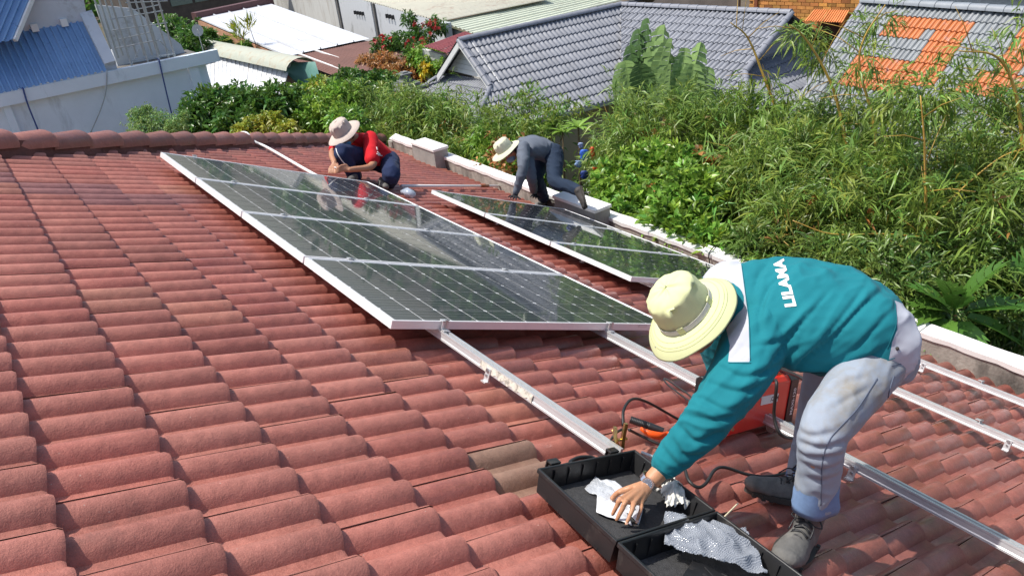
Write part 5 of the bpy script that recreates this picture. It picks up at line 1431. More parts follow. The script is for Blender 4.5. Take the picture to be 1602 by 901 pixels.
def hat(parent, c, axis, R, m, band_m=None, fwd=None, crown_h=0.115, crown_r=0.098, droop=0.25, seed=0, straps=True, strap_m=None):
    """c: centre of the brim plane; axis: towards the top of the head; R: brim radius"""
    ax = nrm(axis); x = nrm(np.cross(ax, fwd if fwd is not None else [0, 0, 1])); y = np.cross(ax, x)
    r = random.Random(seed); n = 64
    def pt(rad, a, z): return c + x * rad * math.cos(a) * 0.94 + y * rad * math.sin(a) * 1.06 + ax * z
    def wave(a, s): return s * (math.sin(2 * a + seed) * 0.5 + 0.35 * math.sin(3 * a + 2 + seed) + 0.12 * math.sin(7 * a))
    b = MB(); rings = []
    br = [(crown_r, 0.004), (crown_r + (R - crown_r) * .35, 0), (crown_r + (R - crown_r) * .7, -droop * .03), (R - .003, -droop * .07), (R, -droop * .075 - .002), (R - .003, -droop * .07 - .004), (crown_r + (R - crown_r) * .5, -.006), (crown_r, -0.004)]
    for rad, z in br:
        t = (rad - crown_r) / (R - crown_r)
        rings.append([pt(rad, a, z + wave(a, 0.012) * t * t + 0.0012 * math.sin(t * 40)) for a in (2 * math.pi * j / n for j in range(n))])
    b.loft(rings, cap=False); h = b.build('brim', m, parent, smooth=True)
    b = MB(); rings = []
    pf = [(crown_r, -0.004), (crown_r * 1.0, 0.02), (crown_r * .985, .045), (crown_r * .96, crown_h * .62), (crown_r * .91, crown_h * .80), (crown_r * .905, crown_h * .81), (crown_r * .84, crown_h * .90), (crown_r * .70, crown_h * .97), (crown_r * .45, crown_h * 1.02), (crown_r * .2, crown_h * 1.03), (0.004, crown_h * 1.03)]
    for i, (rad, z) in enumerate(pf):
        rings.append([pt(rad * (1 + 0.028 * mnoise.noise(Vector((3 * math.cos(a), 3 * math.sin(a), i * .7 + seed))) + .03 * mnoise.noise(Vector((9 * math.cos(a), 9 * math.sin(a), i * 1.3 + seed)))), a, z + 0.010 * mnoise.noise(Vector((2.5 * math.cos(a), 2.5 * math.sin(a), i + seed * 3)))) for a in (2 * math.pi * j / n for j in range(n))])
    b.loft(rings, cap=False); cr = b.build('crown', m, h, smooth=True)
    if straps:
        b = MB()
        for r0, r1, z0, z1 in ((crown_r * 1.035, crown_r * 1.03, 0.006, 0.026),):
            R_ = [[pt(q, a, z) for q, z in ((r0, z0), (r0 + .002, z0), (r1 + .002, z1), (r1, z1))] for a in (2 * math.pi * j / n for j in range(n + 1))]
            b.loft(R_)
        b.build('band', strap_m or m, h)
        for a in (0.5, 2.6, 3.9, 5.4):
            b = MB(); cc = pt(crown_r * 1.04, a, .016); tn = nrm(pt(crown_r, a + .1, .016) - pt(crown_r, a - .1, .016)); rd = nrm(np.cross(tn, ax))
            b.box(cc, (0.022, 0.005, 0.030), np.array([tn, rd, ax]).T); b.build('band_loop', m, h)
        for a in (1.2, 4.4):
            b = MB(); cc = pt(R * .86, a, -droop * .05 + .002); b.ell(cc, (.006, .006, .003), frame_R(ax)); b.build('snap', M_STEEL, h)
    return h


def frame_R(d):
    x, y, z = frame(d); return np.array([x, y, z]).T


def boot(parent, heel, toe, ankle, up, W=0.095, m=None, ms=None, L_=None, laces=True, h=0.10):
    """heel, toe: points on the ground; ankle: where the leg enters"""
    f = toe - heel; L = np.linalg.norm(f); f = f / L; s = nrm(np.cross(up, f)); u = np.cross(f, s)
    b = MB(); rings = []
    pr = [(-.02, .55, .055, .0), (0.02, .75, .075, .0), (0.12, .80, .085, .0), (0.3, .80, .085, 0), (0.45, .85, .075, 0), (0.6, .98, .062, 0), (0.78, 1.02, .052, 0), (0.92, .88, .042, .004), (1.0, .45, .024, .008)]
    for t, w, hh, z in pr:
        rings.append([heel + f * L * t + s * (W / 2) * w * math.cos(a) + u * (0.018 + z + (hh * max(math.sin(a), 0)) ) for a in (2 * math.pi * j / 16 for j in range(16))])
    b.loft(rings)
    b.ell(heel + f * L * .93 + u * .035, (W * .42, .04, .03), np.array([s, f, u]).T)
    limb(b, [heel + f * L * .17 + u * .06, lerp(heel + f * L * .17 + u * .10, ankle, .8)], [.045, .048], k=3)
    o = remesh(b, 'boot', m or M_BOOT, parent, 0.006, 5)
    b = MB(); rings = []
    for z in (0.0, 0.02):
        rings.append([heel + f * L * (0.5 + .54 * math.cos(a)) + s * W / 2 * math.sin(a) * (1.02 + .1 * math.cos(a) - .12 * math.cos(2 * a)) + u * z for a in (2 * math.pi * j / 28 for j in range(28))])
    b.loft(rings)
    for k in range(9):
        for sg in (-1, 1): b.box(heel + f * L * (.06 + .11 * k) + s * sg * W * .44 * (1 if k < 8 else .7) + u * .004, (.012, .016, .016), np.array([s, f, u]).T)
    so = b.build('sole', ms or M_SOLE, o)
    if laces:
        b = MB()
        for k in range(5):
            q = heel + f * L * (.40 + .07 * k) + u * (.104 - .010 * k)
            b.tube(bez([q - s * .026 + f * .006 - u * .008, q + u * .004, q + s * .026 - f * .006 - u * .008], 6), .0028, 5)
            b.tube(bez([q - s * .026 - f * .006 - u * .008, q + u * .006, q + s * .026 + f * .006 - u * .008], 6), .0028, 5)
        q = heel + f * L * .38 + u * .112
        for sg in (-1, 1):
            b.tube(bez([q, q + s * sg * .03 + u * .02, q + s * sg * .05 - u * .004, q + s * sg * .02 + f * .02, q], 14), .0028, 5); b.tube(bez([q, q + s * sg * .03 + f * .03, q + s * sg * .035 + f * .06 - u * .03], 8), .0028, 5)
        b.build('laces', M_BLACK, o, smooth=True)
    return o


def finger(b, pts, r0, r1):
    n = len(pts); limb(b, pts, [r0 + (r1 - r0) * i / (n - 1) for i in range(n)], n=10, k=4)


def hand(b, wrist, knuckles, tips, r=0.0088, arch=0.35, thumb=None, wr=0.027):
    """knuckles/tips: index to little finger; each finger gets two bends"""
    w = np.asarray(wrist, float)
    kn = [np.asarray(k, float) for k in knuckles]
    pn = nrm(np.cross(kn[3] - kn[0], (kn[1] + kn[2]) / 2 - w))
    if pn[2] < 0: pn = -pn
    for i, (k, t) in enumerate(zip(kn, tips)):
        t = np.asarray(t, float); L = np.linalg.norm(t - k); rr = r * (1, 1.03, .98, .86)[i]
        j1 = lerp(k, t, .45) + pn * L * arch * .62; j2 = lerp(k, t, .76) + pn * L * arch * .38
        finger(b, [lerp(w, k, .55), k, j1, j2, t], rr * 1.12, rr * .80)
        b.ell(k, rr * 1.22); b.ell(j1, rr * 1.08)
    lat = nrm(kn[3] - kn[0])
    rings = []
    for t in (0.0, 0.3, 0.6, 0.85, 1.0):
        c = lerp(w, (kn[0] + kn[3]) / 2, t) - pn * 0.004; half = np.linalg.norm(kn[3] - kn[0]) / 2 * (0.62 + .42 * t) + .006
        rings.append([c + lat * half * math.cos(a) + pn * (0.019 - .006 * t) * math.sin(a) for a in (2 * math.pi * j / 16 for j in range(16))])
    b.loft(rings)
    if thumb is not None: finger(b, [lerp(w, kn[0], .15)] + [np.asarray(q, float) for q in thumb], .014, .0088)
    return pn


def head(b, c, up, face, s=1.0):
    up = nrm(up); f = nrm(face - up * (face @ up)); r = np.cross(f, up); R = np.array([r, f, up]).T
    b.ell(c + up * .02 * s, (.075 * s, .092 * s, .105 * s), R, 20, 14)
    b.ell(c - up * .05 * s + f * .022 * s, (.056 * s, .066 * s, .065 * s), R, 16, 10)
    b.ell(c - up * .095 * s + f * .055 * s, (.022 * s, .018 * s, .018 * s), R)
    b.ell(c - up * .028 * s + f * .098 * s, (.012 * s, .018 * s, .022 * s), R)            # nose
    b.ell(c - up * .064 * s + f * .083 * s, (.024 * s, .010 * s, .007 * s), R)            # mouth
    for sg in (-1, 1):
        b.ell(c + r * sg * .074 * s - up * .012 * s, (.008 * s, .018 * s, .030 * s), R)   # ears
        b.ell(c + r * sg * .030 * s + f * .078 * s + up * .012 * s, (.020 * s, .012 * s, .007 * s), R)  # brow
    return R


def face_bits(parent, c, up, face, s=1.0, mask=None):
    up = nrm(up); f = nrm(face - up * (face @ up)); r = np.cross(f, up); R = np.array([r, f, up]).T
    for sg in (-1, 1):
        b = MB(); b.ell(c + r * sg * .030 * s + f * .084 * s, (.013 * s, .008 * s, .007 * s), R); e = b.build('eye', M_WHITE, parent, smooth=True)
        b = MB(); b.ell(c + r * sg * .030 * s + f * .091 * s, (.006 * s, .003 * s, .006 * s), R); b.build('pupil', M_HAIR, e, smooth=True)
    b = MB(); b.ell(c + up * .03 * s - f * .008 * s, (.081 * s, .095 * s, .10 * s), R, 18, 12); b.ell(c - up * .02 * s - f * .05 * s, (.066 * s, .05 * s, .06 * s), R, 14, 10); b.build('hair', M_HAIR, parent, smooth=True)
    if mask is not None:
        b = MB(); b.ell(c - up * .058 * s + f * .045 * s, (.063 * s, .068 * s, .048 * s), R, 16, 10); b.build('face_mask', mask, parent, smooth=True)


# ---- worker in teal, bent over the black case
D0 = 2.66
hipL, hipR = P(1366, 566, 2.58), P(1320, 522, 2.82)
shL, shR = P(1196, 532, 2.54), P(1128, 450, 2.82)
hipM, shM = (hipL + hipR) / 2, (shL + shR) / 2
neck = P(1130, 480, 2.66); headc = P(1086, 499, 2.64)
kneeL, ankL = P(1290, 672, 2.36), P(1274, 782, 2.50)
kneeR, ankR = P(1282, 640, 2.95), P(1256, 758, 2.99)
elL, wrL = P(1106, 657, 2.50), P(1022, 749, 2.575)
elR, wrR = P(1128, 560, 3.0), P(1148, 615, 2.95)
lat = nrm(shR - shL); spine = nrm(hipM - shM); thk = nrm(np.cross(spine, lat)); thk = thk if thk[2] > 0 else -thk
man = empty('person', ((ankL + ankR) / 2 - [0, 0, .1]), label='x', cat='person')
man['label'] = 'worker in teal shirt, pale jeans and lime sun hat, bending to reach into a case'
hatax = RW.T @ np.array([-0.62, -0.62, -0.48])
up_h = nrm(hatax); facev = nrm(-lat * 0.0 + np.array([-.55, -.1, -.75]))
wrist_c = wrL
kn = [RF(*RP(970, 781, -.030)), RF(*RP(979, 785, -.026)), RF(*RP(992, 788, -.030)), RF(*RP(1004, 786, -.038))]
tp = [RF(*RP(958.5, 804, -.078)), RF(*RP(965, 812, -.078)), RF(*RP(980, 819, -.078)), RF(*RP(995.5, 817, -.078))]
b = MB()
head(b, headc, up_h, facev, 1.0)
limb(b, [neck + spine * .03, lerp(neck, headc, .55)], [.058, .054])
b.loft([ering(shM + spine * .03, lat, thk, .15, .07), ering(shM + spine * .2, lat, thk, .16, .10), ering(hipM, lat, thk, .14, .10)])
for a_, e_, w_ in ((shL, elL, wrL), (shR, elR, wrR)):
    limb(b, [a_, e_, w_], [.045, .038, .026], k=8)
for h_, k_, a_ in ((hipL, kneeL, ankL), (hipR, kneeR, ankR)): limb(b, [h_, k_, a_], [.075, .05, .035], k=8)
fv = nrm((kn[1] + kn[2]) / 2 - wrist_c)
thumb = [RF(*RP(985, 764, -.045)), RF(*RP(968, 770, -.070)), RF(*RP(958, 779, -.080))]
pn_ = hand(b, wrist_c + fv * .012, kn, tp, r=.0082, arch=.30, thumb=thumb)
limb(b, [lerp(elL, wrL, .75), wrist_c + fv * .03], [.032, .0290], k=4)
kr = [wrR - np.array([0, 0, .07]) + lat * q for q in (-.03, -.01, .01, .03)]
hand(b, wrR, kr, [k_ - np.array([.02, 0, .07]) for k_ in kr])
body = remesh(b, 'body', M_SKIN, man, 0.0042, 3)
face_bits(body, headc, up_h, facev, 1.0)
for i, t_ in enumerate(tp):
    b = MB(); d_ = nrm(t_ - kn[i]); b.ell(t_ + pn_ * .0058 + d_ * .001, (.0055, .0075, .0022), np.array([nrm(np.cross(d_, pn_)), d_, pn_]).T, 10, 6); b.build('nail', mat('nail', (0.62, 0.38, 0.28), rough=0.3, var=0) if i == 0 else bpy.data.materials['nail'], body, smooth=True)
# ring and watch
b = MB(); q0_ = lerp(kn[2], tp[2], .26) + pn_ * .007; dd = nrm(tp[2] - kn[2]); fx, fy, _ = frame(dd)
b.tube([q0_ + .0105 * (fx * math.cos(a) + fy * math.sin(a)) - pn_ * .004 for a in (2 * math.pi * j / 14 for j in range(15))], .0012, 5); b.build('ring', mat('silver', (0.8, 0.8, 0.82), rough=0.2, metal=1, var=0), body, smooth=True)
wd_ = nrm(wrL - elL); wc = wrL + wd_ * 0.020 - pn_ * .002; _t = nrm(CAM - wc) * .8 + pn_ * .5; wl = nrm(np.cross(wd_, _t)); wp = np.cross(wl, wd_)
M_SIL = bpy.data.materials['silver']
print('watch', PR(wc), PR(wc + wp * .0345), 'wrist', PR(wrL), 'kn', [PR(k)[:2] for k in kn])
b = MB(); _bv = BVHTree.FromPolygons([v.co[:] for v in body.data.vertices], [tuple(p.vertices) for p in body.data.polygons])
_h = _bv.ray_cast(Vector(tuple(CAM)), Vector(tuple(ray(1014, 756))).normalized()); fo = np.array(_h[0]); _n = np.array(_h[1]); _n = _n if _n @ (CAM - fo) > 0 else -_n
_n = nrm(_n + .5 * nrm(CAM - fo)); wl = nrm(np.cross(wd_, _n)); wp = np.cross(wl, wd_); fo = fo + wp * .002; wc = fo - wp * .033
b.tube([fo - wp * .004, fo + wp * .005], .0205, 24); wt = b.build('watch', M_SIL, body, smooth='auto')
b = MB(); b.tube([fo + wp * .0052, fo + wp * .0058], .0165, 24); b.build('watch_dial', mat('watch_dial', (0.12, 0.15, 0.20), rough=0.15, var=0, coat=1), wt)
b = MB()
for a, l_ in ((0.6, .011), (2.2, .014)): b.bar(fo + wp * .0062, fo + wp * .0062 + (wl * math.cos(a) + wd_ * math.sin(a)) * l_, .0012, .0004, wp)
for j in range(12): a = j * math.pi / 6; b.box(fo + wp * .0062 + (wl * math.cos(a) + wd_ * math.sin(a)) * .0145, (.0012, .0012, .0006))
b.build('watch_hands', M_WHITE, wt)
for j in range(15):
    a = math.radians(38 + j * 20.3)
    if a > math.radians(325): break
    c_ = wc + (wp * math.cos(a) * .0345 + wl * math.sin(a) * .0365)
    rd_ = nrm(wp * math.cos(a) + wl * math.sin(a)); tg = np.cross(wd_, rd_)
    b = MB(); b.box(c_, (.0118, .019, .004), np.array([tg, wd_, rd_]).T); b.build('watch_link', M_SIL, wt)

# jeans
b = MB()
limb(b, [hipL + thk * -.01, lerp(hipL, kneeL, .5), kneeL, lerp(kneeL, ankL, .5), ankL - [0, 0, .0]], [.106, .090, .072, .066, .063], n=18, k=7)
limb(b, [hipR, lerp(hipR, kneeR, .5), kneeR, lerp(kneeR, ankR, .5), ankR], [.118, .095, .078, .070, .066], n=18, k=7)
b.ell((hipL + hipR) / 2 + spine * .050 + thk * .022, (.172, .108, .115), np.array([lat, spine, thk]).T, 20, 14)
b.loft([ering(hipM - spine * .16, lat, thk, .17, .12), ering(hipM - spine * .03, lat, thk, .19, .135)])
shin = nrm(ankL - kneeL)
def creases(co, no, lines, amp=0.009, w=4.5):
    """sharp folds along drawn lines, on the side of the cloth they belong to"""
    x, y, D = PRa(co); v = (CAM - co); v /= np.linalg.norm(v, axis=1, keepdims=True); f = np.clip(((no * v).sum(1) - .05) * 3, 0, 1)
    out = np.zeros(len(co))
    for i, l in enumerate(lines):
        a_ = amp * (l[0] if not isinstance(l[0], tuple) else 1); pts = l[1:] if not isinstance(l[0], tuple) else l
        q = np.array([p[:2] for p in bez([np.array([p[0], p[1], 0.0]) for p in pts], 26)]); T = np.gradient(q, axis=0)
        dx = x[:, None] - q[:, 0]; dy = y[:, None] - q[:, 1]; d2 = dx * dx + dy * dy; k = d2.argmin(1); r = np.arange(len(co))
        t = T[k] / (np.linalg.norm(T[k], axis=1, keepdims=True) + 1e-9); s = dx[r, k] * t[:, 1] - dy[r, k] * t[:, 0]; dist = np.sqrt(d2[r, k])
        end = np.sin(np.pi * np.clip(k / (len(q) - 1), 0.04, .96)) ** .5
        out += a_ * end * (-1.0 * np.exp(-(dist / w) ** 2) + .75 * np.exp(-((s - 1.9 * w) / (1.7 * w)) ** 2) * np.exp(-np.clip(dist - 6 * w, 0, 99) ** 2 / w) * (np.abs(s) > dist * .5))
    return out * f
def jean_disp(co, no):
    x, y, D = PRa(co)
    dk = np.linalg.norm(co - kneeL, axis=1); da = np.linalg.norm(co - ankL, axis=1)
    d = ridged(co, lat * .8 + thk * .3, shin, 4, 18, 0.004) * np.clip(1.3 - dk / .16, 0.12, 1)
    d += ridged(co, lat, shin, 6, 22, 0.007, off=4) * np.clip(1.2 - da / .15, 0, 1)
    d += ridged(co, nrm(kneeL - hipL), lat, 4, 16, 0.0035, off=9)
    return d + creases(co, no, [[(1243, 688), (1285, 700), (1330, 688)], [(1242, 706), (1280, 716), (1328, 708)], [(1250, 722), (1285, 735), (1322, 722)], [.8, (1255, 745), (1285, 752), (1318, 742)], [(1250, 672), (1270, 682), (1300, 676)],
        [.7, (1395, 600), (1410, 590), (1436, 575)], [.7, (1385, 620), (1405, 606), (1430, 592)], [.8, (1290, 615), (1320, 600), (1350, 592)], [.6, (1300, 640), (1330, 622), (1362, 606)]], .008, 4)
jn = remesh(b, 'jeans', M_JEAN, man, 0.0065, 5, jean_disp)
jbvh = BVHTree.FromPolygons([v.co[:] for v in jn.data.vertices], [tuple(p.vertices) for p in jn.data.polygons])
def on_surf(bvh, px, py, off=.0015, dz=0):
    r = Vector(tuple(ray(px, py))).normalized(); h = bvh.ray_cast(Vector(tuple(CAM)), r)
    if h[0] is None: return None
    return np.array(h[0]) + np.array(h[1] if h[1].dot(r) < 0 else -h[1]) * off
def seam(parent, bvh, pts, m, r=.0014, n=40, nm='seam'):
    pp = bez([np.array([x, y, 0.0]) for x, y in pts], n); q = [on_surf(bvh, p[0], p[1], r * .6) for p in pp]; q = [p for p in q if p is not None]
    if len(q) > 3:
        b = MB(); b.tube(q, r, 5); b.build(nm, m, parent, smooth=True)
M_THR = cloth('seam_thread', (0.11, 0.13, 0.18))
seam(jn, jbvh, [(1372, 592), (1340, 640), (1300, 684), (1287, 720), (1285, 760), (1284, 790)], M_THR, .0017)
seam(jn, jbvh, [(1398, 588), (1390, 615), (1388, 640), (1387, 655)], M_THR, .0020)
seam(jn, jbvh, [(1395, 572), (1415, 568), (1436, 560)], M_THR, .0012)
# turned blue hems
for a_, k_, nm in ((ankL, kneeL, 0), (ankR, kneeR, 1)):
    d_ = nrm(a_ - k_); fx, fy, fz = frame(d_); b = MB(); R_ = []
    for (t, r_) in ((-.075, .066), (-.04, .069), (0.0, .072), (.022, .071), (.020, .065), (-.06, .06)):
        R_.append([a_ + d_ * t + (fx * math.cos(q) + fy * math.sin(q)) * r_ * (1 + .06 * math.sin(3 * q + nm) + .05 * math.sin(5 * q + t * 40)) for q in (2 * math.pi * j / 30 for j in range(30))])
    b.loft(R_, cap=False); b.build('trouser_hem', cloth('blue_denim_inside', (0.16, 0.25, 0.42), var=.2, scale=18) if nm == 0 else bpy.data.materials['blue_denim_inside'], jn, smooth=True)

# shirt
b = MB()
cs_ = [(P(1142, 476, 2.67), .085, .075), (P(1165, 482, 2.67), .185, .105), (P(1205, 486, 2.67), .225, .140), (P(1260, 492, 2.67), .228, .160), (P(1320, 505, 2.67), .222, .168), (P(1350, 513, 2.68), .214, .158), (P(1372, 523, 2.68), .200, .140)]
b.loft([ering(c, lat, thk, rx, ry, 28) for c, rx, ry in cs_])
limb(b, [P(1192, 522, 2.60), lerp(shL, elL, .5) + thk * .0, elL, lerp(elL, wrL, .50), lerp(elL, wrL, .71)], [.105, .090, .069, .057, .050], n=18, k=8)
limb(b, [shR + spine * .03, lerp(shR, elR, .5), elR, lerp(elR, wrR, .9)], [.10, .085, .07, .055], n=16, k=6)
arm = nrm(wrL - elL); uarm = nrm(elL - shL)
fold_dir = nrm(P(1330, 430, 2.55) - P(1150, 610, 2.45))
def shirt_disp(co, no):
    t = (co - shM) @ spine
    darm = np.linalg.norm(co - elL, axis=1); dsh = np.linalg.norm(co - P(1185, 575, 2.45), axis=1)
    d = ridged(co, fold_dir, thk, 1.8, 8.5, 0.021, 1.5) * np.clip(1.25 - np.abs(t - .2) / .35, .2, 1)
    d += ridged(co, fold_dir, thk, 3.5, 22, 0.006, 1.5, off=7)
    nz = np.clip(1.2 - darm / .17, 0, 1)
    d += ridged(co, nrm(np.cross(uarm, thk) + uarm * .25), uarm, 5, 20, 0.016, 1.5, off=2) * nz
    dw = np.linalg.norm(co - lerp(elL, wrL, .8), axis=1)
    d += ridged(co, nrm(np.cross(arm, thk)), arm, 6, 30, 0.006, 1.5, off=5) * np.clip(1.1 - dw / .12, 0, 1)
    d += ridged(co, uarm, thk, 3, 14, 0.008, 1.5, off=3) * np.clip(1.2 - dsh / .2, 0, 1)
    return d * .75 + creases(co, no, [[(1150, 640), (1200, 570), (1260, 500), (1300, 455)], [(1185, 640), (1250, 570), (1310, 505), (1350, 455)], [1.2, (1240, 575), (1300, 530), (1350, 480), (1385, 450)], [.8, (1290, 575), (1340, 540), (1390, 490)],
        [1.1, (1245, 418), (1205, 450), (1190, 490), (1188, 520)], [(1215, 402), (1190, 425), (1180, 455)], [.8, (1275, 402), (1300, 425), (1330, 435)], [.9, (1175, 545), (1215, 535), (1250, 510)],
        [(1128, 575), (1165, 590), (1215, 570), (1245, 545)], [(1112, 600), (1155, 612), (1200, 595), (1230, 570)], [1.1, (1098, 625), (1140, 640), (1190, 615)], [(1085, 652), (1125, 655), (1165, 640)], [1.1, (1066, 668), (1090, 690), (1135, 672)],
        [(1056, 690), (1072, 712), (1100, 712)], [.8, (1040, 702), (1062, 728), (1085, 725)], [.9, (1310, 578), (1350, 560), (1390, 540)], [.7, (1240, 590), (1300, 570), (1360, 550)]], .0085, 4.2)
M_SHIRT = two_tone('teal_shirt', (0.008, 0.175, 0.212), (0.47, 0.49, 0.55), bump=0.0005, bscale=500)
sh = remesh(b, 'shirt', M_SHIRT, man, 0.0055, 4, shirt_disp)
def poly_sd(x, y, poly):
    """signed distance to a polygon, positive inside"""
    d = np.full(len(x), 1e9); ins = np.zeros(len(x), bool); n = len(poly)
    for i in range(n):
        ax_, ay = poly[i]; bx, by = poly[i - 1]; ex, ey = bx - ax_, by - ay
        t = np.clip(((x - ax_) * ex + (y - ay) * ey) / (ex * ex + ey * ey), 0, 1)
        d = np.minimum(d, np.hypot(x - ax_ - t * ex, y - ay - t * ey))
        c = ((ay > y) != (by > y)) & (x < (bx - ax_) * (y - ay) / (by - ay + 1e-12) + ax_); ins ^= c
    return np.where(ins, d, -d)
def shirt_panel(co):
    x, y, D = PRa(co)
    a = poly_sd(x, y, [(1100, 400), (1157, 396), (1165, 455), (1171, 500), (1173, 566), (1139, 566), (1142, 540), (1128, 480), (1100, 460)])
    c = poly_sd(x, y, [(1400, 470), (1450, 490), (1450, 610), (1385, 610), (1390, 566), (1396, 535), (1404, 515)])
    return np.maximum(a, c) * D / FPX
set_panel(sh, shirt_panel)
sbvh = BVHTree.FromPolygons([v.co[:] for v in sh.data.vertices], [tuple(p.vertices) for p in sh.data.polygons])
M_TSEAM = cloth('teal_seam', (0.006, 0.12, 0.15))
seam(sh, sbvh, [(1158, 398), (1166, 455), (1172, 500), (1174, 564)], M_TSEAM)
seam(sh, sbvh, [(1175, 568), (1140, 568)], M_TSEAM)
seam(sh, sbvh, [(1250, 584), (1300, 582), (1350, 575), (1400, 560)], M_TSEAM, .0012)
seam(sh, sbvh, [(1022, 727), (1045, 742), (1068, 746)], M_TSEAM, .0012)
seam(sh, sbvh, [(1400, 474), (1402, 505), (1394, 530), (1388, 545)], M_TSEAM, .0016)
p_ = on_surf(sbvh, 1403, 545, .003)
if p_ is not None: b = MB(); b.ell(p_, .006); b.build('button', M_SOLE, sh, smooth=True)
# white lettering over the back
cu = bpy.data.curves.new('lettering', 'FONT'); cu.body = 'LILAMA'; cu.size = 1; cu.offset = 0.05; cu.resolution_u = 2; cu.space_character = 1.06
to = bpy.data.objects.new('lettering_src', cu); COL.objects.link(to)
tm = bpy.data.meshes.new_from_object(to.evaluated_get(bpy.context.evaluated_depsgraph_get()))
bpy.data.objects.remove(to)
bm = bmesh.new(); bm.from_mesh(tm)
bmesh.ops.triangulate(bm, faces=bm.faces[:]); 
for _ in range(2): bmesh.ops.subdivide_edges(bm, edges=[e for e in bm.edges if e.calc_length() > 0.12], cuts=1)
xs = [v.co.x for v in bm.verts]; ysv = [v.co.y for v in bm.verts]; x0_, x1_, y0_, y1_ = min(xs), max(xs), min(ysv), max(ysv)
BL, TL, BR, TR = (1246, 479), (1228, 481), (1226, 405), (1208.5, 407.5)
for v in bm.verts:
    s_, t_ = (v.co.x - x0_) / (x1_ - x0_), (v.co.y - y0_) / (y1_ - y0_)
    s2 = s_ + .14 * s_ * (1 - s_)
    q = lerp(lerp(BL, BR, s2), lerp(TL, TR, s2), t_); h_ = on_surf(sbvh, q[0], q[1], .0022)
    if h_ is None: h_ = P(q[0], q[1], 2.6)
    v.co = Vector(tuple(h_))
me_t = bpy.data.meshes.new('lettering'); bm.to_mesh(me_t); bm.free(); me_t.materials.append(M_WHITE)
o = bpy.data.objects.new('lettering', me_t); link(o, sh)
# collar flap at the side of the neck
b = MB(); b.loft([ering(P(1142, 476, 2.67), lat, thk, .082, .072, 24), ering(P(1130, 478, 2.66), lat, thk, .072, .064, 24), ering(P(1132, 478, 2.66), lat, thk, .066, .058, 24)], cap=False); b.build('collar', M_TEAL, sh, smooth=True)
# hat
hb = P(1073, 487, 2.58)
hat(man, hb, hatax, 0.168, M_HAT, fwd=facev, crown_h=0.125, crown_r=0.096, droop=.5, seed=2, strap_m=cloth('white_strap', (0.62, 0.62, 0.60), var=.08, scale=20))
# stitching of the hat
M_STI = cloth('hat_stitch', (0.42, 0.42, 0.20))
hx_ = nrm(np.cross(nrm(hatax), facev)); hy_ = np.cross(nrm(hatax), hx_); hob = [o for o in man.children if o.name.startswith('brim')][0]
def on_hat(bv, rad, a, z):
    q = hb + hx_ * rad * math.cos(a) * .94 + hy_ * rad * math.sin(a) * 1.06 + nrm(hatax) * z; return q
for ob, specs in ((hob, [(.125, .3), (.145, .3), (.163, .3)]), (hob.children[0], [(.0905, .098), (.097, .035)])):
    bv = BVHTree.FromPolygons([v.co[:] for v in ob.data.vertices], [tuple(p.vertices) for p in ob.data.polygons])
    for rad, z in specs:
        pts_ = []
        for j in range(73):
            q = on_hat(bv, rad, 2 * math.pi * j / 72, 0 if z == .3 else z); h_ = bv.find_nearest(Vector(tuple(q)))
            if h_[0] is not None: pts_.append(np.array(h_[0]) + np.array(nrm(hatax)) * (.0022 if z == .3 else 0) + (nrm(q - hb - nrm(hatax) * z) * .0012 if z != .3 else 0))
        b = MB(); b.tube(pts_, .0004, 4); b.build('stitching', M_STI, ob, smooth=True)
# boots
UPR = ROOF @ np.array([0, 0, 1.0])
boot(man, RF(.650, -1.785, -.118), RF(.375, -1.865, -.118), ankL, UPR, W=.108)
boot(man, RF(.975, -1.640, -.122), RF(.735, -1.485, -.118), ankR, UPR)

# ---- worker in red, squatting behind the left panels
hp = P(597, 252, 8.75); pel = hp
A_sh1, A_sh2 = P(580, 218, 8.50), P(541, 216, 8.75)
s1m = (A_sh1 + A_sh2) / 2
red = empty('person', RF(*RP(575, 285, -.12)), label='squatting worker in a red T-shirt, navy trousers and a beige bucket hat', cat='person')
nk = P(551, 212, 8.52); hc = P(540, 214, 8.42)
kA, aA = P(534, 238, 8.20), P(556, 280, 8.42)
kB, aB = P(612, 274, 8.30), P(606, 290, 8.75)
eA, wA = P(583, 258, 8.30), P(547, 266, 8.05)        # arm at the image right
eB, wB = P(521, 238, 8.45), P(523, 255, 8.10)
h1, h2 = hp + RW[0] * .09, hp - RW[0] * .10
lat1 = nrm(A_sh1 - A_sh2); sp1 = nrm(hp - s1m); th1 = nrm(np.cross(sp1, lat1))
hx = RW.T @ np.array([-.42, -.62, -.62]); fc = nrm(RW.T @ np.array([-.45, .85, -.3]))
b = MB(); head(b, hc, hx, fc); limb(b, [nk + sp1 * .05, lerp(nk, hc, .6)], [.058, .055])
b.loft([ering(s1m + sp1 * .03, lat1, th1, .14, .07), ering(hp, lat1, th1, .13, .09)])
for q in ((A_sh1, eA, wA), (A_sh2, eB, wB)): limb(b, q, [.050, .042, .028], k=6)
for q in ((h2, kA, aA), (h1, kB, aB)): limb(b, q, [.08, .05, .035], k=6)
M_W1 = mat('tan_skin', (0.42, 0.21, 0.12), rough=0.5, var=0.06, sss=.1)
tgt = P(526, 265, 7.98)
def mini_hand(b, w, t, side, r=.0095):
    d = nrm(t - w); s = nrm(np.cross(d, RW[2])) * side; L = .085; u = np.cross(d, s)
    kn_ = [w + d * L + s * x for x in (-.032, -.011, .011, .031)]
    tp_ = [k + d * .055 + nrm(RW[1] + d * .2) * .035 for k in kn_]
    hand(b, w, kn_, tp_, r=r, arch=.25, thumb=[w + d * .04 - s * .045, w + d * .085 - s * .045 + RW[1] * .01])
mini_hand(b, wA, P(531, 263, 8.0), 1); mini_hand(b, wB, P(519, 266, 8.0), -1)
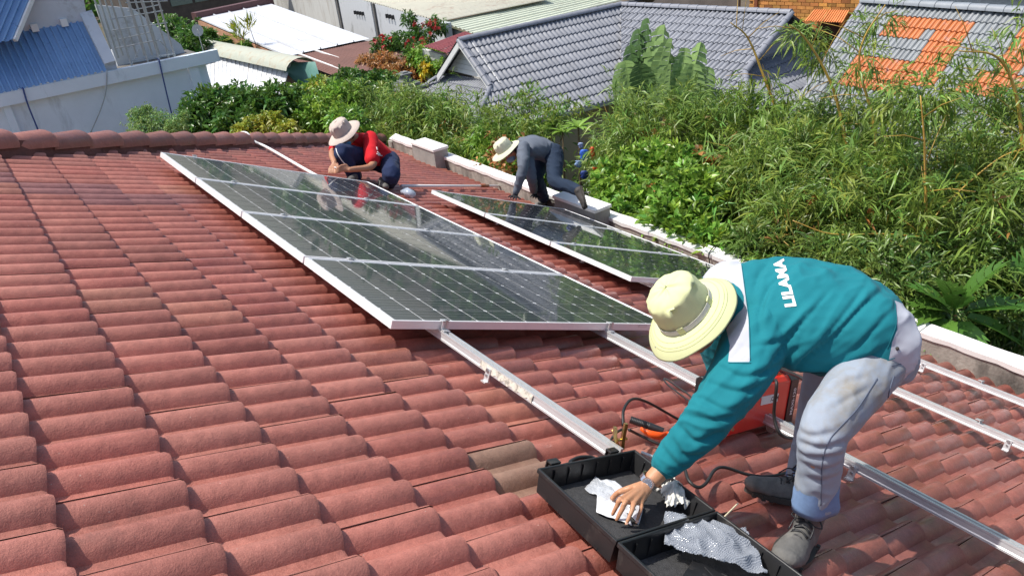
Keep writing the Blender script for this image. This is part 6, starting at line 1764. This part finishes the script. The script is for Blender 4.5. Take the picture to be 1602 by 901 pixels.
bd1 = remesh(b, 'body', M_W1, red, 0.0075, 3)
face_bits(bd1, hc, hx, fc, mask=cloth('blue_mask', (0.10, 0.30, 0.50)))
b = MB(); limb(b, [h2, lerp(h2, kA, .5), kA, lerp(kA, aA, .5), aA], [.115, .105, .085, .075, .065], k=6); limb(b, [h1, lerp(h1, kB, .5), kB, lerp(kB, aB, .6), aB], [.115, .105, .095, .085, .07], k=6)
b.ell(hp + sp1 * .02, (.18, .15, .13), np.array([lat1, sp1, th1]).T)
b.loft([ering(hp - sp1 * .1, lat1, th1, .15, .11), ering(hp, lat1, th1, .17, .12)])
M_NAVY = cloth('navy_cloth', (0.013, 0.024, 0.070))
tr1 = remesh(b, 'trousers', M_NAVY, red, 0.012, 4, lambda co: ridged(co, lat1, sp1, 4, 16, 0.008))
tb = BVHTree.FromPolygons([v.co[:] for v in tr1.data.vertices], [tuple(p.vertices) for p in tr1.data.polygons])
seam(tr1, tb, [(526, 233), (528, 240), (534, 250), (540, 257)], M_WHITE, .006, 16, 'side_stripe')
b = MB(); mid = lerp(s1m, hp, .5)
b.loft([ering(nk + sp1 * .03, lat1, th1, .075, .065), ering(s1m + sp1 * .02, lat1, th1, .19, .10), ering(lerp(s1m, hp, .3), lat1, th1, .205, .13), ering(mid, lat1, th1, .195, .14), ering(lerp(s1m, hp, .88), lat1, th1, .185, .14)])
limb(b, [A_sh1, lerp(A_sh1, eA, .35), lerp(A_sh1, eA, .78)], [.085, .082, .078]); limb(b, [A_sh2, lerp(A_sh2, eB, .35), lerp(A_sh2, eB, .8)], [.08, .075, .07])
ts = remesh(b, 'shirt', cloth('red_cloth', (0.55, 0.012, 0.020)), red, 0.012, 4, lambda co: ridged(co, sp1 + lat1 * .4, th1, 3, 12, 0.010))
tb = BVHTree.FromPolygons([v.co[:] for v in ts.data.vertices], [tuple(p.vertices) for p in ts.data.polygons])
for pts_, m_ in (([(590, 238), (594, 242), (589, 241)], M_WHITE), ([(591, 243), (598, 244)], M_WHITE), ([(589, 231), (590, 235)], M_WHITE), ([(560, 232), (564, 235), (566, 230)], mat('gold_print', (0.5, 0.2, 0.02), rough=.6))):
    seam(ts, tb, pts_, m_, .006, 8, 'print_mark')
hat(red, P(536, 206, 8.36), hx, 0.200, M_HAT2, fwd=fc, crown_h=.13, crown_r=.112, droop=.35, seed=4, straps=False)
boot(red, RF(*RP(561, 281, -.118)), RF(*RP(556, 287, -.118)) + [-.1, -.05, .04], aA, UPR, laces=False, h=.09)
q = RP(603, 297, -.118); boot(red, RF(q[0] + .05, q[1] + .22, -.118), RF(q[0], q[1], -.118), aB, UPR, laces=False)
b = MB(); b.tube([P(523, 262, 8.0), P(527, 262.5, 7.98)], .006, 6); tag(b.build('small_bolt', M_PVC, None), 'tiny white fitting held between the fingers of the squatting worker', 'bolt')

# ---- worker in grey, leaning over the right panels
gr_ = empty('person', RF(*RP(853, 320, -.12)), label='x', cat='person')
gr_['label'] = 'worker in grey top, dark jeans and black gloves, leaning on the right panels'
hp2 = P(858, 240, 9.75); g1, g2 = P(866, 240, 9.62), P(850, 240, 9.85)
q1, q2 = P(818, 232, 9.32), P(822, 228, 9.62); sm = (q1 + q2) / 2
nk2 = P(812, 228, 9.45); hc2 = P(799, 238, 9.40)
hw1, hw2 = RF(*RP(806, 305, .045)), RF(*RP(836, 303, .05))
e1_, e2_ = P(818, 264, 9.15), P(831, 274, 9.45)
k1_, a1_ = P(869, 284, 9.35), P(905, 298, 9.15)
k2_, a2_ = P(840, 278, 9.75), P(850, 309, 10.15)
lat2 = nrm(q2 - q1); sp2 = nrm(hp2 - sm); th2 = nrm(np.cross(sp2, lat2)); th2 = th2 if th2[2] > 0 else -th2
lat2 = nrm(np.cross(sp2, th2))
hx2 = RW.T @ np.array([-.55, -.70, -.40]); fc2 = nrm(RW.T @ np.array([-.4, .75, -.1]))
b = MB(); head(b, hc2, hx2, fc2); limb(b, [nk2 + sp2 * .05, lerp(nk2, hc2, .6)], [.058, .055])
b.loft([ering(sm + sp2 * .03, lat2, th2, .14, .07), ering(hp2, lat2, th2, .13, .09)])
for q in ((q1, e1_, hw1), (q2, e2_, hw2)): limb(b, q, [.045, .038, .026], k=6)
for q in ((g1, k1_, a1_), (g2, k2_, a2_)): limb(b, q, [.08, .05, .035], k=6)
bd2 = remesh(b, 'body', M_W1, gr_, 0.0085, 3)
face_bits(bd2, hc2, hx2, fc2, mask=cloth('pale_blue_mask', (0.22, 0.34, 0.45)))
M_GLOVE = cloth('black_glove', (0.018, 0.018, 0.022))
for w_, t_, sd in ((hw1, RF(*RP(792, 313, .012)), 1), (hw2, RF(*RP(839, 315, .012)), 1)):
    b = MB(); d_ = nrm(t_ - w_); n_ = UPR; s_ = nrm(np.cross(d_, n_))
    kn_ = [w_ + d_ * .075 + s_ * x for x in (-.034, -.012, .011, .032)]
    kn_ = [k - n_ * max(0, ((ROOF.T @ (k - O5))[2] - .025)) for k in kn_]
    dn_ = nrm(d_ - n_ * (d_ @ n_))
    tp_ = [k + dn_ * (.075, .082, .078, .062)[i] + s_ * (-.018, -.006, .006, .018)[i] - n_ * (((ROOF.T @ (k - O5))[2]) - .010) for i, k in enumerate(kn_)]
    hand(b, w_, kn_, tp_, r=.0115, arch=.22, thumb=[kn_[0] - s_ * .03 - dn_ * .02, kn_[0] - s_ * .055 + dn_ * .01]); limb(b, [w_ + nrm(w_ - kn_[1]) * .02, w_], [.034, .034], k=3)
    remesh(b, 'glove', M_GLOVE, bd2, 0.006, 2)
M_DJ = cloth('dark_jeans', (0.018, 0.032, 0.060), var=.15)
b = MB(); limb(b, [g1, lerp(g1, k1_, .5), k1_, lerp(k1_, a1_, .5), a1_], [.125, .105, .082, .072, .062], k=6); limb(b, [g2, lerp(g2, k2_, .5), k2_, lerp(k2_, a2_, .5), a2_], [.12, .10, .08, .075, .075], k=6)
b.ell(hp2 + sp2 * .03, (.175, .14, .13), np.array([lat2, sp2, th2]).T)
remesh(b, 'trousers', M_DJ, gr_, 0.012, 4, lambda co: ridged(co, lat2, sp2, 4, 16, 0.010))
b = MB()
b.loft([ering(nk2 + sp2 * .02, lat2, th2, .075, .07), ering(sm + sp2 * .0, lat2, th2, .17, .10), ering(lerp(sm, hp2, .35) + th2 * .03, lat2, th2, .19, .135), ering(lerp(sm, hp2, .7) + th2 * .03, lat2, th2, .18, .135), ering(hp2 + th2 * .01, lat2, th2, .175, .13)])
limb(b, [q1, e1_, lerp(e1_, hw1, .88)], [.085, .062, .042], k=7); limb(b, [q2, e2_, lerp(e2_, hw2, .85)], [.085, .062, .045], k=7)
remesh(b, 'shirt', cloth('slate_cloth', (0.12, 0.14, 0.175)), gr_, 0.012, 4, lambda co: ridged(co, sp2 * .5 + lat2, th2, 3, 13, 0.012))
hat(gr_, P(790, 234, 9.36), hx2, 0.192, M_HAT3, fwd=fc2, crown_h=.13, crown_r=.105, droop=.3, seed=6, straps=False)
M_DB = mat('dark_boot', (0.035, 0.03, 0.028), rough=.7, var=.2)
boot(gr_, P(911, 292, 9.10), P(919, 324, 9.05), a1_, nrm(RW.T @ np.array([-1, .3, .1])), W=.11, m=M_DB, laces=False)
boot(gr_, RF(*RP(857, 320, -.118)), RF(*RP(848, 325, -.118)) + [-.12, -.03, .05], a2_, UPR, laces=False)

# ------------------------------------------------------------------ open black case with its contents
E1 = nrm(np.array([1.0, 0.055, 0])); E2 = nrm(np.array([0.10, 1.0, 0]))
CO = np.array([-0.192, -1.668, -0.118])                 # roof-frame corner at the hinge, left
def CF(a, c, h): q = CO + E1 * a + E2 * c; return RF(q[0], q[1], -0.118 + h)
R_case = ROOF @ np.array([E1, E2, [0, 0, 1]]).T
M_CASE = mat('case_plastic', (0.016, 0.016, 0.017), rough=0.38, var=0.12, bump=0.0003, bscale=700, dirt=(0.055, 0.05, 0.045), dirt_scale=14, dirt_amt=0.2)
M_FOAM = mat('grey_foam', (0.045, 0.045, 0.047), rough=0.95, var=0.3, scale=60, bump=0.003, bscale=260)
case = empty('tool_case', CF(0, 0, 0), label='open black plastic tool case lying on the tiles under the reaching hand', cat='case')
def tray(y0, y1, name, H=0.085, W=0.486, foamz=.012):
    b = MB(); t = 0.004; sgn = 1 if y1 > y0 else -1
    a0, a1 = 0, W; c0, c1 = min(y0, y1), max(y0, y1)
    def ring(i, h): return [CF(a0 + i, c0 + i, h), CF(a1 - i, c0 + i, h), CF(a1 - i, c1 - i, h), CF(a0 + i, c1 - i, h)]
    b.loft([ring(.018, 0), ring(.006, .004), ring(.0, H - .016), ring(-.006, H - .015), ring(-.006, H), ring(.003, H), ring(.004, H - .004), ring(.012, .008)])
    o = b.build(name, M_CASE, case)
    m = o.modifiers.new('b', 'BEVEL'); m.width = .0025; m.segments = 2; m.limit_method = 'ANGLE'
    b = MB()
    for k in range(6):
        a = W * (k + 1) / 7
        for c_ in (c0 + .0085, c1 - .0085): b.box(CF(a, c_, H * .45), (.003, .008, H * .8), R_case)
        for cc in (c0 - .005, c1 + .005): b.box(CF(a, cc, H - .026), (.004, .006, .02), R_case)
    for k in range(5):
        c_ = c0 + (c1 - c0) * (k + 1) / 6
        for a in (a0 + .0085, a1 - .0085): b.box(CF(a, c_, H * .45), (.008, .003, H * .8), R_case)
    tag(b.build('ribs', M_CASE, o), kind='stuff')
    return o
t1 = tray(0.008, 0.402, 'tray'); t2 = tray(-0.008, -0.402, 'lid')
b = MB()
for k in range(14): b.tube([CF(.03 + k * .032, 0, .066), CF(.055 + k * .032, 0, .066)], .0055, 8)
b.build('hinge', M_CASE, case)
def foam(y0, y1, par, seed):
    b = MB(); n = 14; m_ = 12; vs = []
    for i in range(n + 1):
        for j in range(m_ + 1):
            a = .014 + (.464) * i / n; c_ = y0 + (y1 - y0) * j / m_
            vs.append(CF(a, c_, .013 + .005 * mnoise.noise(Vector((a * 9 + seed, c_ * 9, 0))) + .002 * mnoise.noise(Vector((a * 40, c_ * 40, seed)))))
    b.add(vs, [(i * (m_ + 1) + j, (i + 1) * (m_ + 1) + j, (i + 1) * (m_ + 1) + j + 1, i * (m_ + 1) + j + 1) for i in range(n) for j in range(m_)])
    b.build('foam_liner', M_FOAM, par, smooth=True)
foam(.022, .388, t1, 1); foam(-.388, -.022, t2, 5)
for a in (0.085, 0.385):
    b = MB()
    b.box(CF(a, .418, .060), (.052, .014, .036), R_case); b.box(CF(a, .428, .084), (.046, .030, .007), R_case); b.box(CF(a, .440, .074), (.046, .006, .026), R_case)
    b.tube([CF(a - .028, .414, .073), CF(a + .028, .414, .073)], .006, 8); b.build('latch', M_CASE, case, bevel=.0015)
b = MB(); b.tube(bez([CF(.175, .412, .062), CF(.18, .436, .064), CF(.235, .447, .066), CF(.29, .436, .064), CF(.295, .412, .062)], 20), .008, 8); b.build('handle', M_CASE, case, smooth=True)
b = MB(); b.box(CF(.19, -.24, .028), (.22, .20, .022), R_case @ np.array([[.93, -.36, 0], [.36, .93, 0], [0, 0, 1]]))
for k in range(4): b.box(CF(.14 + .035 * k, -.26 + .02 * k, .041), (.10, .006, .006), R_case @ np.array([[.2, -.98, 0], [.98, .2, 0], [0, 0, 1]]))
tag(b.build('black_tool', M_CASE, None, bevel=.003), 'flat ribbed black tool body lying in the nearer half of the case', 'tool')


def sheet_obj(name, label, cat, corners, m, n=(22, 16), h=.012, amp=.006, fq=30, base=.022, seed=0, thick=.0008, bumpf=None):
    """crumpled sheet over the case; corners in case coordinates"""
    q = [np.array(c, float) for c in corners]; vs = []; N, Mm = n
    for i in range(N + 1):
        for j in range(Mm + 1):
            s, t = i / N, j / Mm; p = lerp(lerp(q[0], q[1], s), lerp(q[3], q[2], s), t)
            e = min(s, 1 - s, t, 1 - t); z = base + h * math.sin(math.pi * s) * math.sin(math.pi * t) + amp * (1 - abs(mnoise.noise(Vector((p[0] * fq, p[1] * fq, seed)))) * 2.4)
            w = .008 * mnoise.noise(Vector((p[0] * 25, p[1] * 25, seed + 9)))
            if bumpf: z += bumpf(p)
            vs.append(CF(p[0] + w, p[1] + w, z + (q[0][2] if len(q[0]) > 2 else 0)))
    b = MB(); b.add(vs, [(i * (Mm + 1) + j, (i + 1) * (Mm + 1) + j, (i + 1) * (Mm + 1) + j + 1, i * (Mm + 1) + j + 1) for i in range(N) for j in range(Mm)])
    o = b.build(name, m, None, smooth=True); mo = o.modifiers.new('s', 'SOLIDIFY'); mo.thickness = thick
    return tag(o, label, cat)
def clear_mat(name, col, a=0.5, rough=.15, bump=0):
    m = mat(name, col, rough=rough, var=0.0, bump=bump, bscale=120); t = m.node_tree
    tr = t.nodes.new('ShaderNodeBsdfTransparent'); mx = t.nodes.new('ShaderNodeMixShader'); mx.inputs[0].default_value = a
    out = t.nodes['Material Output']; t.links.new(tr.outputs[0], mx.inputs[1]); t.links.new(t.nodes['Principled BSDF'].outputs[0], mx.inputs[2]); t.links.new(mx.outputs[0], out.inputs[0])
    return m
def CQ(px, py, h=.03):
    q = RP(px, py, -.118 + h) - CO; return tuple(np.linalg.solve(np.array([E1[:2], E2[:2]]).T, q[:2]))
M_BAG = clear_mat('clear_bag', (0.75, 0.78, 0.82), .55, .12, .004)
M_PAP = mat('white_paper', (0.70, 0.72, 0.76), rough=.6, var=.05, bump=.002, bscale=60)
sheet_obj('zip_bag', 'clear plastic zip bag lying at the far side of the case', 'bag', [CQ(915, 762), CQ(932, 744), CQ(1010, 775), CQ(985, 800)], M_BAG, base=.022, h=.008, amp=.004)
sheet_obj('paper_packet', 'folded white paper packet under the fingertips in the case', 'paper', [CQ(936, 747), CQ(963, 750), CQ(1008, 790), CQ(1000, 819)], M_PAP, base=.024, h=.006, amp=.003, seed=3)
sheet_obj('paper_packet', 'second leaf of white paper showing left of the fingertips', 'paper', [CQ(936, 748), CQ(975, 775), CQ(990, 818), CQ(934, 797)], M_PAP, base=.020, h=.004, amp=.003, seed=8)
M_CRUM = mat('crumpled_wrap', (0.72, 0.70, 0.64), rough=.5, var=.1, scale=40, bump=.004, bscale=90)
sheet_obj('crumpled_wrap', 'crumpled cream white wrapping right of the hand, against the case wall', 'wrapping', [CQ(1030, 768), CQ(1052, 757), CQ(1085, 795), CQ(1040, 803)], M_CRUM, base=.045, h=.03, amp=.016, fq=38, seed=5, n=(34, 26))
# bubble wrap with real bubbles
M_BUB = clear_mat('bubble_wrap', (0.36, 0.39, 0.44), .62, .07)
def bub(p):
    p = (p[0] + .003 * mnoise.noise(Vector((p[0] * 60, p[1] * 60, 1))), p[1] + .003 * mnoise.noise(Vector((p[0] * 60, p[1] * 60, 7))))
    u_, v_ = p[0] / .0072, p[1] / .0072
    v2 = v_ / .866; r_ = math.floor(v2); uu_ = u_ + (.5 if r_ % 2 else 0); a, c_ = uu_ - math.floor(uu_) - .5, (v2 - r_ - .5) * .866
    d = math.hypot(a, c_); return .0045 * max(0, 1 - (d / .46) ** 2) ** .5
bw_ = sheet_obj('bubble_wrap', 'crumpled sheet of clear bubble wrap spread over the nearer half of the case', 'bubble wrap', [CQ(1038, 856, .06), CQ(1042, 796, .075), CQ(1168, 822, .075), CQ(1200, 900, .06)], M_BUB, n=(210, 150), base=.055, h=.02, amp=.014, fq=15, seed=2, bumpf=bub, thick=.0003)
for k, (p, q) in enumerate((((1002, 735), (1028, 752)), ((1008, 733), (1035, 748)), ((1125, 830), (1146, 812)))):
    a_, c_ = CF(*CQ(*p), .05 if k < 2 else .078), CF(*CQ(*q), .05 if k < 2 else .09)
    b = MB(); b.tube([a_, c_], .003, 6); tag(b.build('wooden_stick', mat('pale_wood_%d' % k, (0.72, 0.62, 0.42), rough=.7), None), ('pale stick in the case above the watch', 'second pale stick beside the first, nearer the case wall', 'pale stick poking out from the bubble wrap')[k], 'stick')
q = RP(1016, 714, -.085); b = MB(); b.slab([RF(q[0] - .03, q[1] + .02, -.07), RF(q[0] + .01, q[1] - .03, -.075), RF(q[0] + .04, q[1] - .01, -.10), RF(q[0] + .0, q[1] + .035, -.10)], .006); b.slab([RF(q[0] - .03, q[1] + .02, -.07), RF(q[0] - .02, q[1] + .03, -.11), RF(q[0] + .01, q[1] - .02, -.11), RF(q[0] + .01, q[1] - .03, -.075)], .004)
tag(b.build('metal_clip', M_ALU, None), 'folded shiny metal clip lying just beyond the far right corner of the case', 'clip')

# ------------------------------------------------------------------ red welding machine
wa, wb = RP(1126, 690, -.118), RP(1262, 652, -.118)
wd2 = wb - wa; Lw2 = min(np.linalg.norm(wd2), .70); wd2 = nrm(wd2); wn2 = np.array([-wd2[1], wd2[0], 0])
wz = np.array([SA, 0, CA]) * 0 + nrm(np.array([0.18, 0, 1.0]))   # leans upright a little
def WF(a, c_, h): return RF(*(wa + wd2 * a + wn2 * c_ + np.array([-.28 * h, 0, h])))
R_w = np.array([ROOF @ wd2, ROOF @ wn2, ROOF @ nrm(np.array([-.28, 0, 1]))]).T
wl_ = empty('welding_machine', WF(.2, .1, 0), label='red portable welding machine with black ends standing on the rail behind the bent worker', cat='welder')
M_RED = mat('red_enamel', (0.78, 0.022, 0.014), rough=.32, var=.05, scale=8, coat=.4)
Hw, Ww = .25, .15
b = MB(); b.loft([[WF(a, 0, .015), WF(a, Ww, .015), WF(a, Ww, Hw - .02), WF(a, Ww - .02, Hw), WF(a, .02, Hw), WF(a, 0, Hw - .02)] for a in (.03, Lw2 - .06)]); b.build('shell', M_RED, wl_, bevel=.004)
b = MB(); b.loft([[WF(a, -z, .005), WF(a, Ww + z, .005), WF(a, Ww + z, Hw + z - .02), WF(a, Ww - .02, Hw + z), WF(a, .02, Hw + z), WF(a, -z, Hw + z - .02)] for a, z in ((-.006, .0), (.0, .003), (.029, .003))]); fr = b.build('front_panel', M_BLACK, wl_, bevel=.003)
b = MB(); b.loft([[WF(a, -z, .0), WF(a, Ww + z, .0), WF(a, Ww + z, Hw + z - .02), WF(a, Ww - .02, Hw + z), WF(a, .02, Hw + z), WF(a, -z, Hw + z - .02)] for a, z in ((Lw2 - .08, .006), (Lw2 + .0, .006), (Lw2 + .01, 0))]); b.build('rear_panel', M_BLACK, wl_, bevel=.003)
b = MB()
for k in range(7): b.box(WF(.008 + .0, -.0075, .10 + k * .02), (.035, .004, .008), R_w)
b.build('vent_slats', M_RUBBER, fr)
b = MB(); b.tube([WF(-.012, .05, .17), WF(-.035, .05, .17)], .018, 16); b.build('knob', M_BLACK, fr, smooth='auto')
b = MB(); b.ell(WF(.012, -.010, .19), .009); b.build('indicator_lamp', M_RED, fr, smooth=True)
b = MB(); b.tube(bez([WF(.06, Ww / 2, Hw), WF(.08, Ww / 2, Hw + .05), WF(Lw2 / 2, Ww / 2, Hw + .06), WF(Lw2 - .1, Ww / 2, Hw + .05), WF(Lw2 - .08, Ww / 2, Hw)], 16), .011, 8); b.build('handle', M_BLACK, wl_, smooth=True)
def text_on(body, parent, o, xd, yd, size, m, nm='lettering', bold=.02, depth=0.0):
    cu = bpy.data.curves.new(nm, 'FONT'); cu.body = body; cu.size = 1; cu.offset = bold; cu.resolution_u = 2
    t = bpy.data.objects.new('x', cu); COL.objects.link(t); me = bpy.data.meshes.new_from_object(t.evaluated_get(bpy.context.evaluated_depsgraph_get())); bpy.data.objects.remove(t)
    for v in me.vertices: c = v.co.copy(); v.co = Vector(tuple(o + xd * c.x * size + yd * c.y * size))
    me.materials.clear(); me.materials.append(m); me.name = nm; ob = bpy.data.objects.new(nm, me); link(ob, parent); return ob
wx, wy, wz_ = R_w[:, 0], R_w[:, 1], R_w[:, 2]
b = MB(); b.box(WF(Lw2 * .60, -.0012, .155), (.17, .002, .045), R_w); lp = b.build('label_plate', M_WHITE, wl_)
text_on('.COM', lp, WF(Lw2 * .60 + .005, -.0028, .145), wx, wz_, .034, M_RUBBER)
text_on('MAXI-120', wl_, WF(Lw2 - .022, -.0085, .045), wz_, -wx, .036, M_WHITE)
# cables
def cable(label, pts, r, m=M_RUBBER, n=40):
    b = MB(); b.tube(bez([np.asarray(p, float) for p in pts], n), r, 8); return tag(b.build('cable', m, None, smooth=True), label, 'cable')
def G(px, py, n=-.095): return RF(*RP(px, py, n))
fr_o = WF(-.03, .03, .08)
cable('black cable arching up from the brass clamp toward the welding machine', [G(975, 665, -.02), G(976, 640, .02), G(990, 624, .03), G(1015, 630, -.02), G(1060, 655, -.09), G(1090, 668, -.10), fr_o + [0, 0, -.03], fr_o], .006)
cable('black cable running from the clamp low over the tiles toward the sleeve', [G(984, 672, -.06), G(1000, 680, -.09), G(1030, 694, -.10), G(1048, 697, -.10), G(1085, 690, -.10)], .006)
cable('thin cable looping on the tiles left of the welding machine', [WF(-.01, .0, .03), G(1085, 625, -.1), G(1060, 605, -.1), G(1040, 592, -.1), G(1045, 602, -.1), G(1080, 628, -.1), G(1100, 640, -.1)], .0045)
cable('black cable sagging in a loop under the welding machine beside the jeans', [WF(Lw2 * .5, -.03, Hw + .02), G(1215, 600, .17), G(1211, 650, .02), G(1222, 680, -.05), G(1245, 685, -.08), G(1262, 680, -.08)], .0075)
cable('black cable curving around the black rear end of the welding machine', [WF(Lw2 - .1, .05, Hw + .02), G(1258, 594, .20), G(1272, 620, .14), G(1276, 650, .06), G(1270, 672, -.06)], .0085)
cable('black cable snaking over the tiles from the case to the far boot', [G(1072, 735, -.08), G(1078, 752, -.09), G(1092, 762, -.10), G(1105, 755, -.10), G(1118, 735, -.085), G(1135, 731, -.085), G(1170, 742, -.10), G(1205, 745, -.095), G(1245, 735, -.10)], .0065)
cable('heavy black cable at the left front of the welding machine', [fr_o, fr_o + (G(1095, 600, .1) - fr_o) * .5, G(1096, 620, .05), G(1090, 650, -.05), G(1093, 680, -.09)], .009)
# brass clamp
bcx = G(972, 700, -.075)
br_ = empty('ground_clamp', bcx, label='brass coloured spring clamp gripping the end of the left rail beside the case', cat='clamp')
M_BRASS = mat('brass', (0.60, 0.42, 0.14), rough=.28, metal=.9, var=.15, scale=30)
for sg, tip in ((-1, (962, 668)), (1, (979, 662))):
    A_, m1, T_ = G(971 + sg * 2, 702, -.07), G(968 + sg * 6, 686, -.03), G(*tip, .045)
    b = MB(); R_ = []
    for i, p in enumerate(bez([A_, m1, T_], 10)):
        w = .024 - .012 * abs(i / 10 - .4); d_ = RW[0]; e_ = RW[2]
        R_.append([p + d_ * .007 + e_ * w, p + d_ * -.005 + e_ * w, p - d_ * .005 - e_ * w, p + d_ * .007 - e_ * w])
    b.loft(R_); b.build('jaw', M_BRASS, br_, bevel=.001)
b = MB(); b.tube([G(966, 688, -.03), G(980, 686, -.03)], .006, 8); b.tube([G(958, 672, -.0) , G(962, 686, -.03)], .003, 6); b.build('pivot', M_BRASS, br_, smooth=True)
b = MB(); b.tube(bez([G(981, 668, 0), G(965, 676, -.01), G(956, 688, -.04), G(962, 692, -.05)], 14), .005, 6); b.build('lead', M_RUBBER, br_, smooth=True)
# electrode holder
eh = empty('electrode_holder', G(1010, 668, -.07), label='welding electrode holder with ribbed dark grip and orange lever lying on the tiles', cat='tool')
g0, g1_ = G(986, 656, -.065), G(1038, 674, -.065)
b = MB(); pts_ = [lerp(g0, g1_, i / 60) for i in range(61)]; b.tube(pts_, [(.0165 if (i % 3) else .0135) if i < 36 else .016 - .003 * ((i - 36) / 24) for i in range(61)], 12); b.build('grip', M_BLACK, eh, smooth=True)
M_ORG = mat('orange_plastic', (0.85, 0.10, 0.01), rough=.35, var=.04)
b = MB(); R_ = []
for i, p in enumerate(bez([G(1002, 670, -.075), G(1016, 678, -.08), G(1034, 682, -.08), G(1044, 679, -.075), G(1056, 684, -.075)], 14)):
    w = (.008 + .010 * math.sin(math.pi * min(1, i / 11)) if i < 10 else .016); x_, y_, z_ = frame(nrm(g1_ - g0)); R_.append([p + x_ * w * math.cos(a) * .8 + y_ * w * math.sin(a) for a in (2 * math.pi * j / 8 for j in range(8))])
b.loft(R_); b.build('lever', M_ORG, eh, smooth=True)
# shiny cylinder by the welder and stray bits
q0_, q1_ = G(1205, 668, -.09), G(1235, 668, -.09)
b = MB(); b.tube([q0_, q1_], .026, 16); tag(b.build('metal_can', M_STEEL, None, smooth='auto'), 'short grey metal cylinder lying under the rear of the welding machine', 'cylinder')
b = MB(); b.tube([G(950, 619, -.12), G(1060, 590, -.12)][:1] + [G(1020, 586, -.06), G(1062, 606, -.08)], .0025, 5)
# small clear plastic bag behind the left panels
pb = RP(638, 306, -.12); b = MB()
cz = RF(pb[0], pb[1], -.10); rr_2 = random.Random(3); R_ = []
for i in range(7):
    t = i / 6; R_.append([cz + ROOF @ np.array([(.07 * math.cos(a) * math.sin(math.pi * (.15 + .7 * t)) * (1 + rr_2.uniform(-.25, .25))), -.10 + .20 * t, .05 * math.sin(a) * math.sin(math.pi * (.2 + .6 * t)) + rr_2.uniform(0, .02)]) for a in (2 * math.pi * j / 10 for j in range(10))])
b.loft(R_); tag(b.build('plastic_bag', clear_mat('crumpled_bag', (0.45, 0.52, 0.62), .75, .15), None, smooth=True), 'small crumpled clear plastic bag on the tiles beside the squatting worker', 'bag')
print('objects', len(bpy.data.objects), 'tris', sum(len(o.data.polygons) for o in bpy.data.objects if o.type == 'MESH'))
